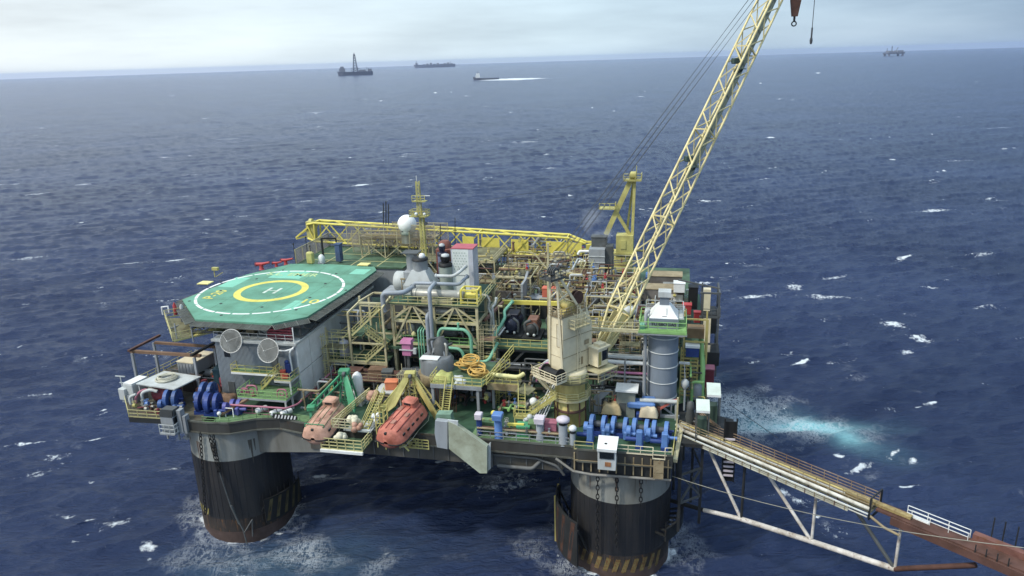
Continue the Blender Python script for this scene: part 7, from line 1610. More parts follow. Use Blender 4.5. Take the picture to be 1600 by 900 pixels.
for i in range(5):
    for j in range(7): x = -1.2 + i * .42 + (.2 if j % 2 else 0); z = 3.4 + j * .42; mb.plate([(x, -1.43, z), (x + .1, -1.43, z + .1), (x, -1.43, z + .2), (x - .1, -1.43, z + .1)][::-1], .02)
part('vent_pattern', mb, M('vent_green_grey', (150, 170, 156), .6, .2), t)
mb = MB(); mb.bar((-1.6, -1.44, 2.6), (1.0, -1.44, 2.6), .05); mb.bar((.3, -1.44, 0), (.3, -1.44, 2.6), .04); mb.bar((-.5, -1.44, 3.0), (-.5, -1.44, 3.8), .06); part('panel_joint', mb, GREY, t)
# ------------------------------------------------------------------ roof deck behind the helideck, mast, radome
rd = thing('roof_deck', 'green roof deck with yellow lines and mesh fences behind the helideck', 'roof deck', (-25, 38, 29.6))
mb = B(rd); mb.box((-34, 31.8, 24), (-13.6, 45.5, 29.4)); part('wall', mb, CORR, rd)
mb = B(rd); mb.box((-34.2, 31.6, 29.4), (-13.4, 45.7, 29.7)); part('deck', mb, GRTG, rd)
mb = B(rd)
for x in (-29, -23.5, -18.5): mb.box((x, 32, 29.705), (x + .18, 45, 29.72))
for y in (35, 39.5): mb.box((-33.5, y, 29.705), (-14, y + .18, 29.722))
part('line', mb, YRAIL, rd)
def fence(pts, z, h, label, mat, n=None):
    o = V((*pts[0], z)); t = thing('mesh_fence', label, 'fence', o, 'mesh fences on the roof deck'); mb = B(t)
    for i in range(len(pts) - 1):
        a, b = V((*pts[i], z)), V((*pts[i + 1], z)); k = max(2, int((b - a).length / .22))
        for j in range(k + 1): mb.bar(a.lerp(b, j / k), a.lerp(b, j / k) + V((0, 0, h)), .04)
        for j in range(int(h / .25) + 1): mb.bar(a + V((0, 0, j * .25)), b + V((0, 0, j * .25)), .04)
    part('mesh', mb, mat, t)
    mb = B(t)
    for i in range(len(pts) - 1):
        a, b = V((*pts[i], z)), V((*pts[i + 1], z)); k = max(1, int((b - a).length / 2.4))
        for j in range(k + 1): mb.bar(a.lerp(b, j / k), a.lerp(b, j / k) + V((0, 0, h + .1)), .11)
        mb.bar(a + V((0, 0, h)), b + V((0, 0, h)), .1)
    part('post', mb, BEIGE, t)
MESH = M('beige_mesh', (168, 160, 136), .8, .5)
fence([(-34, 32), (-34, 45.4), (-22, 45.4)], 29.7, 2.6, 'beige mesh fence along the left and back of the green roof deck', MESH); fence([(-27, 41.2), (-12.5, 41.2)], 29.7, 4.2, 'tall beige mesh fence below the white radome', MESH); fence([(-26, 37.0), (-9, 37.0)], 32.2, 3.9, 'brownish mesh screen in front of the radome foot', M('brown_mesh', (150, 136, 114), .8, .5)); fence([(-20, 44.6), (-9, 44.6)], 31.5, 3.4, 'brownish mesh fence behind the radome, in front of the yellow boom', M('brown_mesh', (136, 122, 100), .8, .5))
t = thing('radome_platform', 'cluttered steel platform that carries the white radome', 'platform', (-15, 39, 29.7))
mb = B(t); mb.box((-24, 37.4, 33.4), (-9.4, 41.0, 33.55)); part('floor', mb, TAN, t)
mb = B(t)
for x in (-23.6, -19, -14.4, -9.8):
    for y in (37.6, 40.8): mb.bar((x, y, 29.7), (x, y, 33.4), .2)
for x in (-23.6, -19, -14.4): mb.bar((x, 37.6, 29.7), (x + 4.6, 37.6, 33.4), .14); mb.bar((x + 4.6, 37.6, 29.7), (x, 37.6, 33.4), .14)
part('frame', mb, BEIGE, t)
mb = B(t); mb.rail([(-24, 37.5, 33.55), (-9.4, 37.5, 33.55), (-9.4, 41, 33.55)], 1.1, .07, 1.3); part('railing', mb, BEIGE, t)
clutter(t, -23, -10, 38, 41, 29.8, 34.6, 14, 81, [TAN, BEIGE, DGREY, GREY, OCHRE], rmax=.14, vess=0, small=8)
t = thing('radome', 'large white radome ball on the roof platform behind the helideck', 'radome', (-14.6, 38.2, 32.6))
mb = MB(); mb.sphere((0, 0, 3.4), 1.72, 36, 22); part('ball', mb, RADOME, t)
mb = MB(); mb.lathe([(1.2, 0), (1.2, 1.6), (1.4, 1.75), (1.4, 2.2)], (0, 0, 0), 24); part('base', mb, M('pale_green_base', (176, 190, 176), .6, .3), t)
for a in (-110, -60): mb = MB(); mb.lathe([(.14, 0), (.14, .1)], (1.5 * math.cos(R(a)), 1.42 * math.sin(R(a)), 2.3), 10, 'y'); part('vent', mb, DGREY, t)
t = thing('radio_mast', 'yellow lattice radio mast beside the white radome', 'mast', pb(662, 385, 33)); o = L(t.location)
zt_ = pb(655, 283, 33).z - o.z; zm = pb(660, 338, 33).z - o.z
mb = MB()
for x in (-.35, .35):
    for y in (-.35, .35): mb.bar((x, y, -2), (x * .9, y * .9, zm), .16); mb.bar((x * .9 - .3, y, zm), (x * .7 - .35, y * .7, zt_), .11)
for k in range(10): z0 = zm * k / 10; z1 = zm * (k + 1) / 10; mb.bar((-.35, -.35, z0), (.35, -.35, z1), .09); mb.bar((.35, -.35, z0), (-.35, -.35, z1), .09); mb.bar((.35, -.35, z0), (.35, .35, z1), .09)
for k in range(9): z0 = zm + (zt_ - zm) * k / 9; z1 = zm + (zt_ - zm) * (k + 1) / 9; mb.bar((-.6, -.3, z0), (0, -.3, z1), .08); mb.bar((0, -.3, z0), (-.6, -.3, z1), .08)
part('lattice', mb, YOLD, t)
mb = MB(); mb.box((-1.9, -.9, zm), (1.2, .9, zm + .12)); mb.rail([(-1.9, -.9, zm), (1.2, -.9, zm), (1.2, .9, zm), (-1.9, .9, zm), (-1.9, -.9, zm)], 1.1, .09, .8); mb.box((-1.3, -.7, zm + 2.6), (1.0, .7, zm + 2.7)); mb.rail([(-1.3, -.7, zm + 2.7), (1.0, -.7, zm + 2.7)], 1.0, .09, .8); part('platform', mb, YOLD, t)
mb = MB(); mb.bar((-.8, -.5, zm + 3.6), (1.9, -.5, zm + 3.7), .12); mb.sphere((-.6, -1.0, zm + .6), .3, 10, 6); mb.sphere((.9, -1.0, zm + .6), .26, 10, 6); mb.bar((-.5, 0, zt_), (-.5, 0, zt_ + .9), .07); part('antenna', mb, WHITE, t)
mb = MB(); mb.lathe([(.3, -.15), (.3, .15)], (.75, -.3, zm - 1.2), 12, 'y'); part('lamp', mb, DGREY, t)
for i, (x, y0, y1, lb) in enumerate(((599, 352, 318, 'thin dark whip aerial left of the radome, leftmost of three'), (603, 352, 314, 'tallest thin dark whip aerial, middle of the three left of the radome'), (607, 352, 319, 'thin dark whip aerial nearest the radome'), (711, 390, 340, 'thin dark pole rising beside the red topped housing'), (688, 410, 350, 'thin dark pole between the mast and the red topped housing'))):
    p = pb(x, y0, 38 if i < 3 else 24); q = pb(x, y1, 38 if i < 3 else 24); mb = MB(p); mb.bar(p, q, .14 if i < 3 else .1); mb.bar(p.lerp(q, .6) + V((-.3, 0, 0)), p.lerp(q, .6) + V((.3, 0, 0)), .08); solo('whip_aerial', lb, 'aerial', mb, DARK, p)
# ------------------------------------------------------------------ process modules further back
def module(nm, label, x0, x1, y0, y1, zs, mat, seed, n=14, vess=2, small=8, mats=None, z0=U, floor=GRTY):
    t = thing(nm, label, 'process module', ((x0 + x1) / 2, (y0 + y1) / 2, z0))
    frame_mod(t, x0, x1, y0, y1, zs, mat, max(1, int((x1 - x0) / 4)), max(1, int((y1 - y0) / 5)), .22, seed % 2 == 0, z0)
    lo = z0
    for z in zs: 
        if z < zs[-1] or seed % 3 == 0: grating(t, x0, x1, y0, y1, z, floor); rails(t, [(x0, y1, z), (x0, y0, z), (x1, y0, z), (x1, y1, z)], YRAIL if seed % 2 else BEIGE, 1.1, .06)
        clutter(t, x0 + .3, x1 - .3, y0 + .2, y1 - .3, lo + .1, z - .2, n, seed * 7 + int(z), mats, vess=vess, small=small); clutter(t, x0 + .2, x1 - .2, y0 - .3, y0 + 2.2, lo + .1, z + .4, 14, seed * 17 + int(z), [YRAIL, BEIGE, TAN, OCHRE, GALV, RUST], rmax=.08, vess=0, small=0); lo = z
    clutter(t, x0 + .3, x1 - .3, y0 + .2, y1 - .3, zs[-1], zs[-1] + 1.6, n // 2, seed * 13, mats, vess=0, small=small // 2)
    return t
WARM = [TAN, BEIGE, OCHRE, RUST, GALV, LGREY, BROWN, DGREY]; COOL = [GREY, GALV, OCHRE, DGREY, BEIGE, LGREY, TAN, RUST]
module('process_module', 'brownish pipe module right of the white panelled housing', 4.6, 10.4, 26, 33, (27.4, 30.4), BEIGE, 4, 14, 2, 8, WARM)
module('process_module', 'brown pipe module behind the yellow lifting beam, in front of the yellow boom', 11, 18, 29, 36, (27.4, 30.2), TAN, 5, 16, 2, 9, WARM)
module('process_module', 'dense pipe module at the very back below the left half of the yellow boom', -12, 2.5, 34, 44, (27.2, 30.6), BEIGE, 6, 16, 2, 9, WARM)
module('process_module', 'dense pipe module at the back right of the radio mast, under the boom panels', 3.5, 15, 40, 50, (27.2, 30.4), TAN, 7, 18, 2, 9, WARM)
module('process_module', 'grey pipe module behind the cream boom foot', 20, 28, 20, 28, (27.2, 29.8), GREY, 8, 16, 2, 9, COOL)
module('process_module', 'grey pipe module in the shade right behind the cream crane house', 19, 27.5, 12.6, 18.5, (26.8,), GREY, 9, 16, 2, 9, COOL)
module('process_module', 'cluttered pipe module behind the gantry of the cream crane', 14, 21, 23, 28, (27.0, 29.6), TAN, 10, 14, 1, 8, WARM)
module('process_module', 'grey and brown pipe module between the boom foot and the grey stack', 27.8, 34.6, 13, 20, (26.6, 28.6), GREY, 11, 16, 2, 9, COOL)
module('process_module', 'low pipe module at the back right behind the grey stack', 29, 35.6, 21.5, 30, (26.6,), DGREY, 12, 14, 2, 8, COOL)
module('process_module', 'low brown pipe module left of the black compressors', -6.5, 5.6, 21, 31, (26.8, 29.4), TAN, 13, 16, 2, 8, WARM)
module('process_module', 'beige pipe module at the back right, under the yellow king post', 17, 27, 32, 42, (27.0, 29.4), BEIGE, 14, 16, 2, 9, WARM)
t = thing('wind_wall', 'grey upright wind wall panel with a sloping edge, behind the yellow lifting beam', 'wall panel', (9.6, 24, U))
mb = B(t); mb.box((9.5, 22.6, U), (9.85, 27.4, 30.2)); mb.plate([(9.5, 22.5, 29.0), (9.85, 22.5, 29.0), (9.85, 27.5, 31.0), (9.5, 27.5, 31.0)], .3); part('panel', mb, GREY, t)
mb = B(t); mb.box((1.6, 24.5, U), (9.4, 25, 25.6)); mb.box((2.0, 25.0, 25.6), (9.2, 25.4, 28.2)); part('low_wall', mb, M('brown_grey_wall', (96, 90, 84), .7, .5), t)
cargo('orange_box', 'equipment box', 'orange-red box on the process deck left of the tall post', (13.6, 25.8, 27.4), (2.3, 1.4, 1.4), M('orange_red', (214, 98, 62), .6, .3), None, 0); cargo('orange_box_stand', 'stand', 'dark stand with grey rails under the orange-red box', (13.2, 25.6, U), (6.0, 2.6, 3.3), DARK, GREY, 0, 5)
t = thing('louvre_tower', 'grey louvred exhaust tower with two white side pipes, steam at its top', 'exhaust tower', (20.0, 37, U))
mb = MB(); mb.cbox((0, 0, 4.4), (2.7, 2.6, 8.8)); part('casing', mb, GREY, t)
for k in range(7): mb = MB(); mb.box((-1.42, -1.42, 1.2 + k * 1.05), (1.42, -1.3, 1.32 + k * 1.05)); part('louvre', mb, LGREY, t)
mb = MB(); mb.tube([(-1.3, -.4, 8.2), (-3.0, -.4, 8.2), (-3.3, -.4, 7.6)], .24, 8, bend=.3); mb.tube([(-1.3, -.4, 6.4), (-3.0, -.4, 6.4), (-3.3, -.4, 5.8)], .24, 8, bend=.3); part('white_pipe', mb, WHITE, t)
mb = MB(); mb.cbox((2.0, .5, 4.6), (1.2, 2.2, 9.2)); mb.cbox((.2, 1.2, 9.6), (2.6, 1.6, 1.6)); mb.cbox((.2, 1.2, 10.5), (2.8, 1.8, .2)); part('dark_duct', mb, DGREY, t)
for i, (x0, x1, y0, y1, z0, z1, mt, pm, lb) in enumerate(((29, 34.2, 33, 36, 27.0, 29.2, M('brown_grey_box', (110, 104, 96), .7, .5), LGREY, 'long brown-grey box with a pale panel, at the far right back'), (28, 34.6, 27, 30, 26.8, 28.8, M('taupe_box', (122, 116, 110), .7, .5), WHITE, 'taupe long box with a white hood, in front of the far brown-grey box'))):
    t = thing('long_box', lb, 'equipment box', ((x0 + x1) / 2, y0, z0)); mb = B(t); mb.box((x0, y0, z0), (x1, y1, z1)); part('body', mb, mt, t)
    mb = B(t); mb.box((x0 + 2.2 + i * 2.4, y0 - .12, z0 + .2), (x1 - .2, y0 - .02, z0 + 1.3)); part('pale_panel', mb, pm, t)
    mb = B(t); mb.box((x0 - .1, y0 - .1, z1), (x1 + .1, y1 + .1, z1 + .1)); part('lid', mb, TAN, t)
    mb = B(t)
    for x in (x0 + .3, x1 - .3): mb.bar((x, y0 + .3, U), (x, y0 + .3, z0), .3); mb.bar((x, y1 - .3, U), (x, y1 - .3, z0), .3)
    part('leg', mb, DGREY, t)
for i, (x, y, z, d_, mt, lb) in enumerate(((25.6, 29, 26.6, (1.6, 1.3, 1.7), LGREY, 'pale box left of the taupe long box'), (33.8, 26.2, 28.9, (1.7, 1.6, 1.4), WHITE, 'white hood box on the right end of the taupe long box'), (35.0, 22, 26.8, (1.3, 1.2, 1.4), RED, 'red cabinet right behind the stack hood'), (36.4, 17.8, 27, (.9, .9, 1.5), RED, 'small red cabinet near the dark edge tower'), (35.9, 26, 26.4, (1.4, 1.6, 3.4), BLACK, 'black upright cabinet at the far right back corner'))): cargo('deck_box', 'equipment box', lb, (x, y, z), d_, mt)
bundle((27.0, 14.5, 29.2), 'silver-grey wrapped bundle left of the stack hood', LGREY, 10, .6, 9)
# small white and blue items at the back
for i in range(5): barrel((28.6 + i * 1.15, 37.6 + (i % 2) * .5, 27.4), ('blue drum at the far back row, leftmost', 'blue drum at the far back row, second from left', 'white drum in the middle of the far back row', 'blue drum at the far back row, second from right', 'white drum at the right end of the far back row')[i], (BLUE, BLUE, WHITE, BLUE, WHITE)[i], .42, 1.1, 'drums in a row at the far back right')
p = V((31, 37.6, 27.2)); mb = MB(p); mb.box((28, 37, 26.9), (34, 38.6, 27.4)); mb.bar((28.2, 37.4, U), (28.2, 37.4, 26.9), .3); mb.bar((33.8, 37.4, U), (33.8, 37.4, 26.9), .3); solo('drum_rack', 'low rack carrying the row of drums at the far back right', 'rack', mb, DGREY, p)
# ------------------------------------------------------------------ the rear yellow crane, boom resting to the left
rc0 = pb(974, 398, 46); rc = thing('yellow_crane', 'yellow crane at the back, tall king post, long lattice boom lowered to the left', 'crane', (rc0.x, 46, U))
def q46(x, y, b=46): return pb(x, y, b)
mb = B(rc); c = q46(974, 400); mb.lathe([(1.7, U), (1.7, c.z)], (c.x, 46, 0), 24); part('pedestal', mb, YOLD, rc)
mb = B(rc); a = q46(958, 392); b = q46(992, 362); mb.box((a.x + .6, 44.7, a.z), (b.x - .2, 47.3, b.z - .5)); mb.box((a.x + .2, 44.5, a.z - .3), (b.x, 47.5, a.z)); mb.cbox(((a.x + b.x) / 2, 44.62, (a.z + b.z) / 2 - .3), (.9, .1, 1.6)); part('house', mb, YOLD, rc)
mb = B(rc); ap = q46(989, 282)
mb.bar(q46(947, 366), ap + V((-.4, 0, 0)), .7, .9); part('main_leg', mb, YOLD, rc)
mb = B(rc); mb.bar(q46(988, 366), ap + V((.3, 0, 0)), .5); mb.bar(q46(978, 372, 48.5), ap + V((.1, .6, 0)), .4); mb.bar(q46(964, 333), q46(985, 368), .55); part('king_post', mb, YOLD, rc)
mb = B(rc); mb.box((ap.x - 1.6, 45, ap.z), (ap.x + 1.5, 47, ap.z + .2)); mb.rail([(ap.x - 1.6, 45, ap.z + .2), (ap.x + 1.5, 45, ap.z + .2), (ap.x + 1.5, 47, ap.z + .2)], 1.1, .1, .9); mb.lathe([(.7, -.5), (.7, .5)], (ap.x, 46, ap.z + .9), 16, 'x'); mb.bar((ap.x + .6, 46, ap.z), (ap.x + .6, 46, ap.z + 2.6), .12); part('post_head', mb, YOLD, rc)
mb = B(rc); g = q46(953, 326); mb.box((g.x - 1.8, 45, g.z), (g.x + 1.0, 47, g.z + .15)); mb.rail([(g.x - 1.8, 45, g.z), (g.x + 1.0, 45, g.z), (g.x + 1.0, 47, g.z)], 1.1, .1, .9); part('leg_platform', mb, YOLD, rc)
Fb, Tb = q46(915, 386), q46(484, 360)
bpt = truss_boom(rc, Fb, Tb, (0, 1, 0), 2.6, 3.7, 15, YEL, .44, .2, .45, .75, .06, .97)
mb = B(rc); mb.bar(Tb + V((.2, -1, .8)), q46(463, 371), .3); mb.bar(Tb + V((.2, 1, .8)), q46(463, 371), .3); mb.bar(Tb + V((.2, 0, -1.0)), q46(463, 373), .26); part('jib_tip', mb, YEL, rc)
mb = B(rc); mb.box((Tb.x - .3, 45.2, Tb.z - 1.6), (Tb.x + 1.2, 46.8, Tb.z + 1.9)); mb.lathe([(.6, -.3), (.6, .3)], (Tb.x + .5, 46, Tb.z + 1.8), 14, 'x'); part('tip_head', mb, YOLD, rc)
for k, (f0, f1) in enumerate(((.01, .13), (.19, .25), (.29, .35), (.38, .42))):
    mb = B(rc); A = Fb.lerp(Tb, f0); C_ = Fb.lerp(Tb, f1); mb.plate([A + V((0, -1.27, -1.1)), C_ + V((0, -1.27, -1.1)), C_ + V((0, -1.27, 1.0)), A + V((0, -1.27, 1.0))][::-1], .08); part('web_plate', mb, YEL, rc)
mb = B(rc); mb.bar(Fb + V((.2, -.6, 0)), q46(935, 384), .8, 1.2); mb.bar(Fb + V((0, 0, 1.0)), q46(930, 378), .3); part('boom_foot', mb, YEL, rc)
for k in range(2): mb = B(rc); mb.bar(ap + V((0, (k - .5) * .8, .8)), Fb.lerp(Tb, .9) + V((0, (k - .5) * .6, 1.4)), .03); part('pendant_rope', mb, WIRE, rc)
for k in range(2): mb = B(rc); mb.bar(Tb + V((.2 + k * .8, 0, -1.6)), Tb + V((.2 + k * .8, 0, -7)), .06); part('hoist_rope', mb, WIRE, rc)
# steam
def steam():
    A = q46(938, 392, 38); Bp = q46(926, 300, 40); mb = MB(A); P = [A.lerp(Bp, k / 6 * .8) + V((.5 * math.sin(k), 0, 0)) for k in range(7)]
    mb.tube(P, [.9, 1.5, 2.0, 2.4, 2.6, 2.4, .4], 14)
    m = bpy.data.materials.new('steam'); m.use_nodes = True; t = m.node_tree; t.nodes.clear(); out = nd(t, 'ShaderNodeOutputMaterial'); v = nd(t, 'ShaderNodeVolumePrincipled'); v.inputs['Color'].default_value = (.95, .97, 1, 1)
    co = nd(t, 'ShaderNodeTexCoord'); n = nd(t, 'ShaderNodeTexNoise'); n.inputs['Scale'].default_value = .35; n.inputs['Detail'].default_value = 4; t.links.new(co.outputs['Object'], n.inputs['Vector'])
    sp = nd(t, 'ShaderNodeSeparateXYZ'); t.links.new(co.outputs['Object'], sp.inputs[0])
    r1 = nd(t, 'ShaderNodeMapRange'); r1.inputs['From Min'].default_value = .43; r1.inputs['From Max'].default_value = .7; r1.inputs['To Max'].default_value = .16; t.links.new(n.outputs['Fac'], r1.inputs['Value'])
    r2 = nd(t, 'ShaderNodeMapRange'); r2.inputs['From Min'].default_value = 0; r2.inputs['From Max'].default_value = 8; r2.inputs['To Min'].default_value = 3; r2.inputs['To Max'].default_value = 0.1; t.links.new(sp.outputs['Z'], r2.inputs['Value'])
    mu = nd(t, 'ShaderNodeMath', operation='MULTIPLY'); t.links.new(r1.outputs[0], mu.inputs[0]); t.links.new(r2.outputs[0], mu.inputs[1]); t.links.new(mu.outputs[0], v.inputs['Density']); t.links.new(v.outputs[0], out.inputs['Volume'])
    o = solo('steam_plume', 'wisp of white steam rising from the grey louvred tower', 'steam', mb, m, A); o['kind'] = 'stuff'
steam()
# ------------------------------------------------------------------ gangway bridge to the neighbouring vessel
g0 = V((34.8, 1.2, D + .3)); g1 = V((68.5, -23.6, D + .1))
gw = thing('gangway_bridge', 'long pale pipe-lined gangway bridge running from the platform to the lower right corner', 'gangway', g0)
gd = (g1 - g0).normalized(); gs = V((gd.y, -gd.x, 0)).normalized()       # gs points to the near side
GL = (g1 - g0).length
def gp(s, w, z): return g0 + gd * s + gs * w + V((0, 0, z))
fs = 24.0                                          # the pale outer span ends here, then the rusty telescoping part
mb = B(gw); mb.plate([gp(0, .8, 0), gp(fs, .8, 0), gp(fs, -1.0, 0), gp(0, -1.0, 0)][::-1], .12); part('deck', mb, M('gangway_grey_deck', (138, 128, 100), .8, .95, .8, scale=1.6), gw)
mb = B(gw)
for w in (.85, -1.05): mb.bar(gp(0, w, -.15), gp(fs, w, -.15), .16, .5)
for k in range(17): s = fs * k / 16; mb.bar(gp(s, .95, -.2), gp(s, -1.25, -.2), .12, .2)
part('side_beam', mb, BEIGE, gw)
for (w, z, r_, mt) in ((1.25, .25, .2, M('dirty_white_pipe', (206, 204, 190), .5, .7, .25, scale=.8)), (1.5, -.25, .1, LGREY), (1.6, -.55, .09, GALV), (.5, .2, .12, TAN), (.15, .15, .07, LGREY), (-.35, .15, .09, OCHRE), (-.65, .2, .06, GALV)):
    mb = B(gw); mb.tube([gp(-.6, w * .5, z), gp(1.0, w, z), gp(fs, w, z)], r_, 10); part('pipe', mb, mt, gw)
for w, mt in ((.82, TAN), (-1.02, M('rusty_rail', (150, 124, 96), .7, .7, .5))):
    mb = B(gw); mb.rail([gp(0, w, .0), gp(fs, w, .0)], 1.15, .07, 1.5, mids=3); part('railing', mb, mt, gw)
mb = B(gw); mb.rail([gp(0, 1.7, -.75), gp(fs - 2, 1.7, -.75)], .5, .06, 1.5, mids=2); mb.plate([gp(0, 1.75, -.76), gp(fs - 2, 1.75, -.76), gp(fs - 2, 1.0, -.76), gp(0, 1.0, -.76)][::-1], .06); part('cable_tray', mb, M('pale_tray', (186, 186, 166), .7, .6), gw)
# truss hanging below: bottom chord, posts and diagonals, all in the upright plane through the axis
def on_axis(x, y):
    d = ray(x, y); n = EX * gs.x + EY * gs.y; q = ORG + EX * g0.x + EY * g0.y
    return L(C0 + d * ((q - C0).dot(n) / d.dot(n)))
CW = M('chord_white', (212, 206, 196), .6, .7, .5, scale=.6)
K = [on_axis(1048, 782), on_axis(1100, 797), on_axis(1158, 811), on_axis(1268, 846), on_axis(1398, 889), on_axis(1525, 883)]
def over(p, z=-.35): q = (V((p.x, p.y, 0)) - V((g0.x, g0.y, 0))).dot(V((gd.x, gd.y, 0)).normalized()); return gp(q, 0, z)
for i, (mt, r_) in enumerate(((DARK, .27), (CW, .27), (CW, .31), (CW, .31), (RUST, .27))): mb = B(gw); mb.tube([K[i], K[i + 1]], r_, 12); part('bottom_chord', mb, mt, gw)
for i, mt in ((2, DARK), (3, CW), (4, CW)): mb = B(gw); mb.tube([over(K[i]), K[i]], .16, 8); part('truss_post', mb, mt, gw)
for (x, y), i, mt in (((1098, 712), 2, CW), ((1185, 735), 3, CW), ((1322, 800), 4, DGREY)): mb = B(gw); mb.tube([over(on_axis(x, y)), K[i]], .2, 8); part('truss_diagonal', mb, mt, gw)
for s_ in range(16): pass
for k in range(20): mb = B(gw); s_ = .8 + k * 1.1; mb.bar(gp(s_, 1.05, -.7), gp(s_, 1.75, -.7), .1); mb.bar(gp(s_, 1.05, .5), gp(s_, 1.05, -.7), .1); mb.bar(gp(s_, 1.75, -.2), gp(s_, 1.75, -.75), .08); part('pipe_bracket', mb, TAN if k % 3 else RUST, gw)
mb = B(gw); mb.bar(gp(fs, 1.2, -1.0), gp(fs, 1.2, 1.4), .16); mb.bar(gp(fs, -1.4, -1.0), gp(fs, -1.4, 1.4), .16); mb.bar(gp(fs, 1.2, 1.4), gp(fs, -1.4, 1.4), .12); mb.bar(gp(fs, 1.2, -1), gp(fs, -1.4, -1), .16); part('end_frame', mb, DARK, gw)
mb = B(gw); mb.plate([gp(fs - 3, .4, .3), gp(fs + 3.6, .4, .35), gp(fs + 3.6, -.2, .35), gp(fs - 3, -.2, .3)][::-1], .3); part('yellow_sleeve', mb, M('worn_yellow_sleeve', (170, 148, 82), .7, .9, .6, scale=1.5), gw)
mb = B(gw); mb.tube([gp(fs, 1.1, -.6), gp(fs + 1.5, 1.0, -1.3), gp(fs + 3, .9, -1.5)], .14, 8); part('cable_chain', mb, TAN, gw)
mb = B(gw); mb.plate([gp(fs + .4, .8, .05), gp(GL + 6, 1.0, .15), gp(GL + 6, -1.1, .15), gp(fs + .4, -.9, .05)][::-1], .2); mb.bar(gp(fs + 2, .95, -.25), gp(GL + 6, 1.1, -.3), .2, .8); mb.bar(gp(fs + 2, -1.0, -.45), gp(GL + 6, -1.2, -.5), .2, 1.1); part('rusty_span', mb, RUST, gw)
def s_at(x, y): q = on_axis(x, y); return (V((q.x, q.y, 0)) - V((g0.x, g0.y, 0))).dot(V((gd.x, gd.y, 0)).normalized())
sb, sw0, sw1 = s_at(1512, 862), s_at(1412, 812), s_at(1508, 858)
mb = B(gw); mb.bar(gp(sb, -1.0, .55), gp(GL + 6, -1.2, .6), .7, .8); part('rusty_box_beam', mb, M('rust_red_beam', (124, 78, 66), .8, .8, .6), gw)
for x, y in ((1536, 872), (1553, 880), (1573, 889), (1592, 897)): mb = B(gw); s_ = s_at(x, y); mb.bar(gp(s_, -1.5, .3), gp(s_, -1.5, 3.0), .09); part('stanchion', mb, DARK, gw)
for k in range(4): mb = B(gw); s_ = sb + .8 + k * .9; mb.bar(gp(s_, .95, -.7), gp(s_, .95, 1.0), .08); part('stanchion', mb, DARK, gw)
mb = B(gw); mb.rail([gp(sw0, -.75, .15), gp(sw1, -.85, .15)], 1.0, .06, 1.9, mids=2, toe=False); mb.rail([gp(sw0 + .6, -.2, .15), gp(sw1, -.25, .15)], .95, .05, 1.9, mids=2, toe=False); part('white_railing', mb, WHITE, gw)
mb = B(gw); mb.bar(gp(sw0, -.45, .32), gp(sw0 + 2.2, -.45, .32), .45, .22); part('white_box', mb, WHITE, gw)
for k in range(9): mb = B(gw); s_ = fs + 2 + k * 1.5; mb.bar(gp(s_, .9, .22), gp(s_, -1.0, .22), .12, .08); part('cross_batten', mb, M('dark_rust', (84, 56, 44), .85, .9, .6), gw)
# landing structure on the platform side
lt = thing('gangway_landing', 'dark frame tower below the gangway head on the right side of the platform', 'frame tower', (35.5, 0, 12))
mb = B(lt)
for x, y in ((34.6, -3.4), (34.6, 2.6), (37.2, -1.2), (36.2, 3.4)): mb.bar((x, y, 6.5), (x, y, D), .34)
part('post', mb, DARK, lt)
mb = B(lt)
for z in (10.5, 14.5): mb.bar((34.6, -3.4, z), (37.2, -1.2, z), .22); mb.bar((34.6, -3.4, z), (34.6, 2.6, z), .22); mb.bar((37.2, -1.2, z), (36.2, 3.4, z), .2)
mb.bar((34.6, -3.4, 10.5), (37.2, -1.2, 14.5), .2); mb.bar((37.2, -1.2, 10.5), (34.6, -3.4, 14.5), .2); mb.bar((34.6, 2.6, 6.8), (34.6, -3.4, 10.4), .2); part('brace', mb, DGREY, lt)
mb = B(lt); mb.bar((33.9, -5.6, D - .8), (34.6, .6, D + .5), .5); part('fender_pipe', mb, BEIGE, lt)
p = V((35.6, 1.8, D)); mb = MB(p); mb.lathe([(.5, 0), (.55, 1.2), (.6, 1.4), (.45, 2.4), (.5, 2.6), (.4, 3.4), (.1, 3.6)], p, 16); mb.tube([p + V((.3, -.2, 1)), p + V((1.2, -.8, .9)), p + V((1.6, -1.2, .3))], .16, 8); solo('swivel_post', 'weathered grey swivel post standing at the gangway head', 'post', mb, DGREY, p)
for k in range(3):
    p = V((36.4 + k * .35, 2.6 - .2 * k, D)); mb = MB(p); mb.tube([p, p + V((0, 0, 2.0)), p + V((.5, -.4, 1.6)), p + V((2.2, -1.6, .9))], .07, 6, bend=.3); solo('gangway_handrail', ('rusty bent handrail at the gangway head, nearest the swivel post', 'rusty bent handrail at the gangway head, the middle one', 'rusty bent handrail at the gangway head, outermost')[k], 'handrail', mb, MATS['rusty_rail'], p, 'bent handrails at the gangway head')
# slack rope from the platform corner to the neighbouring vessel
a = pb(1050, 744, -5.0); b = at_depth(1600, 856, 62.0); P = []
for k in range(13): q = a.lerp(b, k / 12); q.z -= 1.1 * 4 * (k / 12) * (1 - k / 12); P.append(q - a)
mb = MB(); mb.tube(P, .036, 6); o = bpy.data.objects.new('slack_rope', mb.mesh('slack_rope', M('weathered_rope', (150, 148, 132), .9, .4))); COL.objects.link(o); o.location = W(a); o.rotation_euler = (0, 0, -TH); o['label'] = 'slack pale rope running from the corner column to the right, below the gangway'; o['category'] = 'rope'
# thin wires from the right edge down to the sea
a = pa(1140, 632, 40.5); b = pa(1215, 684, 47.0); mb = MB(a); mb.bar(a, b, .07); solo('stay_wire', 'thin dark wire slanting from the right edge towards the foamy water', 'wire', mb, WIRE, a)
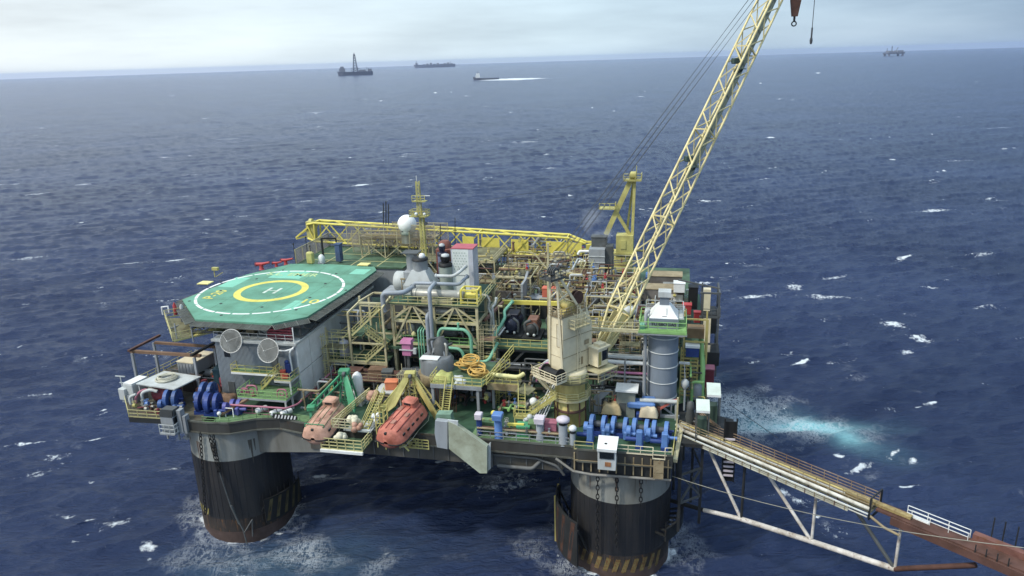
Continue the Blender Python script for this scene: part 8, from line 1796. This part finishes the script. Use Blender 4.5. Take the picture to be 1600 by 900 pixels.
# ------------------------------------------------------------------ small gear that fills the decks
t = thing('deck_pipework', 'pipes and small gear in front of the dark tank, behind the lifeboats', 'pipework', (-4, 2, D))
clutter(t, -13.5, -1.5, .5, 3.2, D + .1, D + 2.2, 12, 101, [PINK, GREY, TAN, RUST, LGREY, DGREY], rmax=.16, vess=1, small=10)
t = thing('deck_pipework', 'pipes under the raised ladder platform', 'pipework', (6, 4, D))
clutter(t, 2.4, 9, 1.5, 8, D + .1, 22.6, 18, 102, [DGREY, RUST, TAN, GREY, GALV, DARK], rmax=.2, vess=2, small=10)
t = thing('deck_pipework', 'pipes and pumps around the foot of the cream crane pedestal', 'pipework', (18, 2, D))
clutter(t, 10.5, 18, .5, 5.5, D + .1, D + 1.6, 12, 103, [DGREY, GRNB, TAN, GREY, LTGRN], rmax=.16, vess=1, small=12); clutter(t, 22.6, 29.5, 3.0, 6, D + .1, D + 3.0, 14, 104, [DGREY, GREY, TAN, GALV, LTGRN], rmax=.16, vess=1, small=12)
t = thing('deck_pipework', 'hoses, pipes and valves among the winches of the left platform', 'pipework', (-36, 0, D))
clutter(t, -41, -32, -6.4, -4.6, D + .1, D + 1.0, 9, 105, [RUST, GREY, MAROON, TAN, PINK], rmax=.13, vess=0, small=8); clutter(t, -43, -32, 3, 12, D + .1, D + 1.4, 14, 106, [RUST, GREY, DGREY, TAN, BROWN, BLUED], rmax=.16, vess=1, small=10)
t = thing('deck_pipework', 'pipes and fittings beside the side wall of the living quarters', 'pipework', (-15.5, 5, D))
clutter(t, -17, -13.8, -2, 9, D + .1, D + 3, 14, 107, [PINK, PINK, TAN, DGREY, MAROON, GREY], rmax=.16, vess=0, small=8)
t = thing('deck_pipework', 'bare pipe ends and posts on top of the process deck behind the compressors', 'pipework', (12, 23, U))
clutter(t, 6, 19, 21.8, 28.5, U + .1, 28.2, 22, 108, [TAN, RUST, GREY, LGREY, BEIGE, DGREY], rmax=.2, vess=3, small=14)
t = thing('deck_pipework', 'upright brownish pipes and lamp posts along the back edge of the platform', 'pipework', (10, 48, U))
clutter(t, -10, 30, 46.5, 55, U + .1, 29.5, 34, 109, [TAN, RUST, GREY, BEIGE, OCHRE, DGREY], rmax=.2, vess=3, small=14)
q = random.Random(5)
for i in range(16):
    x, y, h = ((-6, 12, 3), (3, 22, 5), (6, 31, 6), (11, 26, 5), (17, 24, 5.5), (19, 31, 6), (23, 22, 4.5), (27, 30, 5), (33, 20, 4), (35, 30, 4), (-3, 33, 5), (13, 39, 6), (24.5, 13, 4), (30, 11, 3), (8, 14, 5.5), (28, 24, 5))[i]
    zb = 30.75 if i == 0 else U; p = V((x, y, zb)); mb = MB(p); mb.bar(p, p + V((0, 0, h)), .11); mb.cbox(p + V((.25, -.1, h)), (.7, .3, .22)); mb.bar(p + V((0, 0, h * .8)), p + V((.5, 0, h * .8)), .07)
    solo('lamp_post', ('lamp post at the left end of the yellow module roof', 'lamp post behind the right corner of the white panelled housing', 'lamp post over the brown pipe module right of the panelled housing', 'lamp post beside the grey wind wall', 'lamp post in front of the cluttered module behind the crane gantry', 'lamp post left of the louvred exhaust tower', 'lamp post over the grey module behind the boom foot', 'lamp post behind the boom foot, near the taupe long box', 'lamp post right behind the grey stack', 'lamp post at the far right corner by the black cabinet', 'lamp post over the back left pipe module under the yellow boom', 'lamp post under the middle of the yellow boom', 'lamp post over the shaded grey module by the crane house', 'lamp post left of the stack platform railing', 'lamp post left of the black compressors', 'lamp post between boom foot and taupe long box')[i], 'lamp post', mb, (TAN, LGREY, BEIGE, DGREY)[i % 4], p, 'lamp posts on the process deck')

def scaffold(label, x0, x1, y0, y1, z0, z1, seed, mat):
    """an open bay of thin scaffold tubes with a plank floor and rails"""
    t = thing('scaffold_bay', label, 'scaffold', ((x0 + x1) / 2, (y0 + y1) / 2, z0), 'scaffold bays between the modules'); q = random.Random(seed); mb = B(t)
    nx = max(1, round((x1 - x0) / 1.8)); ny = max(1, round((y1 - y0) / 2.0)); nz = max(1, round((z1 - z0) / 1.9))
    X = [x0 + (x1 - x0) * i / nx for i in range(nx + 1)]; Y = [y0 + (y1 - y0) * i / ny for i in range(ny + 1)]
    for x in X:
        for y in Y: mb.bar((x, y, z0), (x, y, z1 + q.uniform(.2, 1.2)), .07)
    for k in range(1, nz + 1):
        z = z0 + (z1 - z0) * k / nz
        for y in Y: mb.bar((x0 - .3, y, z), (x1 + .3, y, z), .06); mb.bar((x0 - .2, y, z - .55), (x1 + .2, y, z - .55), .05)
        for x in X: mb.bar((x, y0 - .3, z), (x, y1 + .3, z), .06)
    for i in range(nx): mb.bar((X[i], y0, z0 + .2), (X[i + 1], y0, z0 + 1.9), .06)
    part('tube_frame', mb, mat, t)
    mb = B(t); zf = z0 + (z1 - z0) * (nz - 1) / nz + .1 if nz > 1 else z1 - .9
    mb.box((x0, y0 + .1, zf), (x1, y1 - .1, zf + .06)); part('plank_floor', mb, BROWN if seed % 2 else GRTY, t)
    mb = B(t); mb.ladder((x0 + .4, y0 - .2, z0), (x0 + .6, y0 - .1, z1), .45, .3, (1, 0, 0), .06, .6); part('ladder', mb, mat, t)
scaffold('beige scaffold bay in front of the dark tank side box', -3.2, -1.2, 1.2, 2.6, D, 23.4, 1, BEIGE)
scaffold('dull yellow scaffold bay under the walkway left of the crane pedestal', 9.4, 12.6, 4.4, 6.4, D, 22.0, 2, YOLD)
scaffold('beige scaffold bay right of the yellow module, below the bent bright pipes', 6.0, 8.2, 9.4, 11.4, D, 27.4, 3, BEIGE)
scaffold('yellow scaffold bay at the left of the stair tower by the grey vessel', -17.2, -13.8, 7.0, 9.0, D, 26.0, 4, YRAIL)
scaffold('beige scaffold bay behind the crane house, over the grey pipe rack', 21.4, 24.4, 9.2, 11.2, 22, 28.2, 5, BEIGE)
scaffold('tan scaffold bay just left of the grey stack, behind the pipe rack', 26.0, 28.8, 9.4, 11.4, U - 5, 27.6, 6, TAN)
scaffold('beige scaffold bay on the process deck right of the compressors', 16.6, 18.6, 13, 18, U, 28.4, 7, BEIGE)
scaffold('tan scaffold bay behind the wind wall panel', 6.0, 9.0, 28, 32, U, 31.6, 8, TAN)
scaffold('yellowish scaffold bay in front of the louvred exhaust tower', 16, 19.5, 32, 36, U, 31.0, 9, YRAIL)
scaffold('tan scaffold bay over the taupe long box', 24.0, 28.0, 24.5, 28, U, 29.6, 10, TAN)
t = thing('boat_rail', 'yellow rail frame with cage ladder standing between the two lifeboats, by the orange bow', 'rail frame', pb(590, 690, -7.5)); o = L(t.location); mb = B(t)
for x in (0, 1.1):
    for y in (0, 1.3): mb.bar(o + V((x, y, -.8)), o + V((x, y, 4.6)), .12)
for z in (.2, 1.0, 1.8, 2.6, 3.4, 4.2): mb.bar(o + V((0, 0, z)), o + V((1.1, 0, z)), .08); mb.bar(o + V((0, 0, z)), o + V((0, 1.3, z)), .08); mb.bar(o + V((1.1, 0, z)), o + V((1.1, 1.3, z)), .08)
part('cage', mb, YOLD, t)
mb = B(t); mb.bar(o + V((1.1, 0, 2.6)), o + V((4.4, -.6, -.6)), .16); mb.bar(o + V((1.1, 0, 4.4)), o + V((1.1, 0, -1)), .14); part('rake_bar', mb, YOLD, t)
for i, (px_, py_, lb) in enumerate(((478, 676, 'thin green rail frame in front of the faded pink lifeboat bow'), (520, 668, 'pale rail frame beside the faded pink lifeboat, by the hanging platform'), (640, 700, 'short yellow rail frame at the deck edge right of the orange lifeboat'))):
    p = pb(px_, py_, -8.4 if i < 2 else -6.4); mb = MB(p); mb.rail([p, p + V((2.6, 0, 0))], 1.3, .09, .9, mids=3); mb.bar(p + V((0, 0, 0)), p + V((0, 3.2, .6)), .1); solo('edge_rail', lb, 'railing', mb, (GREEN, BEIGE, YOLD)[i], p, 'rail frames round the lifeboats')
